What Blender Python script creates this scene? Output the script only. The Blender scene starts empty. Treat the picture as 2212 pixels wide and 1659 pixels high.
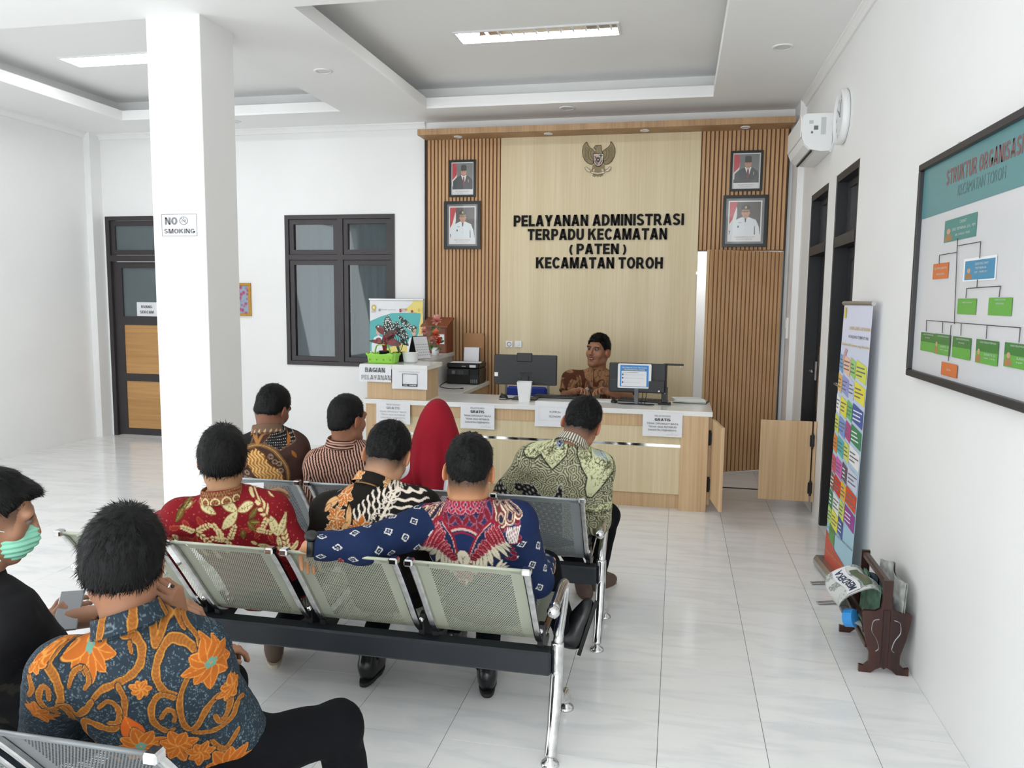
import bpy, bmesh, math, random
import numpy as np
from mathutils import Vector, Matrix, Euler, noise as mnoise

random.seed(7); np.random.seed(7)
SC = bpy.context.scene
COL = SC.collection
R = math.radians

# ------------------------------------------------------------------ camera
CAM_F, CAM_YAW, CAM_PITCH, CAM_ROLL, CAM_H = 1691.65, 0.2075266, 0.1079109, 0.0104832, 1.66871
_f = Vector((-math.sin(CAM_YAW)*math.cos(CAM_PITCH), math.cos(CAM_YAW)*math.cos(CAM_PITCH), -math.sin(CAM_PITCH)))
_r = _f.cross(Vector((0, 0, 1))).normalized()
_u = _r.cross(_f)
CAM_R = math.cos(CAM_ROLL)*_r + math.sin(CAM_ROLL)*_u
CAM_U = -math.sin(CAM_ROLL)*_r + math.cos(CAM_ROLL)*_u
CAM_D = _f
CAM_P = Vector((0, 0, CAM_H))
cam_data = bpy.data.cameras.new('camera')
cam_data.sensor_fit = 'HORIZONTAL'
cam_data.sensor_width = 36.0
cam_data.lens = CAM_F*36.0/2212.0
cam_data.clip_start = 0.05
cam = bpy.data.objects.new('camera', cam_data)
COL.objects.link(cam)
cam.matrix_world = Matrix(((CAM_R.x, CAM_U.x, -CAM_D.x, 0), (CAM_R.y, CAM_U.y, -CAM_D.y, 0), (CAM_R.z, CAM_U.z, -CAM_D.z, CAM_H), (0, 0, 0, 1)))
SC.camera = cam

# ------------------------------------------------------------------ world, daylight, exposure
world = bpy.data.worlds.new('daylight'); SC.world = world
world.use_nodes = True
bg = world.node_tree.nodes['Background']
bg.inputs[0].default_value = (0.93, 0.97, 1.0, 1)
bg.inputs[1].default_value = 1.6
def daylight(name, loc, rot, sx, sy, power, col=(0.97, 0.99, 1.0)):
    l = bpy.data.lights.new(name, 'AREA'); l.shape = 'RECTANGLE'; l.size = sx; l.size_y = sy
    l.energy = power; l.color = col
    o = bpy.data.objects.new(name, l); COL.objects.link(o); o.location = loc; o.rotation_euler = rot
    return o
# daylight entering by the tall window bays behind the photographer and on the left side of the hall
daylight('daylight_entrance_bay', (-0.4, -1.92, 1.75), (R(102), 0, 0), 2.4, 2.9, 70)
daylight('daylight_middle_bay', (-3.4, -1.92, 1.75), (R(102), 0, 0), 2.4, 2.9, 70)
daylight('daylight_side_bay', (-6.58, 2.0, 1.8), (R(102), 0, R(-90)), 3.0, 2.6, 52)
SC.view_settings.view_transform = 'Standard'
SC.view_settings.look = 'None'
SC.view_settings.gamma = 1.0
SC.view_settings.use_curve_mapping = False
SC.view_settings.exposure = 0.14
SC.cycles.max_bounces = 8
SC.cycles.adaptive_threshold = 0.02
SC.cycles.diffuse_bounces = 5
SC.cycles.glossy_bounces = 3
SC.cycles.transparent_max_bounces = 12

def P(px, py, x=None, y=None, z=None):
    """point of the photograph's pixel on the plane x=, y= or z="""
    d = CAM_D + CAM_R*((px-1106.0)/CAM_F) - CAM_U*((py-829.5)/CAM_F)
    if x is not None: t = x/d.x
    elif y is not None: t = y/d.y
    else: t = (z-CAM_H)/d.z
    return CAM_P + d*t

# ------------------------------------------------------------------ helpers
def lin(c):
    if isinstance(c, str):
        c = c.lstrip('#'); c = [int(c[i:i+2], 16)/255 for i in (0, 2, 4)]
        return tuple(v/12.92 if v <= 0.04045 else ((v+0.055)/1.055)**2.4 for v in c)
    return tuple(c[:3])

MATS = {}
def mat(name, col, rough=0.5, metal=0.0, spec=0.5, noise=None, bump=None, emit=None, coat=0.0, stretch=None, transmission=0, alpha=1.0, vcol=False, coord='Object'):
    """noise=(scale, amount 0..1): value variation; bump=(scale, strength); stretch=(x,y,z) scales texture space"""
    if name in MATS: return MATS[name]
    m = bpy.data.materials.new(name); m.use_nodes = True
    nt = m.node_tree; n = nt.nodes; b = n['Principled BSDF']; L = nt.links.new
    c = lin(col)
    b.inputs['Base Color'].default_value = (*c, 1)
    b.inputs['Roughness'].default_value = rough
    b.inputs['Metallic'].default_value = metal
    b.inputs['Specular IOR Level'].default_value = spec
    b.inputs['Coat Weight'].default_value = coat
    b.inputs['Transmission Weight'].default_value = transmission
    b.inputs['Alpha'].default_value = alpha
    base = None
    if vcol:
        a = n.new('ShaderNodeAttribute'); a.attribute_name = 'Col'; base = a.outputs['Color']
        L(base, b.inputs['Base Color'])
    if noise or bump:
        tc = n.new('ShaderNodeTexCoord'); src = tc.outputs[coord]
        if stretch:
            mp = n.new('ShaderNodeMapping'); mp.inputs['Scale'].default_value = stretch; L(src, mp.inputs['Vector']); src = mp.outputs['Vector']
    if noise:
        t = n.new('ShaderNodeTexNoise'); t.inputs['Scale'].default_value = noise[0]; t.inputs['Detail'].default_value = 5
        L(src, t.inputs['Vector'])
        mr = n.new('ShaderNodeMapRange'); mr.inputs['From Min'].default_value = .3; mr.inputs['From Max'].default_value = .7
        mr.inputs['To Min'].default_value = 1-noise[1]; mr.inputs['To Max'].default_value = 1+noise[1]*.35
        L(t.outputs['Fac'], mr.inputs['Value'])
        mx = n.new('ShaderNodeVectorMath'); mx.operation = 'SCALE'
        if base is not None: L(base, mx.inputs[0])
        else: mx.inputs[0].default_value = c
        L(mr.outputs['Result'], mx.inputs['Scale']); L(mx.outputs['Vector'], b.inputs['Base Color'])
    if bump:
        t2 = n.new('ShaderNodeTexNoise'); t2.inputs['Scale'].default_value = bump[0]; t2.inputs['Detail'].default_value = 4
        L(src, t2.inputs['Vector'])
        bp = n.new('ShaderNodeBump'); bp.inputs['Strength'].default_value = bump[1]; bp.inputs['Distance'].default_value = 0.004
        L(t2.outputs['Fac'], bp.inputs['Height']); L(bp.outputs['Normal'], b.inputs['Normal'])
    if emit:
        b.inputs['Emission Color'].default_value = (*lin(emit[0]), 1); b.inputs['Emission Strength'].default_value = emit[1]
    MATS[name] = m
    return m

def link(o, parent=None):
    COL.objects.link(o)
    if parent is not None:
        o.parent = parent
        o.matrix_parent_inverse = parent.matrix_basis.inverted()
    return o

def tag(o, label=None, cat=None, group=None, kind=None):
    if label: o['label'] = label
    if cat: o['category'] = cat
    if group: o['group'] = group
    if kind: o['kind'] = kind
    return o

def thing(name, label, cat, loc=(0, 0, 0), rot=(0, 0, 0), group=None, kind=None):
    o = bpy.data.objects.new(name, None); o.empty_display_size = .1
    COL.objects.link(o); o.location = loc; o.rotation_euler = rot
    bpy.context.evaluated_depsgraph_get()
    return tag(o, label, cat, group, kind)

def meshobj(name, verts, faces, mats, parent=None, smooth=False, midx=None, local=False):
    me = bpy.data.meshes.new(name)
    me.from_pydata([tuple(v) for v in verts], [], faces)
    for m in (mats if isinstance(mats, (list, tuple)) else [mats]): me.materials.append(m)
    if midx is not None: me.polygons.foreach_set('material_index', midx)
    if smooth: me.polygons.foreach_set('use_smooth', [True]*len(me.polygons))
    me.update()
    o = bpy.data.objects.new(name, me)
    COL.objects.link(o)
    if parent is not None:
        o.parent = parent
        if not local: o.matrix_parent_inverse = parent.matrix_basis.inverted()
    return o

class MB:
    """collects polygons for ONE mesh object"""
    def __init__(s): s.v = []; s.f = []; s.m = []; s.cm = 0; s.T = None
    def mat(s, i): s.cm = i; return s
    def add(s, vs, fs):
        o = len(s.v)
        if s.T is not None: vs = [s.T @ Vector(v) for v in vs]
        s.v += [tuple(v) for v in vs]; s.f += [tuple(i+o for i in f) for f in fs]; s.m += [s.cm]*len(fs)
        return s
    def box(s, lo, hi, M=None, bevel=0):
        x0, y0, z0 = lo; x1, y1, z1 = hi
        if bevel:
            b = min(bevel, abs(x1-x0)*.45, abs(y1-y0)*.45, abs(z1-z0)*.45)
            vs = []; idx = {}
            for ix, X in enumerate((x0, x1)):
                for iy, Y in enumerate((y0, y1)):
                    for iz, Z in enumerate((z0, z1)):
                        sx, sy, sz = (b if ix == 0 else -b), (b if iy == 0 else -b), (b if iz == 0 else -b)
                        idx[ix, iy, iz] = len(vs)
                        vs += [(X, Y+sy, Z+sz), (X+sx, Y, Z+sz), (X+sx, Y+sy, Z)]
            g = lambda a, k: idx[a]+k
            fs = []
            for d in range(3):
                for sd in (0, 1):
                    q = []
                    for a, c in ((0, 0), (1, 0), (1, 1), (0, 1)):
                        t = [0, 0, 0]; t[d] = sd; t[(d+1) % 3] = a; t[(d+2) % 3] = c; q.append(g(tuple(t), d))
                    fs.append(tuple(q if sd else q[::-1]))
            for d in range(3):
                e, h = (d+1) % 3, (d+2) % 3
                for a in (0, 1):
                    for c in (0, 1):
                        t0 = [0, 0, 0]; t0[e] = a; t0[h] = c; t1 = list(t0); t1[d] = 1
                        t0, t1 = tuple(t0), tuple(t1)
                        q = (g(t0, e), g(t1, e), g(t1, h), g(t0, h))
                        fs.append(q if a != c else q[::-1])
            for t in idx:
                q = (idx[t], idx[t]+1, idx[t]+2)
                fs.append(q if sum(t) % 2 else q[::-1])
        else:
            vs = [(x0, y0, z0), (x1, y0, z0), (x1, y1, z0), (x0, y1, z0), (x0, y0, z1), (x1, y0, z1), (x1, y1, z1), (x0, y1, z1)]
            fs = [(3, 2, 1, 0), (4, 5, 6, 7), (0, 1, 5, 4), (1, 2, 6, 5), (2, 3, 7, 6), (3, 0, 4, 7)]
        if M is not None: vs = [M @ Vector(v) for v in vs]
        return s.add(vs, fs)
    def prism(s, pts, axis_o, ex, ey, depth, cap=True):
        """2-D polygon pts in the frame (origin, ex, ey), extruded by the vector depth"""
        o, ex, ey, dp = Vector(axis_o), Vector(ex), Vector(ey), Vector(depth)
        a = [o+ex*p[0]+ey*p[1] for p in pts]; n = len(a)
        if dp.length < 1e-9: return s.add(a, [tuple(range(n))])
        b = [v+dp for v in a]
        fs = [(i, (i+1) % n, (i+1) % n+n, i+n) for i in range(n)]
        if cap: fs += [tuple(range(n))[::-1], tuple(range(n, 2*n))]
        return s.add(a+b, fs)
    def tube(s, path, r, n=10, closed=False, caps=True, flat=None):
        """swept tube; r number or list; flat=(a,b) scales the section"""
        pts = [Vector(p) for p in path]; k = len(pts)
        rs = r if isinstance(r, (list, tuple)) else [r]*k
        tang = []
        for i in range(k):
            if closed: t = pts[(i+1) % k]-pts[i-1]
            else: t = pts[min(i+1, k-1)]-pts[max(i-1, 0)]
            tang.append(t.normalized())
        up = Vector((0, 0, 1)) if abs(tang[0].z) < .9 else Vector((1, 0, 0))
        nv = tang[0].cross(up).normalized()
        vs = []
        for i in range(k):
            nv = (nv-tang[i]*nv.dot(tang[i]))
            if nv.length < 1e-6: nv = tang[i].orthogonal()
            nv.normalize(); bv = tang[i].cross(nv)
            for j in range(n):
                a = 2*math.pi*j/n
                fa, fb = flat if flat else (1, 1)
                vs.append(pts[i]+nv*(math.cos(a)*rs[i]*fa)+bv*(math.sin(a)*rs[i]*fb))
        fs = []
        for i in range(k if closed else k-1):
            for j in range(n):
                a, b = i*n+j, i*n+(j+1) % n
                c, d = ((i+1) % k)*n+(j+1) % n, ((i+1) % k)*n+j
                fs.append((a, b, c, d))
        if caps and not closed: fs += [tuple(range(n))[::-1], tuple(range((k-1)*n, k*n))]
        return s.add(vs, fs)
    def lathe(s, prof, o=(0, 0, 0), ax=(0, 0, 1), n=24, squash=None):
        ax = Vector(ax).normalized(); e1 = ax.orthogonal().normalized(); e2 = ax.cross(e1); o = Vector(o)
        vs = []; k = len(prof)
        for r, h in prof:
            for j in range(n):
                a = 2*math.pi*j/n; vs.append(o+ax*h+(e1*math.cos(a)+e2*math.sin(a))*max(r, 1e-5))
        fs = [(i*n+j, i*n+(j+1) % n, (i+1)*n+(j+1) % n, (i+1)*n+j) for i in range(k-1) for j in range(n)]
        return s.add(vs, fs)
    def ball(s, c, r, n=12, sc=(1, 1, 1), M=None):
        vs = []; fs = []; c = Vector(c); m = n//2
        for i in range(m+1):
            th = math.pi*i/m
            for j in range(n):
                a = 2*math.pi*j/n
                p = Vector((math.sin(th)*math.cos(a)*r*sc[0], math.sin(th)*math.sin(a)*r*sc[1], math.cos(th)*r*sc[2]))
                if M is not None: p = M @ p
                vs.append(c+p)
        fs = [(i*n+j, (i+1)*n+j, (i+1)*n+(j+1) % n, i*n+(j+1) % n) for i in range(m) for j in range(n)]
        return s.add(vs, fs)
    def build(s, name, mats, parent=None, smooth=False, local=False):
        return meshobj(name, s.v, s.f, mats, parent, smooth, s.m, local)

def bez(pts, n=8):
    """Catmull-Rom through pts"""
    pts = [Vector(p) for p in pts]; out = []
    for i in range(len(pts)-1):
        p0, p1, p2, p3 = pts[max(i-1, 0)], pts[i], pts[i+1], pts[min(i+2, len(pts)-1)]
        for k in range(n):
            t = k/n
            out.append(.5*((2*p1)+(p2-p0)*t+(2*p0-5*p1+4*p2-p3)*t*t+(3*p1-p0-3*p2+p3)*t**3))
    out.append(pts[-1]); return out

_TXT = {}
def text_mesh(txt, bold=0.0):
    """flat letter geometry of the built-in font: (verts, faces) with cap height 1, starting at x = 0, and its width"""
    key = (txt, bold)
    if key in _TXT: return _TXT[key]
    cu = bpy.data.curves.new('t', 'FONT'); cu.body = txt; cu.size = 1.0; cu.offset = bold; cu.resolution_u = 3
    o = bpy.data.objects.new('t', cu); COL.objects.link(o)
    dg = bpy.context.evaluated_depsgraph_get(); me = bpy.data.meshes.new_from_object(o.evaluated_get(dg))
    vs = [v.co.copy() for v in me.vertices]; fs = [tuple(p.vertices) for p in me.polygons]
    bpy.data.objects.remove(o); bpy.data.curves.remove(cu); bpy.data.meshes.remove(me)
    if vs:
        x0 = min(v.x for v in vs); x1 = max(v.x for v in vs)
    else: x0 = x1 = 0
    cap = .729
    vs = [((v.x-x0)/cap, v.y/cap) for v in vs]
    _TXT[key] = (vs, fs, (x1-x0)/cap)
    return _TXT[key]

def text_into(mb, txt, o, ex, ey, h, width=None, align='C', bold=0.0, depth=None):
    """writes txt into mb; o is the baseline point (centre or left); h cap height; width forces the run length"""
    vs, fs, w = text_mesh(txt, bold)
    if not vs: return mb
    ex, ey, o = Vector(ex), Vector(ey), Vector(o)
    sx = (width/w) if width else h
    off = -w*sx/2 if align == 'C' else 0
    p = [o+ex*(v[0]*sx+off)+ey*(v[1]*h) for v in vs]
    if depth is None: return mb.add(p, fs)
    dp = Vector(depth); n = len(p)
    from collections import Counter
    ed = Counter()
    for f in fs:
        for i in range(len(f)): ed[(f[i], f[(i+1) % len(f)])] += 1
    side = [(a, b, b+n, a+n) for (a, b) in ed if (b, a) not in ed]
    return mb.add(p+[v+dp for v in p], [f[::-1] for f in fs]+[tuple(i+n for i in f) for f in fs]+side)

# ---- heavy block lettering built from strokes: glyph -> (list of polygons, width), cap height 1
def _glyphs():
    t, b = .245, .205
    G = {}
    box = lambda x0, y0, x1, y1: [(x0, y0), (x1, y0), (x1, y1), (x0, y1)]
    def arc(cx, cy, rx, ry, ix, iy, a0, a1, n=14):
        out = []
        for k in range(n):
            p = R(a0+(a1-a0)*k/n); q = R(a0+(a1-a0)*(k+1)/n)
            out.append([(cx+rx*math.cos(p), cy+ry*math.sin(p)), (cx+rx*math.cos(q), cy+ry*math.sin(q)), (cx+ix*math.cos(q), cy+iy*math.sin(q)), (cx+ix*math.cos(p), cy+iy*math.sin(p))])
        return out
    diag = lambda x0, x1, w, y0=0, y1=1: [(x0, y0), (x0+w, y0), (x1+w, y1), (x1, y1)]
    G['I'] = ([box(0, 0, t, 1)], t)
    G['L'] = ([box(0, 0, t, 1), box(t, 0, .62, b)], .62)
    G['E'] = ([box(0, 0, t, 1), box(t, 0, .66, b), box(t, 1-b, .65, 1), box(t, .41, .60, .60)], .66)
    G['F'] = ([box(0, 0, t, 1), box(t, 1-b, .63, 1), box(t, .39, .56, .59)], .63)
    G['T'] = ([box(0, 1-b, .74, 1), box(.2475, 0, .2475+t, 1-b)], .74)
    G['H'] = ([box(0, 0, t, 1), box(.53, 0, .53+t, 1), box(t, .4, .53, .62)], .775)
    G['N'] = ([box(0, 0, t, 1), box(.53, 0, .53+t, 1), [(0, 1), (t, 1), (.775, 0), (.53, 0)]], .775)
    G['M'] = ([box(0, 0, .22, 1), box(.70, 0, .92, 1), [(.02, 1), (.30, 1), (.57, 0), (.36, 0)], [(.90, 1), (.62, 1), (.35, 0), (.56, 0)]], .92)
    G['A'] = ([diag(0, .27, .26), [(.84, 0), (.58, 0), (.31, 1), (.57, 1)], box(.2, .18, .64, .36)], .84)
    G['V'] = ([diag(.28, 0, .26), [(.54, 0), (.28, 0), (.56, 1), (.82, 1)]], .82)
    G['Y'] = ([[(0, 1), (.27, 1), (.53, .42), (.28, .38)], [(.81, 1), (.54, 1), (.28, .42), (.53, .38)], box(.283, 0, .283+t, .45)], .81)
    G['K'] = ([box(0, 0, t, 1), [(t, .34), (t, .62), (.55, 1), (.83, 1)], [(.33, .56), (.50, .68), (.86, 0), (.56, 0)]], .86)
    G['X'] = ([diag(0, .52, .3), [(.82, 0), (.52, 0), (0, 1), (.3, 1)]], .82)
    G['Z'] = ([box(0, 0, .7, b), box(0, 1-b, .7, 1), [(0, b), (.3, b), (.7, 1-b), (.4, 1-b)]], .7)
    G['W'] = ([[(0, 1), (.24, 1), (.42, 0), (.2, 0)], [(.42, 1), (.58, 1), (.40, 0), (.2, 0)], [(.46, 1), (.62, 1), (.86, 0), (.66, 0)], [(1.06, 1), (.82, 1), (.64, 0), (.86, 0)]], 1.06)
    O = arc(.42, .5, .42, .515, .175, .315, 0, 360, 30)
    G['O'] = (O, .84); G['0'] = (arc(.34, .5, .34, .51, .12, .32, 0, 360, 24), .68)
    G['Q'] = (O+[diag(.5, .84, .2, .3, -.05)], .86)
    G['C'] = (arc(.42, .5, .42, .515, .175, .315, 38, 322, 26), .77)
    G['G'] = (arc(.42, .5, .42, .515, .175, .315, 38, 340, 26)+[box(.43, .30, .83, .5), box(.62, .1, .83, .5)], .83)
    G['D'] = ([box(0, 0, t, 1), box(t, 0, .34, b), box(t, 1-b, .34, 1)]+arc(.34, .5, .44, .5, .195, .5-b, -90, 90, 16), .78)
    bowl = [box(0, 0, t, 1), box(t, 1-b*.95, .42, 1), box(t, .34, .42, .53)]+arc(.42, .67, .30, .33, .07, .14, -90, 90, 14)
    G['P'] = (bowl, .72)
    G['R'] = (bowl+[[(.34, .38), (.58, .42), (.84, 0), (.55, 0)]], .82)
    G['B'] = ([box(0, 0, t, 1), box(t, 1-b*.9, .42, 1), box(t, .42, .42, .58), box(t, 0, .42, b*.9)]+arc(.42, .74, .27, .26, .06, .08, -90, 90, 12)+arc(.42, .29, .33, .29, .09, .11, -90, 90, 12), .75)
    G['U'] = ([box(0, .38, t, 1), box(.53, .38, .775, 1)]+arc(.3875, .38, .3875, .395, .1425, .2, 180, 360, 16), .775)
    G['J'] = ([box(.33, .3, .33+t, 1)]+arc(.2875, .3, .2875, .31, .05, .12, 180, 360, 12), .575)
    G['S'] = (arc(.36, .73, .35, .285, .12, .10, 20, 270, 18)+arc(.36, .28, .37, .295, .125, .10, -165, 90, 18), .73)
    G['('] = (arc(.75, .42, .72, .75, .52, .66, 138, 222, 12), .30)
    G[')'] = (arc(-.45, .42, .72, .75, .52, .66, -42, 42, 12), .30)
    G['.'] = ([box(0, 0, t, b)], t); G[','] = ([[(0, b), (t, b), (t, 0), (t*.4, -.18), (t*.2, -.1), (t*.4, 0), (0, 0)]], t)
    G['/'] = ([diag(0, .25, .14)], .39); G['-'] = ([box(0, .3, .35, .47)], .35)
    return G
GLYPH = None
def block_text(txt, gap=.10, space=.34):
    """[(char, polygons, x0, w)], total width"""
    global GLYPH
    if GLYPH is None: GLYPH = _glyphs()
    out = []; x = 0
    for ch in txt:
        if ch == ' ' or ch not in GLYPH: x += space; continue
        p, w = GLYPH[ch]; out.append((ch, p, x, w)); x += w+gap
    return out, x-gap
def block_into(mb, txt, o, ex, ey, h, width=None, align='C', depth=None):
    gl, w = block_text(txt); ex, ey, o = Vector(ex), Vector(ey), Vector(o)
    sx = (width/w) if width else h; off = -w*sx/2 if align == 'C' else 0
    for ch, polys, x0, gw in gl:
        for p in polys: mb.prism([((x0+q[0])*sx+off, q[1]*h) for q in p], o, ex, ey, depth or (0, 0, 0))
    return mb
# ================================================================== materials of the room
def node_mat(name, fn, **kw):
    m = mat(name, (.8, .8, .8), **kw); nt = m.node_tree
    fn(nt, nt.nodes, nt.links.new, nt.nodes['Principled BSDF']); return m

M_WALL = mat('white_wall_paint', (.87, .875, .87), .55, noise=(1.3, .03), bump=(60, .05))
M_CEIL = mat('white_ceiling_paint', (.90, .905, .90), .7, noise=(.7, .03))
M_GROUT = mat('grey_grout', (.10, .10, .10), .8)
def _marble(nt, n, L, b):
    tc = n.new('ShaderNodeTexCoord'); oi = n.new('ShaderNodeObjectInfo')
    geo = n.new('ShaderNodeNewGeometry')
    mp = n.new('ShaderNodeMapping'); mp.inputs['Rotation'].default_value = (0, 0, R(-24)); mp.inputs['Scale'].default_value = (1.6, 7.5, 1)
    L(geo.outputs['Position'], mp.inputs['Vector'])
    t = n.new('ShaderNodeTexNoise'); t.inputs['Scale'].default_value = 1.5; t.inputs['Detail'].default_value = 6; t.inputs['Distortion'].default_value = .8
    L(mp.outputs['Vector'], t.inputs['Vector'])
    cr = n.new('ShaderNodeValToRGB'); e = cr.color_ramp.elements
    e[0].position = .36; e[0].color = (.75, .76, .765, 1); e[1].position = .54; e[1].color = (.84, .84, .83, 1)
    L(t.outputs['Fac'], cr.inputs['Fac'])
    mr = n.new('ShaderNodeMapRange'); mr.inputs['To Min'].default_value = .96; mr.inputs['To Max'].default_value = 1.02
    L(oi.outputs['Random'], mr.inputs['Value'])
    v = n.new('ShaderNodeVectorMath'); v.operation = 'SCALE'; L(cr.outputs['Color'], v.inputs[0]); L(mr.outputs['Result'], v.inputs['Scale'])
    L(v.outputs['Vector'], b.inputs['Base Color'])
M_TILE = node_mat('white_marble_tile', _marble, rough=.13, spec=.5)

def wood(name, c1, c2, axis='z', scale=1.0, rough=.45, fine=60):
    def fn(nt, n, L, b):
        tc = n.new('ShaderNodeTexCoord'); mp = n.new('ShaderNodeMapping')
        s = {'z': (fine, fine, 1.2), 'x': (1.2, fine, fine), 'y': (fine, 1.2, fine)}[axis]
        mp.inputs['Scale'].default_value = [v*scale for v in s]; L(tc.outputs['Object'], mp.inputs['Vector'])
        t = n.new('ShaderNodeTexNoise'); t.inputs['Scale'].default_value = 1.0; t.inputs['Detail'].default_value = 5
        L(mp.outputs['Vector'], t.inputs['Vector'])
        mp2 = n.new('ShaderNodeMapping'); mp2.inputs['Scale'].default_value = [v*scale*.09 for v in s]; L(tc.outputs['Object'], mp2.inputs['Vector'])
        t2 = n.new('ShaderNodeTexNoise'); t2.inputs['Scale'].default_value = 1.0; t2.inputs['Detail'].default_value = 3
        L(mp2.outputs['Vector'], t2.inputs['Vector'])
        ad = n.new('ShaderNodeMath'); ad.operation = 'ADD'; L(t.outputs['Fac'], ad.inputs[0]); L(t2.outputs['Fac'], ad.inputs[1])
        cr = n.new('ShaderNodeValToRGB'); e = cr.color_ramp.elements
        e[0].position = .75; e[0].color = (*lin(c1), 1); e[1].position = 1.25 if False else 1.0; e[1].color = (*lin(c2), 1)
        hv = n.new('ShaderNodeMapRange'); hv.inputs['From Min'].default_value = .7; hv.inputs['From Max'].default_value = 1.3
        L(ad.outputs['Value'], hv.inputs['Value']); L(hv.outputs['Result'], cr.inputs['Fac'])
        e[0].position = .15; e[1].position = .85
        L(cr.outputs['Color'], b.inputs['Base Color'])
    return node_mat(name, fn, rough=rough)
M_SLAT = wood('slat_wood', '#b48a60', '#cfa77c', 'z')
M_SLATBACK = mat('slat_backing', '#866444', .7)
M_CREAM = wood('cream_laminate', '#d0bf99', '#dccdaa', 'z', rough=.4)
M_CANOPY = wood('canopy_laminate', '#9c7b58', '#b8946d', 'z', rough=.5)
M_DESKWOOD = wood('desk_laminate', '#bd9c74', '#d2b48d', 'z', rough=.4)
M_DOORWOOD = wood('door_panel_wood', '#b08450', '#c99a63', 'x', rough=.45, fine=30)
M_DARKWOOD = wood('dark_brown_wood', '#2a1512', '#47261d', 'z', rough=.32)
M_REDWOOD = wood('red_brown_wood', '#6b3520', '#87492e', 'z', rough=.4)
M_FRAME = mat('dark_grey_aluminium', '#3d393b', .42, .2, noise=(20, .06))
M_FRAME2 = mat('charcoal_aluminium', '#24262a', .4, .2)
M_BLACK = mat('black_plastic', '#17181a', .42, bump=(300, .05))
M_BLACK2 = mat('soft_black_plastic', '#26282b', .5)
M_WHITE = mat('white_plastic', (.82, .83, .83), .35)
M_WHITETOP = mat('white_gloss_top', (.80, .80, .78), .16)
M_PAPER = mat('white_paper', (.80, .81, .84), .75, noise=(8, .03))
M_CHROME = mat('worn_chrome', (.72, .72, .72), .13, 1.0, noise=(28, .25))
M_STEEL = mat('brushed_steel', (.55, .55, .55), .35, 1.0)
M_INK = mat('black_ink', (.02, .02, .022), .5)
M_GREYINK = mat('grey_ink', (.17, .17, .18), .6)
M_FAINTINK = mat('faded_ink', (.42, .42, .43), .7)
M_MIRROR = mat('mirror_strip', (.75, .76, .76), .06, 1.0)
def _glass(nt, n, L, b):
    out = n['Material Output']
    tr = n.new('ShaderNodeBsdfTransparent'); tr.inputs['Color'].default_value = (.62, .70, .72, 1)
    gl = n.new('ShaderNodeBsdfGlossy'); gl.inputs['Roughness'].default_value = .02
    fr = n.new('ShaderNodeFresnel'); fr.inputs['IOR'].default_value = 1.6
    mx = n.new('ShaderNodeMixShader'); L(fr.outputs['Fac'], mx.inputs['Fac']); L(tr.outputs['BSDF'], mx.inputs[1]); L(gl.outputs['BSDF'], mx.inputs[2])
    L(mx.outputs['Shader'], out.inputs['Surface'])
M_GLASS = node_mat('tinted_window_glass', _glass)
M_FROST = mat('grey_frosted_glass', '#5d686b', .16, noise=(3, .08))
M_DARKGLASS = mat('dark_door_glass', '#4d5052', .06)

XL, XR, YB = -6.68, 1.085, 8.10
YF = -2.0
ZC = 3.50

# ================================================================== floor: every tile is a piece of its own
fl = MB().box((XL-.1, YF-.1, -.12), (XR+.1, 9.3, -.0035)).build('floor', M_GROUT); tag(fl, kind='structure')
TS = .4; GX, GY = .3755942, 3.9144513
tile_mesh = None
spots = []
for i in range(-18, 3):
    for j in range(-15, 14):
        x0, y0 = GX+i*TS, GY+j*TS
        a0, a1, b0, b1 = max(x0, XL), min(x0+TS, XR), max(y0, YF), min(y0+TS, YB)
        if a1-a0 < .02 or b1-b0 < .02: continue
        c = Vector(((a0+a1)/2, (b0+b1)/2, 0)); d = c-CAM_P; zf = d.dot(CAM_D)
        vis = 0
        if zf > .5:
            u = 1106+CAM_F*d.dot(CAM_R)/zf; v = 829.5-CAM_F*d.dot(CAM_U)/zf
            if -150 < u < 2360 and v < 1850: vis = (a1-a0)*(b1-b0)*d.normalized().dot(Vector((0, 0, -1)))/d.length_squared
        spots.append((vis, a0, a1, b0, b1))
spots.sort(key=lambda t: -t[0])
g = .0022
far = MB()
for k, (vis, a0, a1, b0, b1) in enumerate(spots):
    if k < 300 and vis > 0:
        if tile_mesh is None:
            o = MB().box((-.5, -.5, -.005), (.5, .5, 0)).build('tile', M_TILE, fl); tile_mesh = o.data
        else:
            o = bpy.data.objects.new('tile', tile_mesh); link(o, fl)
        o.location = ((a0+a1)/2, (b0+b1)/2, random.uniform(-.0004, .0002)); o.scale = (a1-a0-g, b1-b0-g, 1)
    else:
        far.box((a0+g/2, b0+g/2, -.005), (a1-g/2, b1-g/2, 0))
o = far.build('tile_field', M_TILE, fl); o['kind'] = 'stuff'
o = MB().box((.27, 7.15, -.001), (XR, 7.18, .004)).build('floor_joint_strip', M_BLACK, fl)
o = MB().box((.05, YB, -.005), (XR+.1, 9.25, 0)).build('corridor_floor', M_TILE, fl)

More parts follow.
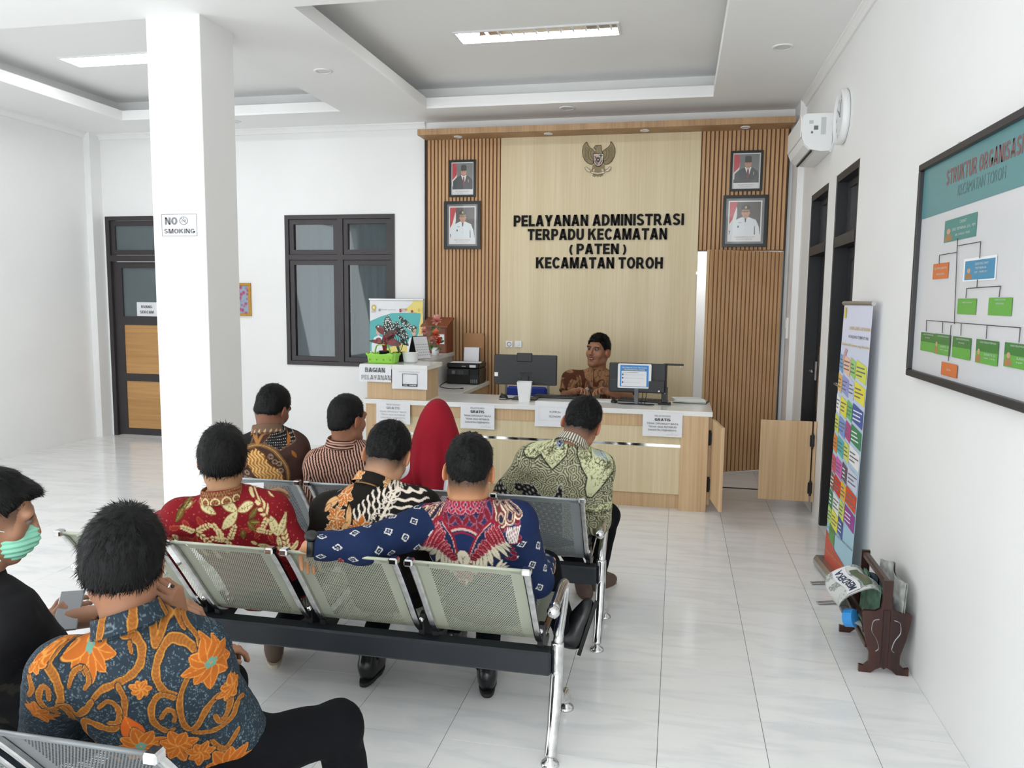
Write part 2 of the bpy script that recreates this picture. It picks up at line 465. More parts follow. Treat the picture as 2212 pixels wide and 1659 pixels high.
# ================================================================== walls
def wall(name, axis, pos, th, a0, a1, z0, z1, holes):
    """wall slab with rectangular holes; axis 'x' runs along x (at y=pos..pos+th), 'y' runs along y (at x=pos..pos+th)"""
    mb = MB(); cuts = sorted({a0, a1, *[h[0] for h in holes], *[h[1] for h in holes]})
    for s, e in zip(cuts, cuts[1:]):
        mid = (s+e)/2; hs = sorted([(h[2], h[3]) for h in holes if h[0] < mid < h[1]])
        z = z0
        for lo, hi in hs+[(z1, z1)]:
            if lo-z > 1e-4:
                if axis == 'x': mb.box((s, min(pos, pos+th), z), (e, max(pos, pos+th), lo))
                else: mb.box((min(pos, pos+th), s, z), (max(pos, pos+th), e, lo))
            z = max(z, hi)
    o = mb.build(name, M_WALL); tag(o, kind='structure'); return o
DOOR1 = (-6.57, -5.62, 0, 2.575); WIN1 = (-4.295, -3.012, .91, 2.565); SDOOR = (.171, .972, 0, 2.165)
wall('wall_back', 'x', YB, .15, XL-.15, XR+.15, -.1, 4.0, [DOOR1, WIN1, SDOOR])
wall('wall_left', 'y', XL, -.15, YF-.15, YB, -.1, 4.0, [(.5, 3.5, .5, 3.1)])
RD1 = (6.43, 7.25, 0, 2.575); RD2 = (5.38, 6.15, 0, 2.575)
wall('wall_right', 'y', XR, .25, YF-.15, YB+1.2, -.1, 4.0, [RD1, RD2])
wall('wall_front', 'x', YF, -.15, XL-.15, XR+.15, -.1, 4.0, [(-1.6, .8, .3, 3.2), (-4.6, -2.2, .3, 3.2)])
o = MB().box((-.2, 9.2, -.1), (XR+.2, 9.3, 3)).build('wall_corridor', M_WALL); tag(o, kind='structure')
o = MB().box((-.1, YB+.15, -.1), (.0, 9.2, 3)).box((-.1, YB+.15, 2.6), (XR+.1, 9.25, 2.7)).build('wall_corridor_side', M_WALL); tag(o, kind='structure')
# corner column, pilaster on the right wall, free-standing pillar
o = MB().box((XL, 7.93, 0), (-6.6, YB, ZC)).build('trim_corner_column', M_WALL); tag(o, kind='structure')
o = MB().box((1.03, 7.75, 0), (XR, YB-.001, ZC)).build('trim_back_right_column', M_WALL); tag(o, kind='structure')
pil = MB().box((-3.522, 4.8, 0), (-3.124, 5.198, ZC+.2), bevel=.004).build('pillar', M_WALL); tag(pil, 'white square pillar standing in the waiting hall', kind='structure')

# ================================================================== ceiling with two trays
TR = [(-2.455, .245, 4.80, 7.50), (-5.80, -3.335, 4.82, 7.47)]
ZU, LIP, COVE = 3.74, .10, .24
ce = MB()
xs = sorted({XL-.1, XR+.1, *[t[0] for t in TR], *[t[1] for t in TR]})
for s, e in zip(xs, xs[1:]):
    mid = (s+e)/2; hs = sorted([(t[2], t[3]) for t in TR if t[0] < mid < t[1]]); y = YF-.1
    for lo, hi in hs+[(YB+.1, YB+.1)]:
        if lo > y: ce.box((s, y, ZC), (e, lo, ZC+.02))
        y = max(y, hi)
ceo = ce.build('ceiling', M_CEIL); tag(ceo, kind='structure')
for t in TR:
    x0, x1, y0, y1 = t
    MB().box((x0-.02, y0-.02, ZC+.02), (x1+.02, y0, ZC+LIP)).box((x0-.02, y1, ZC+.02), (x1+.02, y1+.02, ZC+LIP)) \
        .box((x0-.02, y0, ZC+.02), (x0, y1, ZC+LIP)).box((x1, y0, ZC+.02), (x1+.02, y1, ZC+LIP)).build('tray_lip', M_WALL, ceo)
    c = COVE
    MB().box((x0-c, y0-c, ZC+.02), (x1+c, y0-c+.02, ZU)).box((x0-c, y1+c-.02, ZC+.02), (x1+c, y1+c, ZU)) \
        .box((x0-c, y0-c, ZC+.02), (x0-c+.02, y1+c, ZU)).box((x1+c-.02, y0-c, ZC+.02), (x1+c, y1+c, ZU)) \
        .box((x0-c, y0-c, ZU), (x1+c, y1+c, ZU+.02)).build('tray_ceiling', M_CEIL, ceo)
o = MB().box((XL-.3, YF-.3, 4.0), (XR+.3, 9.5, 4.1)).build('ceiling_roof_slab', M_CEIL); tag(o, kind='structure')
# cornice
def cornice(name, a, b, inward):
    a, b, n = Vector(a), Vector(b), Vector(inward)
    prof = [(0, 0), (.05, 0), (.05, -.012), (.038, -.018), (.024, -.034), (.016, -.05), (.016, -.06), (0, -.06)]
    o = MB().prism(prof, a, n, (0, 0, 1), b-a).build(name, M_WALL); tag(o, kind='structure')
cornice('trim_cornice_back', (XL, YB, ZC), (-2.66, YB, ZC), (0, -1, 0))
cornice('trim_cornice_left', (XL, YF, ZC), (XL, YB, ZC), (1, 0, 0))
cornice('trim_cornice_right', (XR, YF, ZC), (XR, YB, ZC), (-1, 0, 0))

# ================================================================== ceiling lamps
M_TUBE = mat('lit_diffuser', (1, 1, 1), .5, emit=((.97, .98, 1.0), 22.0))
M_TUBE2 = mat('lit_tube_louvre_glow', (1, 1, 1), .5, emit=((.97, .98, 1.0), 22.0))
M_REFL = mat('lamp_reflector', (.70, .72, .78), .12, 1.0)
def troffer(label, x0, x1, y0, y1, both):
    t = thing('fluorescent_ceiling_lamp', label, 'ceiling lamp', ((x0+x1)/2, (y0+y1)/2, ZU), group='fluorescent lamps in the ceiling trays')
    z = ZU
    f = .018
    MB().box((x0, y0, z-.012), (x1, y0+f, z)).box((x0, y1-f, z-.012), (x1, y1, z)).box((x0, y0+f, z-.012), (x0+f, y1-f, z)).box((x1-f, y0+f, z-.012), (x1, y1-f, z)).build('frame', M_WHITE, t)
    ym = (y0+y1)/2
    MB().box((x0+f, y0+f, z-.003), (x1-f, y1-f, z-.001)).build('reflector', M_REFL, t)
    MB().box((x0+f, ym+.006, z-.010), (x1-f, y1-f, z-.006)).build('diffuser', M_TUBE, t)
    if both: MB().box((x0+f, y0+f, z-.010), (x1-f, ym-.006, z-.006)).build('diffuser', M_TUBE, t)
    else: MB().tube([(x0+.03, y0+.07, z-.006), (x0+.2, y0+.07, z-.006)], .009, 8).build('tube', M_TUBE2, t)
    for k in range(13):
        xx = x0+f+(x1-x0-2*f)*(k+.5)/13
        MB().box((xx-.006, y0+f, z-.011), (xx+.006, ym, z-.004)).build('louvre', M_TUBE2 if k < 3 else M_WHITE, t)  # first three louvres glow like the tube, lamplight put into their material
troffer('long fluorescent lamp with mirror louvres above the service counter', -1.80, -.505, 6.14, 6.42, False)
troffer('long lit fluorescent lamp in the tray ceiling, partly behind the pillar', -5.42, -4.12, 6.16, 6.44, True)
def downlight(label, p, r=.055, z=None, group=None):
    mb = MB().lathe([(r*1.0, 0), (r, -.006), (r*.78, -.009), (r*.74, -.004)], p, (0, 0, 1), 20)
    t = thing('downlight', label, 'downlight', p, group=group)
    mb.build('trim_ring', M_WHITE, t, True)
    MB().lathe([(r*.75, -.003), (.0001, -.003)], p, (0, 0, 1), 20).build('lens', mat('downlight_lens', (.72, .70, .66), .4), t)
for px, py, w in ((698, 153, 'between the two ceiling trays'), (1233, 247, 'just above the wooden canopy'), (1691, 101, 'near the right wall'), (520, 268, 'in the back soffit right of the pillar')):
    q = P(px, py, z=ZC); downlight('unlit round ceiling downlight '+w, (q.x, min(q.y, 7.7), ZC), .075, group='unlit round ceiling downlights')

# ================================================================== window with curtain
def rect_frame(mb, x0, x1, z0, z1, w, y0, y1):
    return mb.box((x0, y0, z0), (x1, y1, z0+w)).box((x0, y0, z1-w), (x1, y1, z1)).box((x0, y0, z0+w), (x0+w, y1, z1-w)).box((x1-w, y0, z0+w), (x1, y1, z1-w))
wx0, wx1, wz0, wz1 = WIN1
win = thing('window_1', 'dark framed four-pane window with grey curtain behind', None, ((wx0+wx1)/2, YB, wz0), kind='structure')
mb = rect_frame(MB(), wx0, wx1, wz0, wz1, .045, YB-.012, YB+.09)
xm, zt = -3.640, 2.105
mb.box((xm-.03, YB-.008, wz0+.045), (xm+.03, YB+.08, wz1-.045)).box((wx0+.045, YB-.008, zt-.028), (xm-.03, YB+.08, zt+.028)).box((xm+.03, YB-.008, zt-.028), (wx1-.045, YB+.08, zt+.028))
mb.build('window_frame', M_FRAME, win)
for a, b in ((wx0+.045, xm-.03), (xm+.03, wx1-.045)):
    for c, d in ((wz0+.045, zt-.028), (zt+.028, wz1-.045)):
        rect_frame(MB(), a+.004, b-.004, c+.004, d-.004, .05, YB+.005, YB+.06).build('sash', M_FRAME, win)
        MB().box((a+.05, YB+.03, c+.05), (b-.05, YB+.036, d-.05)).build('pane', M_GLASS, win)
cv, cf = [], []
nx = 160
for i in range(nx+1):
    t = i/nx; x = wx0-.08+(wx1-wx0+.16)*t
    y = YB+.22+.022*math.sin(t*46)+.012*math.sin(t*91+1)
    if .74 < t < .86: y += .03
    cv += [(x, y, .6), (x, y, 2.7)]
for i in range(nx): cf.append((2*i, 2*i+2, 2*i+3, 2*i+1))
M_CURT = mat('grey_blue_curtain', '#93a3a8', .9, noise=(5, .12), stretch=(1, 1, .2))
cur = meshobj('curtain', cv, cf, M_CURT, None, True); tag(cur, 'grey blue curtain hanging behind the window panes', 'curtain')
MB().box((wx0-.1, YB+.205, 2.69), (wx1+.1, YB+.235, 2.72)).build('curtain_rail', M_STEEL, cur)
MB().box((wx0-.3, YB+.5, .3), (wx1+.3, YB+.55, 3)).box((wx0-.3, YB+.15, .3), (wx0-.28, YB+.5, 3)).box((wx1+.28, YB+.15, .3), (wx1+.3, YB+.5, 3)).box((wx0-.3, YB+.15, 2.95), (wx1+.3, YB+.55, 3)).box((wx0-.3, YB+.15, .3), (wx1+.3, YB+.55, .35)).build('wall_room_behind', M_WALL)['kind'] = 'structure'

# ================================================================== door in the back wall
dx0, dx1 = DOOR1[0], DOOR1[1]
d1 = thing('door_1', 'dark framed door with frosted glass and two wooden panels, behind the pillar', None, ((dx0+dx1)/2, YB, 0), kind='structure')
MB().box((dx0, YB-.012, 0), (dx0+.05, YB+.1, 2.575)).box((dx1-.05, YB-.012, 0), (dx1, YB+.1, 2.575)).box((dx0+.05, YB-.012, 2.53), (dx1-.05, YB+.1, 2.575)).box((dx0+.05, YB-.012, 2.06), (dx1-.05, YB+.1, 2.13)).build('door_frame', M_FRAME, d1)
rect_frame(MB(), dx0+.055, dx1-.055, 2.135, 2.525, .055, YB+.01, YB+.06).build('transom_sash', M_FRAME, d1)
MB().box((dx0+.11, YB+.03, 2.19), (dx1-.11, YB+.04, 2.47)).build('transom_pane', M_FROST, d1)
lx0, lx1 = dx0+.055, dx1-.055
leaf = MB().box((lx0, YB+.02, .01), (lx0+.115, YB+.07, 2.055)).box((lx1-.115, YB+.02, .01), (lx1, YB+.07, 2.055))
for a, b in ((.01, .09), (.655, .745), (1.32, 1.42), (1.985, 2.055)): leaf.box((lx0+.115, YB+.02, a), (lx1-.115, YB+.07, b))
leaf = leaf.build('door_leaf', M_FRAME, d1)
MB().box((lx0+.11, YB+.04, 1.42), (lx1-.11, YB+.05, 1.985)).build('door_pane', M_FROST, d1)
MB().box((lx0+.11, YB+.03, .09), (lx1-.11, YB+.05, .655)).build('door_panel', M_DOORWOOD, d1)
MB().box((lx0+.11, YB+.03, .745), (lx1-.11, YB+.05, 1.32)).build('door_panel', M_DOORWOOD, d1)
MB().box((lx1-.06, YB-.0, 1.0), (lx1-.03, YB+.02, 1.14)).tube([(lx1-.045, YB-.02, 1.07), (lx1-.16, YB-.02, 1.07)], .008, 8).build('door_handle', M_STEEL, d1)

# ================================================================== the two doors in the right wall
def side_door(name, label, y0, y1):
    d = thing(name, label, None, (XR, (y0+y1)/2, 0), kind='structure')
    w = .05
    MB().box((XR+.004, y0, 0), (XR+.17, y0+w, 2.575)).box((XR+.004, y1-w, 0), (XR+.17, y1, 2.575)).box((XR+.004, y0+w, 2.525), (XR+.17, y1-w, 2.575)).box((XR+.0, y0+w, 2.06), (XR+.17, y1-w, 2.135)).build('door_frame', M_FRAME2, d)
    a, b = y0+w, y1-w
    mb = MB()
    for lo, hi in (((XR+0.075, a, 2.135), (XR+0.115, b, 2.18)), ((XR+0.075, a, 2.48), (XR+0.115, b, 2.525)), ((XR+0.075, a, 2.18), (XR+0.115, a+.05, 2.48)), ((XR+0.075, b-.05, 2.18), (XR+0.115, b, 2.48))): mb.box(lo, hi)
    mb.build('transom_sash', M_FRAME, d)
    MB().box((XR+0.090, a+.05, 2.18), (XR+0.100, b-.05, 2.48)).build('transom_pane', M_DARKGLASS, d)
    lf = MB().box((XR+0.095, a, .01), (XR+0.135, a+.1, 2.055)).box((XR+0.095, b-.1, .01), (XR+0.135, b, 2.055))
    for lo, hi in ((.01, .1), (.65, .74), (1.3, 1.4), (1.97, 2.055)): lf.box((XR+0.095, a+.1, lo), (XR+0.135, b-.1, hi))
    lf.build('door_leaf', M_FRAME2, d)
    MB().box((XR+0.110, a+.1, 1.4), (XR+0.120, b-.1, 1.97)).build('door_pane', M_DARKGLASS, d)
    MB().box((XR+0.105, a+.1, .1), (XR+0.125, b-.1, .65)).build('door_panel', M_DOORWOOD, d)
    MB().box((XR+0.105, a+.1, .74), (XR+0.125, b-.1, 1.3)).build('door_panel', M_DOORWOOD, d)
    h = MB().box((XR+0.085, b-.07, 1.0), (XR+0.095, b-.03, 1.16)).tube([(XR+0.065, b-.05, 1.08), (XR+0.045, b-.05, 1.08), (XR+0.045, b-.16, 1.08)], .008, 8)
    h.build('door_handle', M_STEEL, d)
    MB().box((XR+0.205, y0, 0), (XR+0.215, y1, 2.575)).build('door_backing', M_FRAME2, d)
side_door('door_2', 'charcoal door in the right wall behind the roll-up banner', *RD2[:2])
side_door('door_3', 'charcoal door in the right wall next to the service counter gate', *RD1[:2])

# ================================================================== wooden feature wall
clad = MB().box((-2.645, YB-.03, 0), (-1.835, YB, 3.33)).box((.166, YB-.03, 2.165), (.985, YB, 3.33)).build('wall_cladding', M_SLATBACK); tag(clad, 'slatted and cream wooden feature wall behind the service counter', kind='structure')
MB().box((-1.835, YB-.05, 0), (.166, YB, 3.33)).build('cream_panel', M_CREAM, clad)
def slats(x0, x1, z0, z1, n, y0, y1, parent, me=None):
    pitch = (x1-x0)/n
    for k in range(n):
        xx = x0+pitch*(k+.5)
        if me is None:
            o = MB().box((-pitch*.35, y0, z0), (pitch*.35, y1, z1), bevel=.002).build('slat', M_SLAT, parent); me = o.data
        else:
            o = bpy.data.objects.new('slat', me); link(o, parent)
        o.location = (xx, 0, 0)
slats(-2.628, -1.84, 0, 3.33, 20, YB-.052, YB-.03, clad)
slats(.172, .978, 2.17, 3.33, 20, YB-.052, YB-.03, clad)
MB().box((-2.655, YB-.06, 0), (-2.645, YB, 3.33)).build('edge_strip', M_FRAME, clad)
MB().box((.985, YB-.05, 0), (.993, YB, 3.33)).build('edge_strip', M_FRAME2, clad)
# canopy
can = MB().box((-2.645, 7.78, 3.31), (.995, YB, 3.368)).build('trim_canopy', M_CANOPY); tag(can, 'wooden canopy board running above the feature wall', kind='structure')
for px, py, w in ((991, 296, 'leftmost, above the left portraits'), (1185, 289, 'above the first lettering word'), (1393, 282, 'right of the eagle emblem'), (1611, 272, 'rightmost, above the right portraits')):
    q = P(px, py, z=3.31); downlight('small recessed downlight under the wooden canopy, '+w, (q.x, 7.91, 3.31), .045, group='downlights under the canopy')
# hidden slatted door, ajar
ang = -R(29)
sd = thing('door_4', 'slatted hidden door standing ajar beside the counter', None, (.965, YB-.055, 0), (0, 0, -ang), kind='structure')
def loc(o): o.matrix_parent_inverse = Matrix(); return o
loc(MB().box((-.80, .0, .015), (0, .03, 2.15)).build('door_leaf', M_SLATBACK, sd))
me = None
for k in range(18):
    xx = -.80+.8/18*(k+.5)
    if me is None:
        o = MB().box((-.0155, -.022, .015), (.0155, 0, 2.15), bevel=.002).build('slat', M_SLAT, sd); me = o.data
    else:
        o = bpy.data.objects.new('slat', me); COL.objects.link(o); o.parent = sd
    loc(o); o.location = (xx, 0, 0)
loc(MB().box((-.803, -.01, .015), (-.80, .035, 2.15)).build('door_edge', M_DESKWOOD, sd))
MB().box((.158, YB-.056, 1.93), (.178, YB-.03, 1.96)).build('strike_plate', M_STEEL, clad)

# unseen lamp added to brighten the corridor behind the slatted door
cl = thing('corridor_fill_lamp', 'unseen round lamp added to brighten the corridor behind the slatted door', 'ceiling lamp', (.55, 8.75, 2.6))
MB().lathe([(0, 0), (.14, 0), (.13, -.05), (0, -.06)], (.55, 8.75, 2.6), (0, 0, 1), 24).build('bowl', mat('corridor_fill_glow', (1, 1, 1), .5, emit=((1, 1, 1), 30)), cl, True)
# ================================================================== lettering on the feature wall
M_LETTER = mat('black_acrylic', '#0c0a08', .6, spec=.2)
lt = thing('wall_lettering', 'black raised capital lettering naming the district service, four centred lines', 'lettering', (-.83, YB-.05, 1.98))
def letters(txt, x0, x1, z, h, widths=None):
    gl, total = block_text(txt); k = (x1-x0)/total
    for ch, polys, gx, gw in gl:   # each glyph is its own piece
        mb = MB()
        for p in polys: mb.prism([(x0+(gx+q[0])*k, z+q[1]*h) for q in p], (0, YB-.051, 0), (1, 0, 0), (0, 0, 1), (0, -.014, 0))
        mb.build('letter', M_LETTER, lt)
letters('PELAYANAN ADMINISTRASI', -1.693, .024, 2.415, .112)
letters('TERPADU KECAMATAN', -1.545, -.135, 2.275, .112)
a, b = P(1229, 549, y=YB-.06), P(1353, 549, y=YB-.06)
letters('( PATEN )', a.x, b.x, a.z, .105)
letters('KECAMATAN TOROH', -1.454, -.168, 1.988, .112)

# ================================================================== eagle emblem (drawn in crop units, 13.825 per photo pixel)
M_EG = mat('emblem_taupe', '#7d6f4d', .35, .3, noise=(60, .12)); M_EGD = mat('emblem_dark', '#3a3020', .4); M_EGC = mat('emblem_cream', '#d8cdb4', .5)
M_EGP = mat('emblem_pink', '#cdb1aa', .5); M_EGK = mat('emblem_black', '#16130f', .4); M_EGG = mat('emblem_green', '#3c5650', .5)
em = thing('eagle_emblem', 'taupe eagle emblem with heart shield and ribbon on the cream panel', 'emblem', (-.83, YB-.05, 2.89))
def E2(zx, zy):
    q = P(1220+zx/13.825, 280+zy/13.825, y=YB-.055); return (q.x, q.z)
def eplate(name, pts, m, y, d, closed=True, smoothn=0):
    pp = pts
    if smoothn: pp = [(v.x, v.y) for v in bez([(a, b, 0) for a, b in pts], smoothn)]
    MB().prism([E2(*p) for p in pp], (0, YB-.05-y, 0), (1, 0, 0), (0, 0, 1), (0, -d, 0)).build(name, m, em)
def eline(mb, pts, w=.0022, y=.02):
    mb.tube([(E2(*p)[0], YB-.05-y, E2(*p)[1]) for p in pts], w, 6)
wl = [(655, 370), (690, 460), (745, 540), (840, 600), (900, 700), (855, 760), (850, 1000), (790, 1045), (700, 1010), (600, 920), (545, 800), (525, 650), (550, 500), (600, 420), (655, 370)]
wr = [(1375, 355), (1365, 450), (1310, 520), (1200, 600), (1130, 660), (1150, 760), (1165, 1000), (1200, 1045), (1300, 1030), (1400, 950), (1470, 820), (1505, 680), (1495, 560), (1450, 450), (1375, 355)]
for w, nm in ((wl, 'wing'), (wr, 'wing')):
    eplate(nm, w, M_EG, 0, .012)
    mb = MB(); eline(mb, w, .0026, .012); mb.build('wing_outline', M_EGD, em)
mb = MB()
for k in range(9):
    t = k/8
    eline(mb, [(735-30*t, 590+380*t), (640-20*t, 540+400*t), (600+0*t, 500+380*t)], .0012, .0125)
    eline(mb, [(1290+20*t, 590+380*t), (1390+10*t, 530+390*t), (1440, 500+360*t)], .0012, .0125)
for q in ([(740, 590), (705, 700), (740, 880), (850, 950)], [(800, 610), (770, 700), (800, 820), (850, 870)], [(1290, 580), (1325, 700), (1290, 870), (1165, 960)], [(1225, 600), (1250, 700), (1225, 820), (1165, 880)]):
    eline(mb, [(v.x, v.y) for v in bez([(a, b, 0) for a, b in q], 4)], .0018, .0125)
o = mb.build('feather_lines', M_EGD, em); o['kind'] = 'stuff'
hd = [(905, 715), (935, 600), (945, 580), (900, 590), (885, 575), (905, 560), (860, 548), (895, 520), (920, 475), (1060, 470), (1075, 465), (1090, 500), (1085, 590), (1125, 690), (1130, 715)]
eplate('head', hd, M_EG, 0, .016); mb = MB(); eline(mb, hd, .0022, .016); eline(mb, [(950, 520), (985, 515)], .002, .017); mb.build('head_outline', M_EGD, em)
eplate('leg', [(830, 1040), (920, 1080), (900, 1150), (840, 1180), (825, 1245), (790, 1220), (820, 1140)], M_EG, 0, .010)
eplate('leg', [(1085, 1080), (1175, 1040), (1185, 1140), (1205, 1215), (1170, 1240), (1155, 1180), (1095, 1150)], M_EG, 0, .010)
eplate('tail', [(915, 1085), (1085, 1085), (1090, 1200), (1140, 1390), (1100, 1370), (1060, 1420), (1020, 1380), (980, 1420), (930, 1375), (880, 1420), (860, 1370), (820, 1400), (880, 1250)], M_EG, 0, .008)
shield = [(855, 725), (1160, 725), (1158, 900), (1130, 1010), (1070, 1080), (1000, 1105), (930, 1080), (875, 1005), (855, 900)]
eplate('shield', shield, M_EGP, .012, .008); mb = MB(); eline(mb, shield+[shield[0]], .003, .02); eline(mb, [(1005, 725), (1000, 1100)], .0015, .02); eline(mb, [(855, 885), (1160, 885)], .0015, .02); mb.build('shield_outline', M_EGK, em)
eplate('shield_field', [(1010, 735), (1150, 735), (1150, 880), (1010, 880)], M_EGC, .020, .002)
eplate('shield_tree', [(1025, 790), (1045, 755), (1080, 745), (1115, 755), (1135, 790), (1100, 815), (1095, 870), (1070, 870), (1065, 815)], M_EGG, .022, .002)
eplate('shield_bull', [(880, 815), (905, 800), (940, 815), (925, 825), (925, 865), (900, 865), (900, 825)], M_EGK, .020, .002)
eplate('heart', [(945, 840), (1055, 840), (1060, 920), (1035, 965), (1000, 995), (965, 965), (942, 920)], M_EGK, .022, .003)
eplate('star', [(1000+34*(1 if k % 2 == 0 else .42)*math.sin(k*math.pi/5), 908-34*(1 if k % 2 == 0 else .42)*math.cos(k*math.pi/5)) for k in range(10)], M_EGC, .025, .001)
eplate('shield_stripe', [(880, 930), (900, 920), (985, 1060), (965, 1065)], M_EGD, .020, .001)
eplate('shield_stripe', [(910, 915), (925, 910), (990, 1020), (985, 1045)], M_EGD, .020, .001)
eplate('shield_stripe', [(1100, 915), (1125, 925), (1060, 1050), (1035, 1045)], M_EGD, .020, .001)
rib = [(765, 1275), (800, 1255), (880, 1275), (990, 1290), (1100, 1275), (1170, 1250), (1205, 1275), (1180, 1300), (1100, 1335), (990, 1350), (880, 1335), (800, 1305)]
eplate('ribbon', rib, M_EGC, .012, .006)
eplate('ribbon_end', [(600, 1150), (640, 1110), (720, 1185), (770, 1215), (760, 1270), (680, 1260)], M_EGC, .008, .005)
eplate('ribbon_end', [(1390, 1150), (1350, 1105), (1275, 1180), (1215, 1210), (1225, 1265), (1310, 1250)], M_EGC, .008, .005)
mb = MB()
for q in (rib+[rib[0]], [(600, 1150), (640, 1110), (720, 1185), (770, 1215), (760, 1270), (680, 1260), (600, 1150)], [(1390, 1150), (1350, 1105), (1275, 1180), (1215, 1210), (1225, 1265), (1310, 1250), (1390, 1150)]): eline(mb, q, .0016, .018)
a = E2(990, 1330); text_into(mb, 'BHINNEKA TUNGGAL IKA', (a[0], YB-.05-.0185, a[1]), (1, 0, 0), (0, 0, 1), .008, width=.088)
mb.build('ribbon_outline', M_EGD, em)

# ================================================================== portraits
M_PFRAME = mat('black_picture_frame', '#141517', .3); M_PMAT = mat('grey_mat_board', '#6d7173', .6); M_PWHITE = mat('print_white', (.78, .78, .77), .4)
PCOL = {k: mat('print_'+k, c, .35) for k, c in dict(red='#c02733', white='#dcdde0', grey='#6f7474', darkgrey='#45494b', brownish='#4c3f3c', suit='#33383b', skin='#c08d70', cap='#1d1c1c', tie='#6d2730', cream='#dfe6ea', gold='#c9a24a', black='#141414', hair='#15110f').items()}
PK = list(PCOL)
def portrait(label, px0, py0, px1, py1, kind, cap1, cap2, border):
    a, b = P(px0, py0, y=YB-.075), P(px1, py1, y=YB-.075)
    x0, x1, z0, z1 = a.x, b.x, b.z, a.z
    y = YB-.056
    t = thing('framed_portrait', label, 'portrait', ((x0+x1)/2, y, z0), group='framed official portraits')
    fw = .022 if border < .02 else .03
    mb = rect_frame(MB(), x0, x1, z0, z1, fw, y-.022, y); mb.build('frame', M_PFRAME, t)
    MB().box((x0+fw*.5, y-.006, z0+fw*.5), (x1-fw*.5, y, z1-fw*.5)).build('mat_board', M_PMAT if border > .02 else M_PWHITE, t)
    bx0, bx1, bz0, bz1 = x0+fw+border, x1-fw-border, z0+fw+border, z1-fw-border
    if border > .02: MB().box((bx0-.006, y-.0075, bz0-.006), (bx1+.006, y-.006, bz1+.006)).build('print_margin', M_PWHITE, t)
    W, H = bx1-bx0, bz1-bz0
    pr = MB(); lay = [.0008]
    def poly(pts, c):
        lay[0] += .0002; pr.mat(PK.index(c))
        pr.prism([(bx0+W*p[0], bz0+H*p[1]) for p in pts], (0, y-.0075-lay[0], 0), (1, 0, 0), (0, 0, 1), (0, 0, 0))
    def ell(cx, cy, rx, ry, c, a0=0, a1=360):
        poly([(cx+rx*math.cos(R(a0+(a1-a0)*k/20)), cy+ry*math.sin(R(a0+(a1-a0)*k/20))) for k in range(21)], c)
    lo = .16
    poly([(0, 0), (1, 0), (1, 1), (0, 1)], 'white')
    poly([(.02, lo), (.98, lo), (.98, .985), (.02, .985)], 'grey' if kind == 'suit' else 'brownish')
    poly([(.02, lo+.1), (.14, lo+.1), (.25, .62), (.25, .8), (.2, .985), (.02, .985)], 'white')
    poly([(.02, .45), (.24, .62), (.25, .8), (.2, .985), (.02, .985)] if kind == 'suit' else [(.02, .42), (.12, .55), (.27, .985), (.02, .985)], 'red')
    cx = .56
    if kind == 'suit':
        poly([(.05, lo), (.06, .42), (.2, .52), (.42, .6), (.72, .6), (.92, .5), (.97, .4), (.97, lo)], 'suit')
        poly([(cx-.13, .61), (cx+.13, .61), (cx+.02, .33)], 'white')
        poly([(cx-.03, .55), (cx+.03, .55), (cx+.05, .3), (cx, .24), (cx-.05, .3)], 'tie')
        poly([(.76, .38), (.79, .38), (.79, .47), (.76, .47)], 'gold')
    else:
        poly([(.03, lo), (.08, .38), (.18, .52), (.4, .6), (.62, .6), (.84, .53), (.94, .36), (.97, lo)], 'cream'); cx = .52
        poly([(cx-.03, .59), (cx+.03, .59), (cx+.015, .47), (cx-.015, .47)], 'black')
        poly([(.3, .455), (.4, .455), (.4, .465), (.3, .465)], 'black'); ell(.3, .36, .028, .03, 'darkgrey'); ell(cx, .4, .008, .008, 'gold'); ell(cx, .3, .008, .008, 'gold')
        poly([(.8, lo), (.83, lo), (.82, .36), (.8, .38)], 'darkgrey')
    ell(cx, .70, .115, .135, 'skin'); ell(cx-.115, .70, .018, .035, 'skin'); ell(cx+.115, .70, .018, .035, 'skin')
    poly([(cx-.075, .6), (cx+.075, .6), (cx+.08, .66), (cx-.08, .66)], 'skin')
    for s in (-1, 1):
        ell(cx+s*.045, .715, .018, .007, 'black'); poly([(cx+s*.02, .738), (cx+s*.07, .738), (cx+s*.07, .747), (cx+s*.02, .75)], 'hair')
    poly([(cx-.035, .63), (cx+.035, .63), (cx+.03, .64), (cx-.03, .64)], 'tie')
    if kind == 'suit':
        poly([(cx-.122, .75), (cx+.122, .75), (cx+.125, .87), (cx+.1, .925), (cx, .935), (cx-.1, .925), (cx-.125, .87)], 'cap')
    else:
        poly([(cx-.125, .765), (cx+.125, .765), (cx+.15, .85), (cx+.08, .905), (cx-.08, .905), (cx-.15, .85)], 'cap')
        poly([(cx-.125, .765), (cx+.125, .765), (cx+.125, .785), (cx-.125, .785)], 'gold'); ell(cx, .845, .035, .035, 'gold')
        ell(cx, .76, .13, .02, 'cap', 180, 360)
    pr.build('photo_print', [PCOL[k] for k in PK], t)
    cp = MB()
    for s, zz, hh in ((cap1, .085, .028), (cap2, .035, .02)):
        text_into(cp, s, (bx0+W/2, y-.0135, bz0+H*zz), (1, 0, 0), (0, 0, 1), H*hh, width=W*(.62 if hh > .02 else .5))
    cp.build('caption', M_GREYINK, t)
    gl = MB().box((x0+fw, y-.0165, z0+fw), (x1-fw, y-.016, z1-fw)).build('cover_glass', M_CLEAR, t)
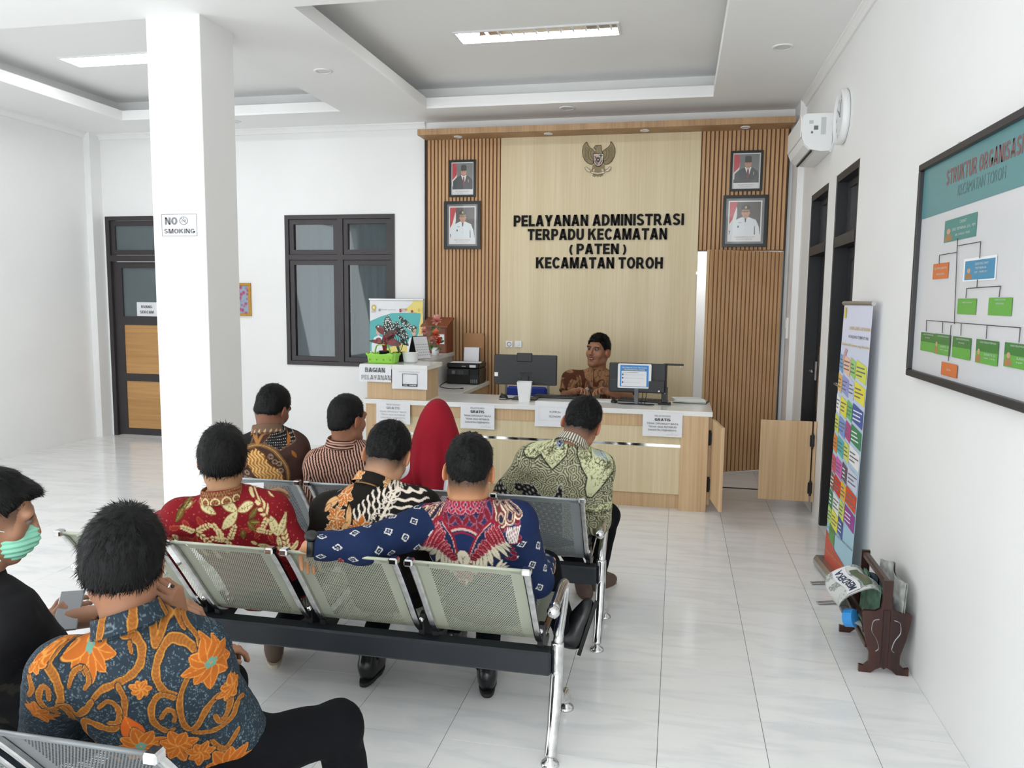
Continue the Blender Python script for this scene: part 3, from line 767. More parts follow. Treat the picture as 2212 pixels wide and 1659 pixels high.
def _clear(nt, n, L, b):
    out = n['Material Output']
    tr = n.new('ShaderNodeBsdfTransparent'); gl = n.new('ShaderNodeBsdfGlossy'); gl.inputs['Roughness'].default_value = .03
    mx = n.new('ShaderNodeMixShader'); mx.inputs['Fac'].default_value = .06; L(tr.outputs['BSDF'], mx.inputs[1]); L(gl.outputs['BSDF'], mx.inputs[2]); L(mx.outputs['Shader'], out.inputs['Surface'])
M_CLEAR = node_mat('clear_cover_glass', _clear)
portrait('upper left portrait of a man in dark suit and black cap, slim black frame', 970, 346, 1027, 425, 'suit', 'Presiden', 'Presiden Republik Indonesia', .006)
portrait('lower left portrait of a man in white uniform, wide black frame', 959, 435, 1037, 538, 'uniform', 'SETYO HADI', 'BUPATI GROBOGAN', .028)
portrait('upper right portrait of a man in grey suit and black cap, slim black frame', 1579, 326, 1646, 412, 'suit', 'Wakil Presiden', 'Wakil Presiden Republik Indonesia', .006)
portrait('lower right portrait of a man in white uniform with gold badge, wide black frame', 1563, 422, 1655, 533, 'uniform', 'H. SUGENG PRASETYO, S.E., M.M', 'WAKIL BUPATI GROBOGAN', .028)

# ================================================================== socket and switch on the cream panel
for px, nm, lb, ct in ((1100, 'power_socket', 'white round-pin power socket on the cream wall panel', 'socket'), (1119.5, 'light_switch', 'white rocker light switch on the cream panel beside the socket', 'switch')):
    q = P(px, 743.5, y=YB-.055); y = YB-.05
    t = thing(nm, lb, ct, (q.x, y, q.z-.04))
    MB().box((q.x-.038, y-.012, q.z-.036), (q.x+.038, y, q.z+.036), bevel=.005).build('plate', M_WHITE, t)
    if nm == 'power_socket':
        MB().lathe([(.024, 0), (.024, .003), (.019, .003), (.017, -.003), (.0, -.003)], (q.x, y-.012, q.z), (0, -1, 0), 18).build('well', M_PMAT, t)
    else: MB().box((q.x-.012, y-.017, q.z-.02), (q.x+.012, y-.012, q.z+.02), bevel=.002).build('rocker', M_WHITE, t)

# ================================================================== signs
def paper(name, label, cat, x0, x1, z0, z1, y, lines, parent=None, m=M_PAPER, curl=.004, group=None, border=None):
    t = thing(name, label, cat, ((x0+x1)/2, y, z0), group=group)
    mb = MB(); n = 8; vs = []; fs = []
    for i in range(n+1):
        for j in range(n+1):
            u, v = i/n, j/n
            vs.append((x0+(x1-x0)*u, y-curl*(abs(u-.5)*2)**3*(1-v)-.0008*math.sin(9*u+3*v), z0+(z1-z0)*v))
    for i in range(n):
        for j in range(n): a = i*(n+1)+j; fs.append((a, a+n+1, a+n+2, a+1))
    mb.add(vs, fs); mb.add([(v[0], v[1]+.001, v[2]) for v in vs], [f[::-1] for f in fs])
    mb.build('sheet', m, t, True)
    for txt, u, v, h, w, ink, bold in lines:
        if bold > .012 and h > .1:      # large block letters are pieces of their own
            gl, wt = block_text(txt); k = w*(x1-x0)/wt
            for ch_, polys, gx_, gw_ in gl:
                tb = MB()
                for p_ in polys: tb.prism([(x0+(x1-x0)*u-w*(x1-x0)/2+(gx_+q_[0])*k, z0+(z1-z0)*v+q_[1]*h*(z1-z0)) for q_ in p_], (0, y-curl-.002, 0), (1, 0, 0), (0, 0, 1), (0, 0, 0))
                tb.build('letter', ink, t)
            continue
        tb = MB(); fn = text_into; fn(tb, txt, (x0+(x1-x0)*u, y-curl-.002, z0+(z1-z0)*v), (1, 0, 0), (0, 0, 1), h*(z1-z0), width=w*(x1-x0) if w else None)
        tb.build('print_line', ink, t)
    if border:
        tb = MB()
        u0, u1, v0, v1, wd = border
        X0, X1, Z0, Z1 = x0+(x1-x0)*u0, x0+(x1-x0)*u1, z0+(z1-z0)*v0, z0+(z1-z0)*v1
        rect_frame(tb, X0, X1, Z0, Z1, wd, y-curl-.002, y-curl-.0018); tb.build('print_border', M_SIGNINK if wd > .002 else M_FAINTINK, t)
    return t
# no smoking on the pillar
M_SIGNINK = mat('sign_grey_ink', (.20, .20, .21), .6)
a, b = P(347, 463, y=4.795), P(427, 509, y=4.795)
ns = paper('no_smoking_sign', 'no smoking notice in grey print on the white pillar', 'sign', a.x-.008, b.x+.008, b.z-.02, a.z+.015, 4.7985, [('NO', .29, .53, .27, .32, M_SIGNINK, .02), ('SMOKING', .5, .2, .17, .80, M_SIGNINK, .02)], curl=.0005, border=(.04, .96, .1, .92, .003))
cx, cz, rr = a.x+.172, (a.z+b.z)/2+.028, .026
mb = MB(); yy = 4.7955
mb.tube([(cx+1.15*rr*math.cos(k*math.pi/12), yy, cz+rr*math.sin(k*math.pi/12)) for k in range(24)], .0016, 6, closed=True)
mb.tube([(cx-.02, yy, cz+.018), (cx+.02, yy, cz-.018)], .0014, 6).box((cx-.02, yy-.001, cz-.004), (cx+.016, yy, cz+.0005))
mb.tube(bez([(cx+.016, yy, cz+.002), (cx+.013, yy, cz+.008), (cx+.002, yy, cz+.01), (cx-.002, yy, cz+.017), (cx+.006, yy, cz+.019)], 5), .0012, 5)
mb.build('no_smoking_symbol', M_SIGNINK, ns)
# room sign on the door pane
paper('room_sign', 'white RUANG SEKCAM sheet on the door glass beside the pillar', 'sign', -6.228, -5.90, 1.425, 1.588, YB+.035, [('RUANG', .40, .58, .2, .44, M_GREYINK, .02), ('SEKCAM', .40, .2, .2, .55, M_GREYINK, .02)], curl=.001)
# small gilt picture half hidden by the pillar
q0, q1 = P(513, 611, y=YB-.02), P(542, 683, y=YB-.02)
t = thing('gilt_picture', 'small gilt framed flower picture on the back wall, half hidden by the pillar', 'picture', (q1.x-.14, YB, q1.z))
X0, X1, Z0, Z1 = q1.x-.28, q1.x, q1.z, q0.z
rect_frame(MB(), X0, X1, Z0, Z1, .028, YB-.02, YB-.001).build('frame', mat('gilt_frame', '#b98a3a', .35, .6, noise=(40, .2)), t)
def _floral(nt, n, L, b):
    tc = n.new('ShaderNodeTexCoord'); v = n.new('ShaderNodeTexVoronoi'); v.inputs['Scale'].default_value = 22; L(tc.outputs['Object'], v.inputs['Vector'])
    cr = n.new('ShaderNodeValToRGB'); e = cr.color_ramp.elements; e[0].color = (*lin('#a8486e'), 1); e[0].position = .3; e[1].color = (*lin('#8fa3b8'), 1); e[1].position = .6
    L(v.outputs['Distance'], cr.inputs['Fac']); L(cr.outputs['Color'], b.inputs['Base Color'])
MB().box((X0+.02, YB-.008, Z0+.02), (X1-.02, YB-.002, Z1-.02)).build('canvas', node_mat('flower_print', _floral, rough=.5), t)
# ================================================================== service counter
dk = thing('service_desk', 'cream and light wood service desk with white top and mirror strip', 'desk', (-1.17, 6.58, 0))
FY = 6.30
MB().box((-2.615, FY+.03, .0), (.05, FY+.05, .12)).build('plinth', M_DESKWOOD, dk)
MB().box((-2.43, FY+.01, .12), (.05, FY+.04, .50)).build('front_panel', M_CREAM, dk)
MB().box((-2.43, FY+.022, .50), (.05, FY+.04, .525)).build('mirror_strip', M_MIRROR, dk)
MB().box((-2.43, FY+.01, .525), (.05, FY+.04, .668)).build('front_panel', M_CREAM, dk)
MB().box((-2.43, FY, .668), (.05, FY+.04, .765)).build('front_band', M_DESKWOOD, dk)
MB().box((.05, FY-.03, 0), (.262, FY+.06, .765)).build('end_panel', M_DESKWOOD, dk)
MB().box((-2.615, FY, 0), (-2.43, FY+.06, .765)).build('end_panel', M_DESKWOOD, dk)
MB().box((-2.615, FY+.06, 0), (-2.59, 6.86, .765)).build('side_panel', M_DESKWOOD, dk)
MB().box((.22, FY+.06, 0), (.262, 6.86, .765)).build('side_panel', M_DESKWOOD, dk)
MB().box((-2.63, 6.27, .765), (.29, 6.88, .805), bevel=.003).build('worktop', M_WHITETOP, dk)
# raised counter with its return
rc = thing('raised_counter', 'raised wood counter box with white top on the left end of the desk', 'counter', (-2.4, 6.8, .805))
MB().box((-2.60, 6.30, .806), (-2.07, 6.64, 1.065)).build('body', M_DESKWOOD, rc)
MB().box((-2.655, 6.27, 1.065), (-2.05, 6.70, 1.105), bevel=.003).build('top', M_WHITETOP, rc)
rr_ = thing('counter_return', 'white side counter running from the raised counter to the feature wall', 'counter', (-2.47, 7.4, 0))
MB().box((-2.60, 6.885, 0), (-2.345, 8.035, 1.065)).build('body', M_WHITETOP, rr_)
MB().box((-2.62, 6.702, 1.065), (-2.325, 8.035, 1.105)).build('top', M_WHITETOP, rr_)
rd = thing('return_desk', 'white topped side desk under the printer', 'desk', (-2.13, 7.45, 0))
MB().box((-2.34, 6.885, .765), (-1.935, 8.035, .805), bevel=.003).build('top', M_WHITETOP, rd)
MB().box((-1.975, 6.885, .0), (-1.95, 8.035, .765)).build('side_panel', M_DESKWOOD, rd)
# swing gates
def gate(label, M, w, z0, z1, hx):
    t = thing('swing_gate', label, 'gate', M @ Vector((0, 0, z0)), group='wooden swing gates at the counter')
    mb = MB(); mb.T = M; mb.box((0, -.012, z0), (w, .012, z1), bevel=.002); mb.build('leaf', M_DESKWOOD, t)
    mb = MB(); mb.T = M; mb.box((-.032, -.014, z0), (-.012, .014, z1)); mb.build('jamb', M_DESKWOOD, t)
    for z in (z0+.11, z1-.15):
        mb = MB(); mb.T = M
        mb.box((-.02, -.022, z-.045), (.014, -.012, z+.045), bevel=.003); mb.tube([(-.004, -.024, z-.06), (-.004, -.024, z+.06)], .009, 10)
        mb.build('spring_hinge', M_BLACK, t)
gate('closed swing gate hinged at the right wall, left of the charcoal door', Matrix.Translation((XR-.035, 6.39, 0)) @ Matrix.Rotation(R(180), 4, 'Z') @ Matrix.Scale(-1, 4, (0, 1, 0)), .385, .11, .745, 0)
gate('open swing gate at the right end of the desk, seen edge-on', Matrix.Translation((.30, 6.30, 0)) @ Matrix.Rotation(R(-83), 4, 'Z'), .42, .11, .745, 0)
MB().box((.262, 6.315, .05), (.288, 6.345, .76)).build('gate_post', M_DESKWOOD, dk)

# notices taped to the counter
GR = lambda ink: [('PELAYANAN', .5, .83, .075, .40, M_GREYINK if ink is M_INK else M_FAINTINK, .0), ('GRATIS', .5, .66, .11, .40, ink, .025), ('TIDAK DIPUNGUT BIAYA', .5, .51, .075, .80, ink, .018), ('TIDAK ADA RETRIBUSI', .5, .375, .075, .70, ink, .018), ('DAN/ATAU SEJENISNYA', .5, .24, .075, .72, ink, .018), ('TTD', .75, .14, .03, .06, M_FAINTINK, 0), ('KECAMATAN TOROH', .75, .08, .03, .3, M_FAINTINK, 0)]
def notice(label, p0, p1, lines, y=6.266, **k):
    a, b = P(*p0, y=y), P(*p1, y=y)
    return paper('taped_notice', label, 'notice', a.x, b.x, b.z, a.z, y, lines, group='white notices taped to the counter', **k)
notice('leftmost faded PELAYANAN GRATIS notice on the desk front, behind the striped shirt', (813, 866), (886, 917), GR(M_FAINTINK))
notice('PELAYANAN GRATIS notice in the middle, right of the crimson headscarf', (995, 873), (1068, 928), GR(M_INK))
notice('RUMPUN EKONOMI notice on the desk front below the white pot', (1156, 866), (1242, 924), [('RUMPUN', .5, .55, .085, .26, M_GREYINK, .015), ('EKONOMI', .5, .37, .085, .28, M_GREYINK, .015)], border=(.1, .9, .25, .78, .0008))
notice('rightmost PELAYANAN GRATIS notice at the end of the desk', (1389, 890), (1473, 945), GR(M_INK), y=6.262)
notice('BAGIAN PELAYANAN notice at the raised counter corner, below the green basket', (776, 788), (845, 826), [('BAGIAN', .5, .58, .28, .62, M_GREYINK, .02), ('PELAYANAN', .53, .13, .28, .92, M_FAINTINK, .02)])
kt = notice('KEC. TOROH code notice on the raised counter front', (847, 797), (923, 842), [('IKUTI SURVEI KEPUASAN MASYARAKAT', .5, .86, .035, .6, M_GREYINK, 0)])
a, b = P(847, 797, y=6.26), P(923, 842, y=6.26)
cw, ch = b.x-a.x, a.z-b.z
X0, X1, Z0, Z1 = a.x+cw*.29, a.x+cw*.72, b.z+ch*.14, b.z+ch*.78
mb = rect_frame(MB(), X0, X1, Z0, Z1, .004, 6.2595, 6.2600); mb.box((X0, 6.2595, Z0), (X1, 6.26, Z0+ch*.115)); mb.build('code_frame', M_INK, kt)
mb = MB(); block_into(mb, 'KEC. TOROH', ((X0+X1)/2, 6.259, Z0+ch*.025), (1, 0, 0), (0, 0, 1), ch*.06, width=(X1-X0)*.85); mb.build('print_line', M_PAPER, kt)

# ---------------------------------------------------------------- monitors (seen from behind)
def monitor(label, x0, x1, z0, z1, y, rz, kind):
    cx = (x0+x1)/2; w = x1-x0
    t = thing('computer_monitor', label, 'monitor', (cx, y, .805), (0, 0, 0), group='monitors on the service desk')
    M = Matrix.Translation((cx, y, 0)) @ Matrix.Rotation(rz, 4, 'Z')
    mb = MB(); mb.T = M; mb.box((-w/2, 0, z0), (w/2, .028, z1), bevel=.006); mb.build('casing', M_BLACK2, t)
    mb = MB(); mb.T = M; mb.box((-w/2+.012, .028, z0+.02), (w/2-.012, .030, z1-.012)); mb.build('screen', mat('screen_glass', '#0c0f13', .1), t)
    if kind == 1:
        mb = MB(); mb.T = M; mb.box((-.075, -.006, z1-.06), (.06, .02, z1+.016), bevel=.006); mb.build('webcam_hood', M_BLACK2, t)
        mb = MB(); mb.T = M; text_into(mb, 'ASUS', (0, -.0012, (z0+z1)/2+.065), (1, 0, 0), (0, 0, 1), .02, bold=.01); mb.build('logo', M_BLACK, t)
        mb = MB(); mb.T = M; mb.box((-w/2+.005, -.003, z0+.07), (-w/2+.035, .002, z0+.105)); mb.build('sticker', M_WHITE, t)
        mb = MB(); mb.T = M; mb.box((-.03, -.02, .82), (.03, .0, z0+.08), bevel=.004); mb.build('stand', M_BLACK2, t)
        mb = MB(); mb.T = M; mb.box((-.11, -.06, .805), (.11, .11, .818), bevel=.005); mb.build('foot', M_BLACK2, t)
        mb = MB(); mb.T = M
        for k in range(5): mb.box((-.05+.022*k, -.008, z0+.095), (-.036+.022*k, .002, z0+.11))
        mb.build('ports', M_BLACK, t)
    else:
        mb = MB(); mb.T = M; mb.box((-w/2+.0, -.018, z0+.0), (w/2, .004, z0+.11), bevel=.01); mb.build('rear_bulge', M_BLACK2, t)
        mb = MB(); mb.T = M; mb.box((-.018, -.034, .81), (.018, -.016, z0+.035), bevel=.003); mb.build('stand', mat('grey_stand', '#5e6164', .4, .3), t)
        mb = MB(); mb.T = M
        for s in (-1, 1): mb.tube([(0, -.02, .812), (s*.10, -.05, .812), (s*.15, -.03, .811)], [.012, .01, .007], 8, flat=(1, .6))
        mb.tube([(0, -.02, .812), (0, .1, .812)], .011, 8, flat=(1, .6))
        mb.build('foot', M_BLACK, t)
        mb = MB(); mb.T = M; mb.lathe([(.007, 0), (.007, -.004), (0, -.004)], (w/2-.05, -.018, z0+.02), (0, 1, 0), 12); mb.build('power_button', M_WHITE, t)
        for xx in (.02, .05):
            mb = MB(); mb.T = M; mb.tube(bez([(xx+.03, -.01, z0+.01), (xx+.03, -.02, z0-.03), (xx+.02, -.01, .815)], 5), .003, 6); mb.build('cable', M_BLACK, t)
    return t, M
a, b = P(1068, 765, y=6.62), P(1202, 834, y=6.62)
monitor('large black monitor seen from behind, above the white pot', a.x, b.x, b.z, a.z, 6.62, R(2), 1)
a, b = P(1316, 783, y=6.58), P(1437, 850, y=6.58)
mo2, M2 = monitor('black monitor with a blue notice taped to its back, beside the clerk', a.x, b.x, b.z, a.z, 6.58, R(-3), 2)
# notice on the second monitor
a, b = P(1335, 785, y=6.55), P(1406, 840, y=6.55)
nt_ = thing('monitor_notice', 'blue and white full online service notice taped on the monitor back', 'notice', ((a.x+b.x)/2, 6.55, b.z))
def rrect(x0, x1, z0, z1, r, n=5):
    out = []
    for cx, cz, a0 in ((x1-r, z1-r, 0), (x0+r, z1-r, 90), (x0+r, z0+r, 180), (x1-r, z0+r, 270)):
        out += [(cx+r*math.cos(R(a0+90*k/n)), cz+r*math.sin(R(a0+90*k/n))) for k in range(n+1)]
    return out
NW, NH = b.x-a.x, a.z-b.z
def nrect(name, u0, u1, v0, v1, m, y, r=.004):
    MB().prism(rrect(a.x+NW*u0, a.x+NW*u1, b.z+NH*v0, b.z+NH*v1, r), (0, y, 0), (1, 0, 0), (0, 0, 1), (0, -.0006, 0)).build(name, m, nt_)
nrect('sheet', 0, 1, 0, 1, M_PAPER, 6.5575, .012)
nrect('blue_field', .07, .92, .06, .94, mat('print_blue', '#3d86c6', .5), 6.5567)
nrect('white_field', .11, .86, .08, .70, M_PAPER, 6.5559)
for k, v in enumerate((.52, .38, .2)): nrect('bullet', .13, .17, v, v+.07, mat('print_navy', '#2d5f97', .5), 6.5551, .001)
for s, u, v, h, w, ink in (('Hari Selasa dan Jumat diberlakukan', .5, .82, .055, .74, M_PAPER), ('PELAYANAN FULL ONLINE', .5, .73, .06, .6, mat('print_yellow', '#e8dc8a', .5)), ('PELAYANAN ADMINISTRASI MELALUI', .38, .625, .03, .48, M_GREYINK), ('Kirim berkas lewat layanan online kecamatan', .5, .54, .025, .6, M_FAINTINK), ('Verifikasi berkas oleh petugas pelayanan', .5, .40, .025, .6, M_FAINTINK), ('Ambil dokumen', .44, .22, .025, .5, M_FAINTINK)):
    tb = MB(); text_into(tb, s, (a.x+NW*u, 6.5545, b.z+NH*v), (1, 0, 0), (0, 0, 1), NH*h, width=NW*w, bold=.01); tb.build('print_line', ink, nt_)

# ---------------------------------------------------------------- white pot, keyboards, mice, document camera, papers
q = P(1133, 868, z=.805)
t = thing('white_planter', 'tapered square white pot standing on the desk in front of the monitor', 'pot', (q.x, q.y, .805))
M = Matrix.Translation((q.x, q.y, .805)) @ Matrix.Rotation(R(6), 4, 'Z')
mb = MB(); mb.T = M
def ring(h, s): return [(-s, -s, h), (s, -s, h), (s, s, h), (-s, s, h)]
vs = ring(0, .044)+ring(.172, .062)+ring(.172, .056)+ring(.03, .042)
fs = [(3, 2, 1, 0)]+[(i+4*k, (i+1) % 4+4*k, (i+1) % 4+4*k+4, i+4*k+4) for k in range(3) for i in range(4)]+[(12, 13, 14, 15)]
mb.add(vs, fs); mb.build('pot_wall', M_WHITE, t)
def keyboard(label, x, y, rz):
    t = thing('keyboard', label, 'keyboard', (x, y, .805), group='keyboards on the service desk')
    M = Matrix.Translation((x, y, .806)) @ Matrix.Rotation(rz, 4, 'Z')
    mb = MB(); mb.T = M; mb.box((-.21, -.065, 0), (.21, .065, .016), bevel=.004); mb.build('keyboard_case', M_BLACK, t)
    mb = MB(); mb.T = M
    for i in range(19):
        for j in range(5): mb.box((-.2+.021*i, -.055+.022*j, .016), (-.2+.021*i+.018, -.055+.022*j+.018, .021))
    o = mb.build('keys', M_BLACK2, t)
keyboard('black keyboard behind the white pot', -1.02, 6.81, R(0))
q = P(1395, 871, z=.81); keyboard('black keyboard under the second monitor', q.x-.03, 6.78, R(-4))
def mouse(label, q, rz=0):
    t = thing('computer_mouse', label, 'mouse', (q.x, q.y, .805), group='mice on the service desk')
    mb = MB().ball((0, 0, 0), 1, 14, (.03, .052, .034)); vs = [(v[0], v[1], max(v[2], 0)) for v in mb.v]; mb.v = vs; mb.T = None
    MM = Matrix.Translation((q.x, q.y, .805)) @ Matrix.Rotation(rz, 4, 'Z'); mb.v = [tuple(MM @ Vector(v)) for v in vs]
    mb.build('mouse_shell', M_BLACK, t, True)
    mb = MB(); mb.T = MM; mb.tube([(0, .02, .034), (0, .035, .031)], .004, 8); mb.build('scroll_wheel', M_BLACK2, t)
mouse('black computer mouse beside the second monitor foot', P(1327, 868, z=.81))
mouse('dark mouse with coiled lead left of the white pot', P(1088, 858, z=.81), R(50))
q = P(1088, 860, z=.81)
o = MB().tube(bez([(q.x-.03, q.y-.05, .808), (q.x+.02, q.y-.08, .809), (q.x+.08, q.y-.02, .81), (q.x+.02, q.y+.0, .808), (q.x+.1, q.y+.06, .808), (q.x+.2, q.y+.1, .808)], 6), .0028, 6).build('mouse_lead', M_BLACK, None, True); tag(o, 'thin black lead curled on the desk left of the pot', 'cable')
# document camera
q = P(1436, 874, z=.805); Y0 = q.y+.02
t = thing('document_camera', 'black document camera with a horizontal arm at the desk end', 'document camera', (q.x, Y0, .805))
MB().box((q.x-.055, Y0-.05, .805), (q.x+.05, Y0+.06, .822), bevel=.005).build('base', M_BLACK, t)
top = P(1436, 786, y=Y0)
MB().box((q.x-.022, Y0-.012, .82), (q.x+.012, Y0+.014, top.z), bevel=.003).build('column', M_BLACK, t)
MB().box((q.x-.03, Y0-.018, .82), (q.x+.02, Y0+.02, .95), bevel=.004).build('column_sleeve', M_BLACK, t)
e_ = P(1477, 788, y=Y0)
MB().box((q.x-.02, Y0-.012, top.z-.012), (e_.x, Y0+.012, top.z+.004), bevel=.003).build('arm', M_BLACK, t)
MB().tube([(e_.x-.02, Y0, top.z-.012), (e_.x-.02, Y0, top.z-.03)], .006, 8).tube([(e_.x-.008, Y0, top.z-.012), (e_.x-.008, Y0, top.z-.025)], .004, 8).build('lens', M_STEEL, t)
MB().lathe([(.006, 0), (.006, .003), (0, .003)], (q.x-.005, Y0-.018, .90), (0, -1, 0), 12).build('indicator', M_WHITE, t)
# folders at the desk end: each sheaf lies on the next
px0 = P(1490, 868, z=.81)
cols = ['#4c5660', '#c8c294', '#aebfb7', '#e2e3e2', '#d8dce0', '#e6e7e6']
for k in range(6):
    w, d = .14-.004*k, .10
    M = Matrix.Translation((px0.x-.005*k+.01, px0.y+.02, .806+.0052*k)) @ Matrix.Rotation(R(-10+5*k), 4, 'Z')
    mb = MB(); mb.T = M; mb.box((-w, -d, 0), (w, d, .0048))
    o = mb.build('document_folder', mat('folder_%d' % k, cols[k], .7)); tag(o, ['dark grey folder at the bottom of the pile on the desk end', 'buff yellow folder second from the bottom of the desk-end pile', 'pale green folder third in the desk-end pile', 'off-white paper sheaf in the desk-end pile', 'bluish white paper sheaf near the top of the desk-end pile', 'white paper sheaf on top of the desk-end pile'][k], 'folder', 'papers piled at the desk end')
q = P(1283, 864, z=.806)
mb = MB(); mb.T = Matrix.Translation((q.x-.01, q.y-.03, .8055)) @ Matrix.Rotation(R(4), 4, 'Z'); mb.box((-.16, -.09, 0), (.16, .10, .004))
o = mb.build('paper_sheaf', M_PAPER); tag(o, 'white paper sheaf lying on the desk before the clerk', 'paper')

# ---------------------------------------------------------------- printer on the return desk
t = thing('inkjet_printer', 'black tank printer on the side desk with paper in its rear tray', 'printer', (-2.1, 7.72, .805))
X0, X1, Y0_, Y1_ = -2.285, -1.945, 7.62, 7.92
MB().box((X0, Y0_, .808), (X1, Y1_, .965), bevel=.012).build('housing', M_BLACK, t)
MB().box((X0, Y0_+.0, .968), (X1, Y1_, 1.02), bevel=.01).build('scanner_lid', M_BLACK, t)
MB().box((X0+.01, Y0_-.018, .90), (X1-.10, Y0_+.01, .96), bevel=.004).build('control_panel', M_BLACK2, t)
MB().box((X0+.03, Y0_-.004, .83), (X1-.11, Y0_+.005, .875)).build('output_slot', mat('deep_black', '#050506', .6), t)
MB().box((X1-.095, Y0_-.012, .812), (X1-.005, Y0_+.005, .90), bevel=.003).build('ink_tank', M_BLACK2, t)
mb = MB()
for k in range(4): mb.box((X1-.085+.019*k, Y0_-.0135, .822), (X1-.074+.019*k, Y0_-.012, .858))
mb.build('ink_windows', M_PMAT, t)
MB().box((X1-.10, Y0_-.0015, .978), (X1-.035, Y0_, 1.003)).build('sticker', M_PAPER, t)
mb = MB(); text_into(mb, 'EPSON', ((X0+X1)/2+.01, Y0_-.0012, .985), (1, 0, 0), (0, 0, 1), .010, bold=.02); mb.build('brand', M_PAPER, t)
mb = MB()
for i in range(4):
    for j in range(3): mb.box((X0+.12+.017*i, Y0_-.0195, .912+.013*j), (X0+.128+.017*i, Y0_-.018, .918+.013*j))
mb.box((X0+.06, Y0_-.0195, .912), (X0+.095, Y0_-.018, .945))
mb.build('buttons', M_PMAT, t)
mb = MB(); mb.T = Matrix.Translation((-2.10, 7.90, 1.02)) @ Matrix.Rotation(R(-10), 4, 'X'); mb.box((-.085, 0, -.02), (.085, .006, .14)); mb.build('rear_tray', M_BLACK2, t)
mb = MB(); mb.T = Matrix.Translation((-2.10, 7.893, 1.02)) @ Matrix.Rotation(R(-10), 4, 'X'); mb.box((-.08, -.003, -.0), (.08, -.001, .145)); o = mb.build('loaded_paper', M_PAPER, t)
mb = MB(); mb.T = Matrix.Translation((-2.10, 7.72, 1.0215)) @ Matrix.Rotation(R(8), 4, 'Z'); mb.box((-.16, -.09, 0), (.15, .1, .002)); o = mb.build('loose_paper', M_PAPER); tag(o, 'loose white sheet lying on the printer lid', 'paper')
# cardboard sheet behind the printer
MB_ = MB(); MB_.T = Matrix.Translation((-2.10, 7.955, .81)) @ Matrix.Rotation(R(-4), 4, 'X')
MB_.prism([(-.11, 0), (.115, 0), (.115, .47), (.10, .50), (-.095, .50), (-.11, .485)], (0, 0, 0), (1, 0, 0), (0, 0, 1), (0, .004, 0))
o = MB_.build('cardboard_sheet', mat('brown_cardboard', '#a67b55', .85, noise=(12, .08))); tag(o, 'brown cardboard sheet leaning on the slats behind the printer', 'cardboard')
mb = MB().tube(bez([(-2.285, 7.7, .83), (-2.31, 7.55, .81), (-2.25, 7.3, .809), (-2.1, 7.18, .81), (-2.02, 7.22, .81)], 6), .004, 6); mb.tube([(-2.03, 7.215, .811), (-2.0, 7.23, .811)], .006, 8); o = mb.build('printer_cable', M_BLACK, None, True); tag(o, 'black cable lying on the side desk before the printer', 'cable')

# ---------------------------------------------------------------- suggestion box
t = thing('suggestion_box', 'red brown wooden letter box with sloped lid on the counter return', 'box', (-2.43, 7.85, 1.105))
BX0, BX1, BY0, BY1 = -2.58, -2.33, 7.76, 7.98
mb = MB(); mb.prism([(BY0, 1.107), (BY1, 1.107), (BY1, 1.44), (BY0, 1.375)], (BX0, 0, 0), (0, 1, 0), (0, 0, 1), (BX1-BX0, 0, 0)); mb.build('body', M_REDWOOD, t)
mb = MB(); mb.prism([(BY0-.03, 1.372), (BY1+.0, 1.455), (BY1+.0, 1.47), (BY0-.03, 1.387)], (BX0-.02, 0, 0), (0, 1, 0), (0, 0, 1), (BX1-BX0+.04, 0, 0)); mb.build('lid', M_REDWOOD, t)
rect_frame(MB(), BX0+.01, BX1-.01, 1.12, 1.36, .02, BY0-.006, BY0).build('front_frame', M_REDWOOD, t)
MB().box((-2.44, BY0-.009, 1.20), (-2.35, BY0-.006, 1.30)).build('label', M_PAPER, t)
# ---------------------------------------------------------------- desk calendar
t = thing('desk_calendar', 'tent-shaped desk calendar with dark stand on the raised counter', 'calendar', (-2.33, 6.95, 1.105))
M = Matrix.Translation((-2.36, 6.98, 1.106)) @ Matrix.Rotation(R(62), 4, 'Z')
mb = MB(); mb.T = M; mb.prism([(-.09, 0), (.09, 0), (.09, .005), (-.09, .005)], (0, 0, 0), (1, 0, 0), (0, 1, 0), (0, 0, .001))
for s in (-1, 1):
    mb.add([(-.09, s*.06, 0), (.09, s*.06, 0), (.09, 0, .21), (-.09, 0, .21), (-.09, s*.06+s*.003, 0), (.09, s*.06+s*.003, 0), (.09, s*.003, .21), (-.09, s*.003, .21)], [(0, 1, 2, 3), (7, 6, 5, 4), (0, 4, 5, 1), (2, 6, 7, 3), (0, 3, 7, 4), (1, 5, 6, 2)])
mb.build('stand', mat('calendar_card', '#1d2026', .6), t)
for s in (-1,):
    mb = MB(); mb.T = M; mb.add([(-.086, s*.066, .004), (.086, s*.066, .004), (.086, s*.008, .205), (-.086, s*.008, .205)], [(0, 1, 2, 3)]); mb.build('page', M_PAPER, t)
    mb = MB(); mb.T = M
    for i in range(7):
        for j in range(5):
            v = .15+.12*j; x = -.07+.023*i
            p0 = Vector((x, s*.0668, 0)); 
            yy = s*(.0675-.058*v); zz = .004+.2*v
            mb.add([(x, yy, zz), (x+.012, yy, zz), (x+.012, yy-s*.0016, zz+.008), (x, yy-s*.0016, zz+.008)], [(0, 1, 2, 3)])
    mb.build('dates', M_FAINTINK, t)
mb = MB(); mb.T = M
for i in range(12): mb.tube([(-.08+.0145*i, -.008, .2), (-.08+.0145*i, 0, .216), (-.08+.0145*i, .008, .2)], .0015, 5)
mb.build('spiral', M_BLACK, t)

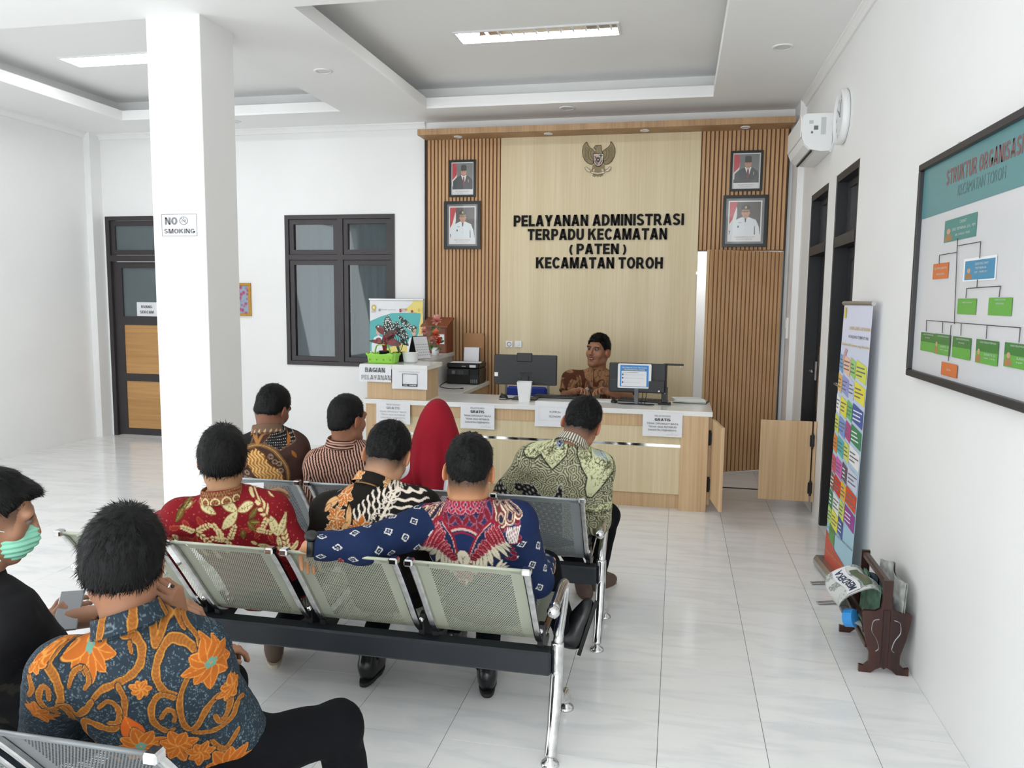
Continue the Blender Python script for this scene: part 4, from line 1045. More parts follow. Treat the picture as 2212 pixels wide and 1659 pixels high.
# ---------------------------------------------------------------- artificial flowers
def leaf_verts(L, W, n=7, bend=.25, fold=.15):
    vs = []; fs = []
    for i in range(n+1):
        t = i/n; w = W*math.sin(math.pi*min(1, t*.93+.04))**.8*(1-.25*t); z = -bend*L*t*t
        vs += [(-w, L*t, z+fold*w), (0, L*t, z), (w, L*t, z+fold*w)]
    for i in range(n):
        a = 3*i; fs += [(a, a+1, a+4, a+3), (a+1, a+2, a+5, a+4)]
    return vs, fs
def place_leaf(mb, base, direction, L, W, roll=0, bend=.25, fold=.15):
    d = Vector(direction).normalized(); up = Vector((0, 0, 1)) if abs(d.z) < .95 else Vector((0, 1, 0))
    x = d.cross(up).normalized(); z = x.cross(d)
    M = Matrix((x, d, z)).transposed().to_4x4(); M.translation = Vector(base)
    M = M @ Matrix.Rotation(roll, 4, 'Y')
    vs, fs = leaf_verts(L, W, bend=bend, fold=fold); mb.add([M @ Vector(v) for v in vs], fs)
def flower(name, c, r, m, parent, petals=9, seed=0):
    rnd = random.Random(seed); mb = MB()
    for lay in range(3):
        for k in range(petals-2*lay):
            a = 2*math.pi*(k+.5*lay)/(petals-2*lay)+rnd.uniform(-.1, .1); el = .35+.4*lay
            d = Vector((math.cos(a)*math.cos(el), -math.sin(el)*.7-.25, math.sin(a)*math.cos(el)))
            place_leaf(mb, Vector(c)+d*r*.12, d, r*(1-.15*lay), r*.38, rnd.uniform(-.4, .4), bend=-.3, fold=.3)
    mb.build(name, m, parent, True)
M_PINK = mat('pink_petal', '#e8a59b', .7, noise=(30, .15)); M_PEACH = mat('peach_petal', '#ea8a68', .7, noise=(30, .15)); M_REDP = mat('red_petal', '#d2361f', .7, noise=(30, .2)); M_LEAFG = mat('artificial_leaf', '#4f8a4a', .6, noise=(20, .3))
bq = Vector((-2.34, 7.42, 1.107))
t = thing('flower_arrangement', 'artificial pink, peach and red flowers between calendar and letter box', 'flowers', bq)
mb = MB().lathe([(.0, 0), (.03, 0), (.038, .05), (.03, .08), (.026, .08), (.03, .05), (.0, .01)], bq, (0, 0, 1), 16); mb.build('vase', M_WHITE, t, True)
for i, (px, py, r, m) in enumerate(((942, 722, .055, M_PEACH), (948, 737, .04, M_REDP), (933, 735, .036, M_PINK), (917, 715, .04, M_PINK), (944, 692, .055, M_PINK))):
    c = P(px, py, y=7.38); flower('flower_head', c, r, m, t, 9, i)
    MB().tube(bez([(bq.x, bq.y, bq.z+.05), ((bq.x+c.x)/2+.01, 7.41, (bq.z+c.z)/2+.04), (c.x, c.y, c.z)], 4), .003, 6).build('stem', M_LEAFG, t)
mb = MB(); rnd = random.Random(3)
for k in range(26):
    px, py = rnd.uniform(930, 953), rnd.uniform(708, 757); c = P(px, py, y=7.42)
    place_leaf(mb, c, (rnd.uniform(-1, 1), rnd.uniform(-1, -.1), rnd.uniform(-.6, .8)), rnd.uniform(.04, .065), .02, rnd.uniform(-1, 1))
mb.build('foliage', M_LEAFG, t, True)

# ---------------------------------------------------------------- green basket with potted plants
t = thing('green_basket', 'lime green plastic caddy with handle and heart cut-outs on the raised counter', 'basket', (-2.49, 6.40, 1.105))
M_LIME = mat('lime_plastic', '#93d04c', .4)
gx, gy = -2.49, 6.40
mb = MB()
nseg = 64; prof = []
def bring(h, sc):
    out = []
    for k in range(nseg):
        a = 2*math.pi*k/nseg; ca, sa = math.cos(a), math.sin(a)
        ex = abs(ca)**.45*(1 if ca > 0 else -1)*.135*sc; ey = abs(sa)**.45*(1 if sa > 0 else -1)*.075*sc
        w = 1+.025*math.cos(a*14)*(1 if h > .01 else 1)
        out.append((gx+ex*w, gy+ey*w, 1.106+h+(.006*math.cos(a*10) if h > .08 else 0)))
    return out
R_ = [bring(0, .9), bring(.02, .93), bring(.06, .97), bring(.085, 1.08), bring(.088, 1.05), bring(.06, .95), bring(.012, .9)]
vs = [v for r in R_ for v in r]; fs = []
for i in range(len(R_)-1):
    for k in range(nseg): fs.append((i*nseg+k, i*nseg+(k+1) % nseg, (i+1)*nseg+(k+1) % nseg, (i+1)*nseg+k))
fs.append(tuple(range(nseg))[::-1]); fs.append(tuple(range(6*nseg, 7*nseg)))
mb.add(vs, fs); mb.build('tray', M_LIME, t, True)
MB().tube(bez([(gx-.08, gy, 1.15), (gx-.072, gy, 1.22), (gx-.05, gy, 1.262), (gx+.03, gy, 1.262), (gx+.05, gy, 1.24), (gx+.075, gy, 1.15)], 5), .011, 8, flat=(1, .5)).build('handle', M_LIME, t)
for k in range(4):
    x = gx-.095+.062*k; MB().prism([(x-.008, 1.14), (x, 1.13), (x+.008, 1.14), (x+.004, 1.147), (x, 1.143), (x-.004, 1.147)], (0, gy-.0735, 0), (1, 0, 0), (0, 0, 1), (0, -.0006, 0)).build('heart_cutout', mat('lime_shadow', '#5f9a2a', .6), t)
# white bowl
o = MB().lathe([(0, 0), (.05, 0), (.062, .02), (.07, .085), (.074, .088), (.066, .086), (.058, .02), (0, .006)], (-2.285, 6.52, 1.106), (0, 0, 1), 28).build('white_bowl', M_WHITE, None, True); tag(o, 'white plastic bowl behind the green basket', 'bowl')
M_SOILPOT = mat('black_nursery_pot', '#1a1b1b', .6); M_SOIL = mat('potting_soil', '#2b211a', .95, bump=(90, .6))
def pot(t, c, r, h):
    MB().lathe([(0, 0), (r*.75, 0), (r, h), (r*1.06, h), (r*1.06, h+.008), (r*.96, h+.008), (r*.9, h-.01)], c, (0, 0, 1), 20).build('nursery_pot', M_SOILPOT, t, True)
    MB().lathe([(r*.95, h-.006), (0, h-.004)], c, (0, 0, 1), 20).build('soil', M_SOIL, t)
# red leaf plant
c0 = Vector((-2.48, 6.41, 1.12))
t = thing('red_leaf_plant', 'potted aglaonema with dark red leaves standing in the green basket', 'plant', c0)
pot(t, c0, .048, .085)
def _redleaf(nt, n, L, b):
    geo = n.new('ShaderNodeNewGeometry'); tc = n.new('ShaderNodeTexCoord'); ns = n.new('ShaderNodeTexNoise'); ns.inputs['Scale'].default_value = 40; L(tc.outputs['Object'], ns.inputs['Vector'])
    cr = n.new('ShaderNodeValToRGB'); e = cr.color_ramp.elements; e[0].position = .42; e[0].color = (*lin('#8d3037'), 1); e[1].position = .6; e[1].color = (*lin('#4c4a45'), 1)
    L(ns.outputs['Fac'], cr.inputs['Fac']); L(cr.outputs['Color'], b.inputs['Base Color'])
M_REDLEAF = node_mat('red_grey_leaf', _redleaf, rough=.5); M_REDSTEM = mat('red_stem', '#8e2b2f', .5)
rnd = random.Random(11)
def face_leaf(mb, tip, ang, L, W, yaw, bend=.1):
    """leaf blade growing at angle ang in the upright plane, turned about the vertical by yaw"""
    dd = Vector((math.cos(ang), 0, math.sin(ang))); xx = Vector((-dd.z, 0, dd.x)); zz = Vector((0, -1, 0))
    Mx = Matrix((xx, dd, zz)).transposed().to_4x4(); Mx = Matrix.Translation(tip) @ Matrix.Rotation(yaw, 4, 'Z') @ Matrix.Rotation(R(-28), 4, 'X') @ Mx
    vs, fs = leaf_verts(L, W, 8, bend, .18); mb.add([Mx @ Vector(v) for v in vs], fs)
for k in range(15):
    a = R(-15+210*((k*7) % 15)/14); h = rnd.uniform(.06, .15); tip = c0+Vector((math.cos(a)*.025, rnd.uniform(-.03, .03), .085+h))
    MB().tube(bez([c0+Vector((math.cos(a)*.012, 0, .08)), c0+Vector((math.cos(a)*.016, (tip.y-c0.y)*.6, .09+h*.5)), tip], 4), .0035, 6).build('stalk', M_REDSTEM, t)
    mb = MB(); face_leaf(mb, tip, a*.8+R(18)*(1 if math.cos(a) > 0 else -1)*0+R(0), rnd.uniform(.09, .125), rnd.uniform(.024, .032), rnd.uniform(-.9, .9), rnd.uniform(.05, .35)); mb.build('leaf', M_REDLEAF, t, True)
# spotted begonia
c1 = Vector((-2.42, 6.60, 1.107))
t = thing('spotted_begonia', 'potted begonia with dark leaves covered in white spots behind the basket', 'plant', c1)
pot(t, c1, .055, .075)
def _dots(nt, n, L, b):
    tc = n.new('ShaderNodeTexCoord'); v = n.new('ShaderNodeTexVoronoi'); v.inputs['Scale'].default_value = 62; v.inputs['Randomness'].default_value = .8; L(tc.outputs['Object'], v.inputs['Vector'])
    cr = n.new('ShaderNodeValToRGB'); e = cr.color_ramp.elements; e[0].position = .36; e[0].color = (*lin('#d5dcd8'), 1); e[1].position = .44; e[1].color = (*lin('#22332e'), 1)
    L(v.outputs['Distance'], cr.inputs['Fac']); L(cr.outputs['Color'], b.inputs['Base Color'])
M_DOTLEAF = node_mat('spotted_leaf', _dots, rough=.4)
for px, py, qx, qy, L_, W_ in ((841, 722, 833, 684, .20, .058), (854, 705, 880, 734, .19, .055), (866, 688, 896, 722, .21, .030), (848, 712, 860, 690, .12, .036), (846, 722, 818, 704, .13, .040), (870, 735, 884, 752, .10, .03)):
    tip, end = P(px, py, y=6.58), P(qx, qy, y=6.55)
    MB().tube(bez([c1+Vector((0, 0, .07)), c1.lerp(tip, .55)+Vector((.012, 0, .03)), tip], 5), .003, 6).build('stalk', mat('green_stem', '#2f5a45', .5), t)
    mb = MB(); d = end-tip
    for s in (0,):
        vs, fs = leaf_verts(L_, W_, 8, .08, .12)
        dd = Vector((d.x, 0, d.z)).normalized(); xx = Vector((dd.z, 0, -dd.x)); zz = Vector((0, -1, 0))
        Mx = Matrix((xx, dd, zz)).transposed().to_4x4(); Mx.translation = tip-dd*.03
        mb.add([Mx @ Vector(v) for v in vs], fs)
    mb.build('leaf', M_DOTLEAF, t, True)

# ---------------------------------------------------------------- roll-up poster behind the counter
a, b = P(799, 646, y=7.93), P(915, 646, y=7.93)
t = thing('poster_stand', 'roll-up poster with two uniformed officials on teal and yellow, behind the raised counter', 'poster stand', ((a.x+b.x)/2, 7.93, 0))
PX0, PX1, PZ1 = a.x, b.x-.005, a.z; PZ0 = .12
MB().box((PX0, 7.925, PZ0), (PX1, 7.93, PZ1)).build('sheet', M_PAPER, t)
MB().box((PX0-.01, 7.915, PZ1-.012), (PX1+.01, 7.94, PZ1+.008), bevel=.003).build('top_rail', M_STEEL, t)
MB().box((PX0-.01, 7.88, 0), (PX1+.01, 7.98, .09), bevel=.01).build('base', M_STEEL, t)
MB().tube([((PX0+PX1)/2, 7.95, .08), ((PX0+PX1)/2, 7.95, PZ1)], .008, 8).build('pole', M_STEEL, t)
pp = MB(); PM = [mat('poster_'+k, c, .5) for k, c in (('teal', '#57b3b3'), ('yellow', '#e3d27a'), ('white', '#e6e9ee'), ('gold', '#cdb54a'), ('maroon', '#a5343a'), ('cap', '#4d4438'), ('face', '#d7b29b'), ('grey', '#9a9fa0'))]
W_, H_ = PX1-PX0, .62; lay = [0]
def pq(pts, k):
    lay[0] += .0003; pp.mat(k); pp.prism([(PX0+W_*u, PZ1-H_*v) for u, v in pts], (0, 7.9245-lay[0], 0), (1, 0, 0), (0, 0, 1), (0, 0, 0))
def pe(cx, cy, rx, ry, k, a0=0, a1=360): pq([(cx+rx*math.cos(R(a0+(a1-a0)*i/16)), cy-ry*math.sin(R(a0+(a1-a0)*i/16)) if False else cy+ry*math.sin(R(a0+(a1-a0)*i/16))) for i in range(17)], k)
pq([(.66, .18), (.8, .06), (.82, .02), (1, .02), (1, .6), (.92, .6), (.95, .3)], 1)
pq([(0, .38), (.2, .30), (.42, .235), (.7, .225), (.95, .22), (.96, .28), (.93, .42), (.92, .56), (.85, .7), (.7, .9), (0, .9)], 0)
pq([(0, 1.8), (0, .92), (.2, .88), (.45, .8), (.6, .75), (.75, .82), (1, .92), (1, 1.8)], 1)
for cx in (.16, .83):
    pq([(cx-.13, 1.08), (cx-.13, .78), (cx-.08, .66), (cx, .62), (cx+.08, .66), (cx+.14, .76), (cx+.15, 1.08)], 2)
    pe(cx, .555, .042, .065, 6); pq([(cx-.05, .52), (cx-.055, .47), (cx, .435), (cx+.055, .47), (cx+.05, .52)], 5); pq([(cx-.05, .50), (cx+.05, .50), (cx+.048, .525), (cx-.048, .525)], 3); pe(cx, .47, .016, .018, 2)
    pq([(cx-.12, 1.02), (cx+.16, 1.02), (cx+.16, 1.06), (cx-.12, 1.06)], 2); pe(cx-.11, 1.04, .03, .035, 4); pe(cx-.11, 1.04, .018, .02, 1)
pe(.08, .145, .045, .05, 3); pe(.08, .145, .02, .022, 2); pq([(.88, .13), (.985, .13), (.985, .23), (.88, .23)], 1); pe(.93, .18, .025, .03, 3); pe(.8, .2, .022, .022, 4); pe(.19, .185, .022, .022, 7)
pq([(.565, .16), (.6, .16), (.6, .22), (.565, .22)], 4)
pp.build('poster_print', PM, t)
for s, u, v, w in (('BerAKHLAK', .43, .19, .15), ('bangga', .66, .165, .1), ('melayani', .66, .185, .1), ('bangsa', .66, .205, .1), ('WebGIS', .28, .185, .1), ('KABUPATEN', .08, .215, .1), ('GROBOGAN', .08, .235, .08)):
    mb = MB(); text_into(mb, s, (PX0+W_*u, 7.915, PZ1-H_*v), (1, 0, 0), (0, 0, 1), .010 if w < .15 else .015, width=W_*w); mb.build('print_line', M_FAINTINK if w != .1 else PM[4], t)
# blue office chair behind the first monitor
t = thing('office_chair', 'blue office chair behind the large monitor', 'chair', (-1.38, 7.15, 0))
M_BLUEF = mat('blue_fabric', '#24378f', .85, bump=(150, .2))
MB().box((-1.55, 7.12, .60), (-1.17, 7.17, .86), bevel=.02).build('backrest', M_BLUEF, t)
MB().box((-1.58, 7.16, .42), (-1.14, 7.58, .49), bevel=.02).build('seat', M_BLUEF, t)
for sx in (-1.56, -1.16):
    MB().tube([(sx, 7.14, .9), (sx, 7.16, .42), (sx, 7.10, .0)], .012, 8).build('leg', M_STEEL, t)
    MB().tube([(sx, 7.52, .42), (sx, 7.58, .0)], .012, 8).build('leg', M_STEEL, t)
# ================================================================== air conditioner
t = thing('air_conditioner', 'white split air conditioner high on the right wall, beside the clock', 'air conditioner', (.97, 6.75, 2.8))
acp = [(1.082, 3.075), (.90, 3.075), (.868, 3.06), (.862, 3.0), (.868, 2.90), (.885, 2.855), (.93, 2.815), (1.0, 2.80), (1.082, 2.80)]
MB().prism(acp, (0, 6.38, 0), (1, 0, 0), (0, 0, 1), (0, .76, 0)).build('casing', M_WHITE, t)
MB().prism([(.858, 3.06), (.858, 2.91), (.864, 2.905), (.866, 3.06)], (0, 6.40, 0), (1, 0, 0), (0, 0, 1), (0, .72, 0)).build('front_panel', M_WHITE, t)
MB().prism([(.872, 2.893), (.885, 2.85), (.926, 2.812), (.929, 2.816), (.89, 2.855), (.876, 2.896)], (0, 6.40, 0), (1, 0, 0), (0, 0, 1), (0, .72, 0)).build('louvre', M_WHITE, t)
MB().box((.935, 6.40, 2.8), (.947, 7.12, 2.8085)).build('air_slot', mat('slot_black', '#0c0d0d', .7), t)
for x0, z0, w, h, m in ((.915, 3.0, .03, .025, mat('ac_sticker_green', '#b9c6c1', .5)), (.95, 2.955, .03, .03, M_PMAT), (.93, 2.93, .015, .015, M_GREYINK), (1.0, 2.92, .035, .125, mat('ac_sticker_grey', '#c3c7c8', .5))):
    MB().box((x0, 6.3785, z0), (x0+w, 6.38, z0+h)).build('sticker', m, t)
MB().tube(bez([(1.078, 6.36, 3.0), (1.078, 6.30, 2.95), (1.078, 6.28, 2.85), (1.07, 6.36, 2.79)], 6), .007, 8).build('pipe', M_WHITE, t)
# ================================================================== wall clock
q = P(1825, 252, x=1.06)
t = thing('wall_clock', 'round white wall clock on the right wall', 'clock', (XR, 5.93, 2.94))
cc = (XR-.001, 5.93, 2.945)
MB().lathe([(.0, 0), (.175, 0), (.185, .01), (.185, .045), (.175, .05), (.165, .045), (.16, .03), (0, .03)], cc, (-1, 0, 0), 40).build('case', M_WHITE, t, True)
MB().lathe([(.16, .031), (0, .031)], cc, (-1, 0, 0), 40).build('dial', M_PAPER, t)
for k in range(12):
    a = R(30*k); MB().box((XR-.034, 5.93+.135*math.sin(a)-.006, 2.945+.135*math.cos(a)-.012), (XR-.033, 5.93+.135*math.sin(a)+.006, 2.945+.135*math.cos(a)+.012)).build('hour_mark', M_FAINTINK, t)
MB().tube([(XR-.036, 5.93, 2.945), (XR-.036, 5.93+.06, 2.945+.05)], .003, 6).build('hour_hand', M_GREYINK, t)
MB().tube([(XR-.038, 5.93, 2.945), (XR-.038, 5.93-.03, 2.945+.11)], .002, 6).build('minute_hand', M_GREYINK, t)
MB().lathe([(.158, .043), (0, .046)], cc, (-1, 0, 0), 40).build('cover_glass', M_CLEAR, t, True)
# wall switch / remote holder
t = thing('remote_holder', 'small white remote control holder on the wall by the slatted door', 'remote holder', (1.03, 7.9, 1.32))
MB().box((1.008, 7.86, 1.32), (1.03, 7.93, 1.52), bevel=.004).build('holder', M_WHITE, t)
MB().box((1.002, 7.865, 1.42), (1.008, 7.90, 1.50), bevel=.002).build('pocket', M_WHITE, t)

# ================================================================== organisation board
bd = thing('organisation_board', 'black framed organisation chart board on the right wall', 'board', (1.07, 3.1, 1.335))
BY0, BY1, BZ0, BZ1 = 2.28, 3.93, 1.337, 2.29
xb = 1.055
M_BFR = mat('board_frame_black', '#2a2a2d', .4)
MB().box((xb+.012, BY0+.01, BZ0+.01), (XR-.001, BY1-.01, BZ1-.01)).build('backing', M_BFR, bd)
for nm, lo, hi in (('top', (xb-.012, BY0, BZ1-.03), (xb+.02, BY1, BZ1)), ('bottom', (xb-.012, BY0, BZ0), (xb+.02, BY1, BZ0+.03)), ('end', (xb-.012, BY1-.026, BZ0+.03), (xb+.02, BY1, BZ1-.03)), ('end', (xb-.012, BY0, BZ0+.03), (xb+.02, BY0+.026, BZ1-.03))):
    MB().box(lo, hi, bevel=.003).build('frame_'+nm, M_BFR, bd)
MB().box((xb+.008, BY0+.02, BZ0+.02), (xb+.012, BY1-.02, BZ1-.02)).build('sheet', mat('board_white', (.66, .67, .70), .25), bd)
for pxh, pyh in ((2065, 322), (2206, 246)):
    q = P(pxh, pyh, x=xb); MB().tube([(XR-.002, q.y, BZ1+.012), (xb+.01, q.y, BZ1+.012), (xb+.005, q.y, BZ1-.002)], .005, 6).build('hook', M_STEEL, bd)
BLY = [.0065]
def bpoly(name, pts, m):
    BLY[0] -= .00012
    MB().prism([(p[0], p[1]) for p in pts], (xb+BLY[0], 0, 0), (0, 1, 0), (0, 0, 1), (0, 0, 0)).build(name, m, bd)
def bq(px, py): q = P(px, py, x=xb+.005); return (q.y, q.z)
def brect(name, px0, py0, px1, py1, m, grow=0):
    """rectangle from the photo's corners (upper left, lower right)"""
    a, b = bq(px0, py0), bq(px1, py1)
    bpoly(name, [(a[0]+grow, a[1]+grow), (b[0]-grow, a[1]+grow), (b[0]-grow, b[1]-grow), (a[0]+grow, b[1]-grow)], m); return a, b
BT = {k: mat('board_'+k, c, .3) for k, c in dict(teal='#5b8f95', teal2='#4b8a86', blue='#3f8cb4', green='#5fa845', dgreen='#3b7a3a', orange='#d4733a', lite='#cfd9d6', line='#2e2c33', red='#7d5a60', grey='#557478', purple='#6a6aa8', khaki='#a87a50', skin='#c99a80').items()}
bpoly('header_band', [(BY1-.026, 2.045), (BY0+.026, 2.045), (BY0+.026, BZ1-.03), (BY1-.026, BZ1-.03)], BT['teal'])
def btext(s, px0, py0, px1, h, m, block=False):
    a = bq(px0, py0); b = bq(px1, py0)
    if block:
        gl, wt = block_text(s); k = abs(a[0]-b[0])/wt
        for ch_, polys, gx_, gw_ in gl:
            mb = MB()
            for p_ in polys: mb.prism([((gx_+q_[0])*k, q_[1]*h) for q_ in p_], (xb+BLY[0]-.0008, a[0], a[1]), (0, -1, 0), (0, 0, 1), (0, 0, 0))
            mb.build('letter', m, bd)
        return
    mb = MB(); fn = text_into
    fn(mb, s, (xb+BLY[0]-.0008, a[0], a[1]), (0, -1, 0), (0, 0, 1), h, width=abs(a[0]-b[0]), align='L'); mb.build('print_line', m, bd)
btext('STRUKTUR ORGANISASI', 2043, 402, 2203, .062, BT['red'], True)
btext('KECAMATAN TOROH', 2068, 424, 2168, .046, BT['grey'])
def face(a, b, u0, u1, v0, v1, shirt):
    W = b[0]-a[0]; H = a[1]-b[1]; f = lambda u, v: (a[0]+W*u, b[1]+H*v)
    um = (u0+u1)/2; uw = (u1-u0)
    bpoly('portrait_shoulders', [f(u0, v0), f(u1, v0), f(u1, v0+(v1-v0)*.3), f(um+uw*.2, v0+(v1-v0)*.45), f(um-uw*.2, v0+(v1-v0)*.45), f(u0, v0+(v1-v0)*.3)], shirt)
    bpoly('portrait_face', [f(um+uw*.27*math.cos(k*.63), v0+(v1-v0)*.66+(v1-v0)*.2*math.sin(k*.63)) for k in range(10)], BT['skin'])
def card(px0, py0, px1, py1, m, lines, top=None, who=None):
    a, b = brect('card', px0, py0, px1, py1, m)
    W = a[0]-b[0]; H = a[1]-b[1]
    if top: bpoly('card_top', [(a[0], a[1]), (b[0], a[1]), (b[0], a[1]-H*.5), (a[0], a[1]-H*.5)], top)
    if who: face(a, b, .03, .26, .05, .7, who)
    for s, u, v, w, h in lines:
        mb = MB(); text_into(mb, s, (xb+BLY[0]-.0006, a[0]-W*u, b[1]+H*v), (0, -1, 0), (0, 0, 1), H*h, width=W*w); mb.build('print_line', BT['lite'], bd)
card(2041, 478, 2107, 510, BT['teal2'], [('CAMAT', .6, .72, .2, .14), ('DRS. PEMBINA, S.H., MM', .62, .45, .7, .13), ('NIP. 19700101 199003', .6, .2, .45, .1)], None, BT['khaki'])
brect('card_margin', 2082, 560, 2150, 604, M_PAPER)
card(2085, 565, 2147, 601, BT['blue'], [('SEKRETARIS CAMAT', .58, .74, .44, .13), ('PEMBINA', .56, .53, .36, .12), ('NIP. 19690101', .56, .33, .42, .11)], None, BT['khaki'])
card(2016, 571, 2047, 601, BT['orange'], [('KELOMPOK JABATAN', .5, .62, .78, .14), ('FUNGSIONAL', .52, .25, .5, .13)])
card(2069, 645, 2107, 680, BT['green'], [('SUBBAG KEUANGAN', .52, .7, .5, .1)])
card(2136, 643, 2184, 683, BT['green'], [('SUBBAG UMUM &', .5, .84, .45, .1), ('KEPEGAWAIAN', .5, .62, .33, .1)])
for (x0, y0, x1, y1), nm, who in (((1990, 717, 2017, 762), 'KASI TATA PEMERINTAHAN', None), ((2020, 720, 2051, 770), 'KASI PEMBERDAYAAN DESA', 1), ((2059, 726, 2095, 779), 'KASI KETENTRAMAN', None), ((2110, 732, 2154, 792), 'KASI KESEJAHTERAAN', 1), ((2172, 739, 2240, 805), 'KASI PELAYANAN UMUM', 1)):
    card(x0, y0, x1, y1, BT['green'], [(nm, .55, .86, .7, .08)]+([('SUNARTO, S.E', .66, .36, .5, .1), ('NIP. 1970', .66, .22, .5, .06)] if who else [('KASI', .5, .7, .3, .07)]), BT['dgreen'], BT['khaki'] if who else None)
card(2035, 781, 2067, 818, BT['orange'], [('DESA', .5, .42, .26, .14)])
def bline(p0, p1, w=.0032):
    a, b = bq(*p0), bq(*p1); MB().tube([(xb+BLY[0]-.0008, *a), (xb+BLY[0]-.0008, *b)], w/2, 6).build('chart_line', BT['line'], bd)
for p0, p1 in (((2070, 515), (2063, 700)), ((2031, 551), (2068, 545)), ((2031, 551), (2030, 570)), ((2070, 531), (2120, 522)), ((2120, 522), (2118, 558)), ((2113, 604), (2112, 622)), ((2090, 623), (2163, 618)), ((2090, 623), (2088, 644)), ((2163, 618), (2160, 642)), ((2003, 692), (2206, 708)), ((2003, 692), (2002, 716)), ((2038, 696), (2037, 720)), ((2078, 699), (2077, 725)), ((2134, 703), (2132, 732)), ((2206, 708), (2203, 740)), ((2056, 702), (2050, 780))):
    bline(p0, p1)

# ================================================================== roll-up banner beside the door
bn = thing('rollup_banner', 'tall roll-up banner with colourful service cards leaning by the right wall', 'banner', (.99, 4.8, 0))
BL, BR_ = Vector((.955, 5.12, .05)), Vector((1.005, 4.62, .05)); TL = BL+Vector((.032, -.02, 1.615)); TR_ = BR_+Vector((.032, -.01, 1.615))
def bp(u, v, off=0):
    a = BL.lerp(BR_, u); b = TL.lerp(TR_, u); nrm = (BR_-BL).cross(TL-BL).normalized()
    if nrm.x > 0: nrm = -nrm
    return a.lerp(b, v)+nrm*off
def bnq(name, pts, m, off):
    meshobj(name, [bp(u, v, off) for u, v in pts], [tuple(range(len(pts)))], m, bn)
mb = MB(); mb.add([bp(0, 0, 0), bp(1, 0, 0), bp(1, 1, 0), bp(0, 1, 0), bp(0, 0, -.002), bp(1, 0, -.002), bp(1, 1, -.002), bp(0, 1, -.002)], [(0, 1, 2, 3), (7, 6, 5, 4), (0, 4, 5, 1), (1, 5, 6, 2), (2, 6, 7, 3), (3, 7, 4, 0)])
def _bangrad(nt, n, L, b):
    tc = n.new('ShaderNodeTexCoord'); sp = n.new('ShaderNodeSeparateXYZ'); L(tc.outputs['Object'], sp.inputs[0])
    cr = n.new('ShaderNodeValToRGB'); e = cr.color_ramp.elements; e[0].position = .0; e[0].color = (*lin('#a9d3e6'), 1); e[1].position = 1; e[1].color = (*lin('#d9dcf0'), 1)
    mr = n.new('ShaderNodeMapRange'); mr.inputs['From Min'].default_value = .3; mr.inputs['From Max'].default_value = 1.5; L(sp.outputs['Z'], mr.inputs['Value']); L(mr.outputs['Result'], cr.inputs['Fac']); L(cr.outputs['Color'], b.inputs['Base Color'])
mb.build('sheet', node_mat('banner_blue_print', _bangrad, rough=.35), bn)
MB().tube([bp(-.02, 1.0), bp(1.03, 1.0)], .013, 8, flat=(1, 1)).build('top_rail', M_STEEL, bn)
bl, br = Vector((.94, 5.16, 0)), Vector((1.0, 4.48, 0))
dirv = (br-bl).normalized(); sidev = Vector((dirv.y, -dirv.x, 0))
if sidev.x > 0: sidev = -sidev
MB().prism([(-.045, .012), (.045, .012), (.045, .04), (.03, .065), (-.03, .065), (-.045, .04)], bl, sidev, (0, 0, 1), br-bl).build('base', M_STEEL, bn)
for k, (s, q) in enumerate(((.50, (1752, 1260)), (.93, (1766, 1303)))):
    e0 = bl.lerp(br, s); e1 = P(*q, z=.006)
    MB().tube([e0+Vector((0, 0, .012)), e1+Vector((0, 0, .002))], .017, 10, flat=(1, .35)).build('foot', M_STEEL, bn)
MB().tube([bl.lerp(br, .5)+Vector((.038, 0, .05)), bp(.5, 1.0, -.012)], .006, 8).build('pole', M_STEEL, bn)
bnq('red_wave', [(0, .0), (1, .0), (1, .035), (.7, .06), (.4, .075), (.15, .105), (0, .125)], mat('ban_red', '#c8503c', .4), .0025)
cols = ['#e8e04a', '#d9e05c', '#8fcf6a', '#6fb6e0', '#5b6fb0', '#e07a5a', '#f0b13e', '#c34a86', '#3f8f58', '#f2f2f4', '#4fb5b0', '#9a4a9c', '#d8483c', '#9fa6d8', '#f0d9c8']
rnd = random.Random(5)
grid = [(.74, ['#6fa6d8', '#f0c0a4', '#9fd07a', '#d6e05c']), (.665, ['#e9b85e', '#9aa0dc', '#c9d2ee', '#f0e24e']), (.585, ['#f2f2f4', '#e8e04a', '#6fc070', '#4a5fa8']), (.51, ['#d4dc5a', '#7f9fd8', '#c04a8a', '#3f8a5c']), (.435, ['#e88a3c', '#58b8b8', '#dce06a', '#f4f4f6']), (.355, ['#d85a6a', '#d868b8', '#6a5a6a', '#d6dcf2']), (.285, ['#8a6a58', '#d8402c', '#f0b840', '#e0502c']), (.215, ['#3f8a58', '#eef2ee', '#cfe06a', '#9a4098']), (.15, ['#c0e07a', '#f0e84e', '#4a5a9a', ''])]
for v, cs in grid:
    us = [0, .16, .42, .62, 1.0]
    for k, c in enumerate(cs):
        if not c: continue
        u0, u1 = us[k]+.005, us[k+1]-.005; dv = .03*math.sin(u0*3)
        mc = mat('ban_'+c, c, .4)
        bnq('service_card', [(u0, v+.012-.02*u0), (u1, v+.0-.02*u1), (u1, v+.062-.02*u1), (u0, v+.074-.02*u0)], mc, .0025)
        ink = M_PAPER if sum(lin(c)) < .75 else M_GREYINK
        for j in range(3):
            vv = v+.05-.014*j-.02*(u0+u1)/2; w = (u1-u0)*rnd.uniform(.5, .85); uc = u0+(u1-u0)*.08
            bnq('card_line', [(uc, vv), (uc+w, vv-.002), (uc+w, vv+.003), (uc, vv+.005)], ink, .0035)
bnq('service_card', [(.12, .16), (.34, .145), (.34, .085), (.12, .10)], mat('ban_#5f9a4c', '#5f9a4c', .4), .003)
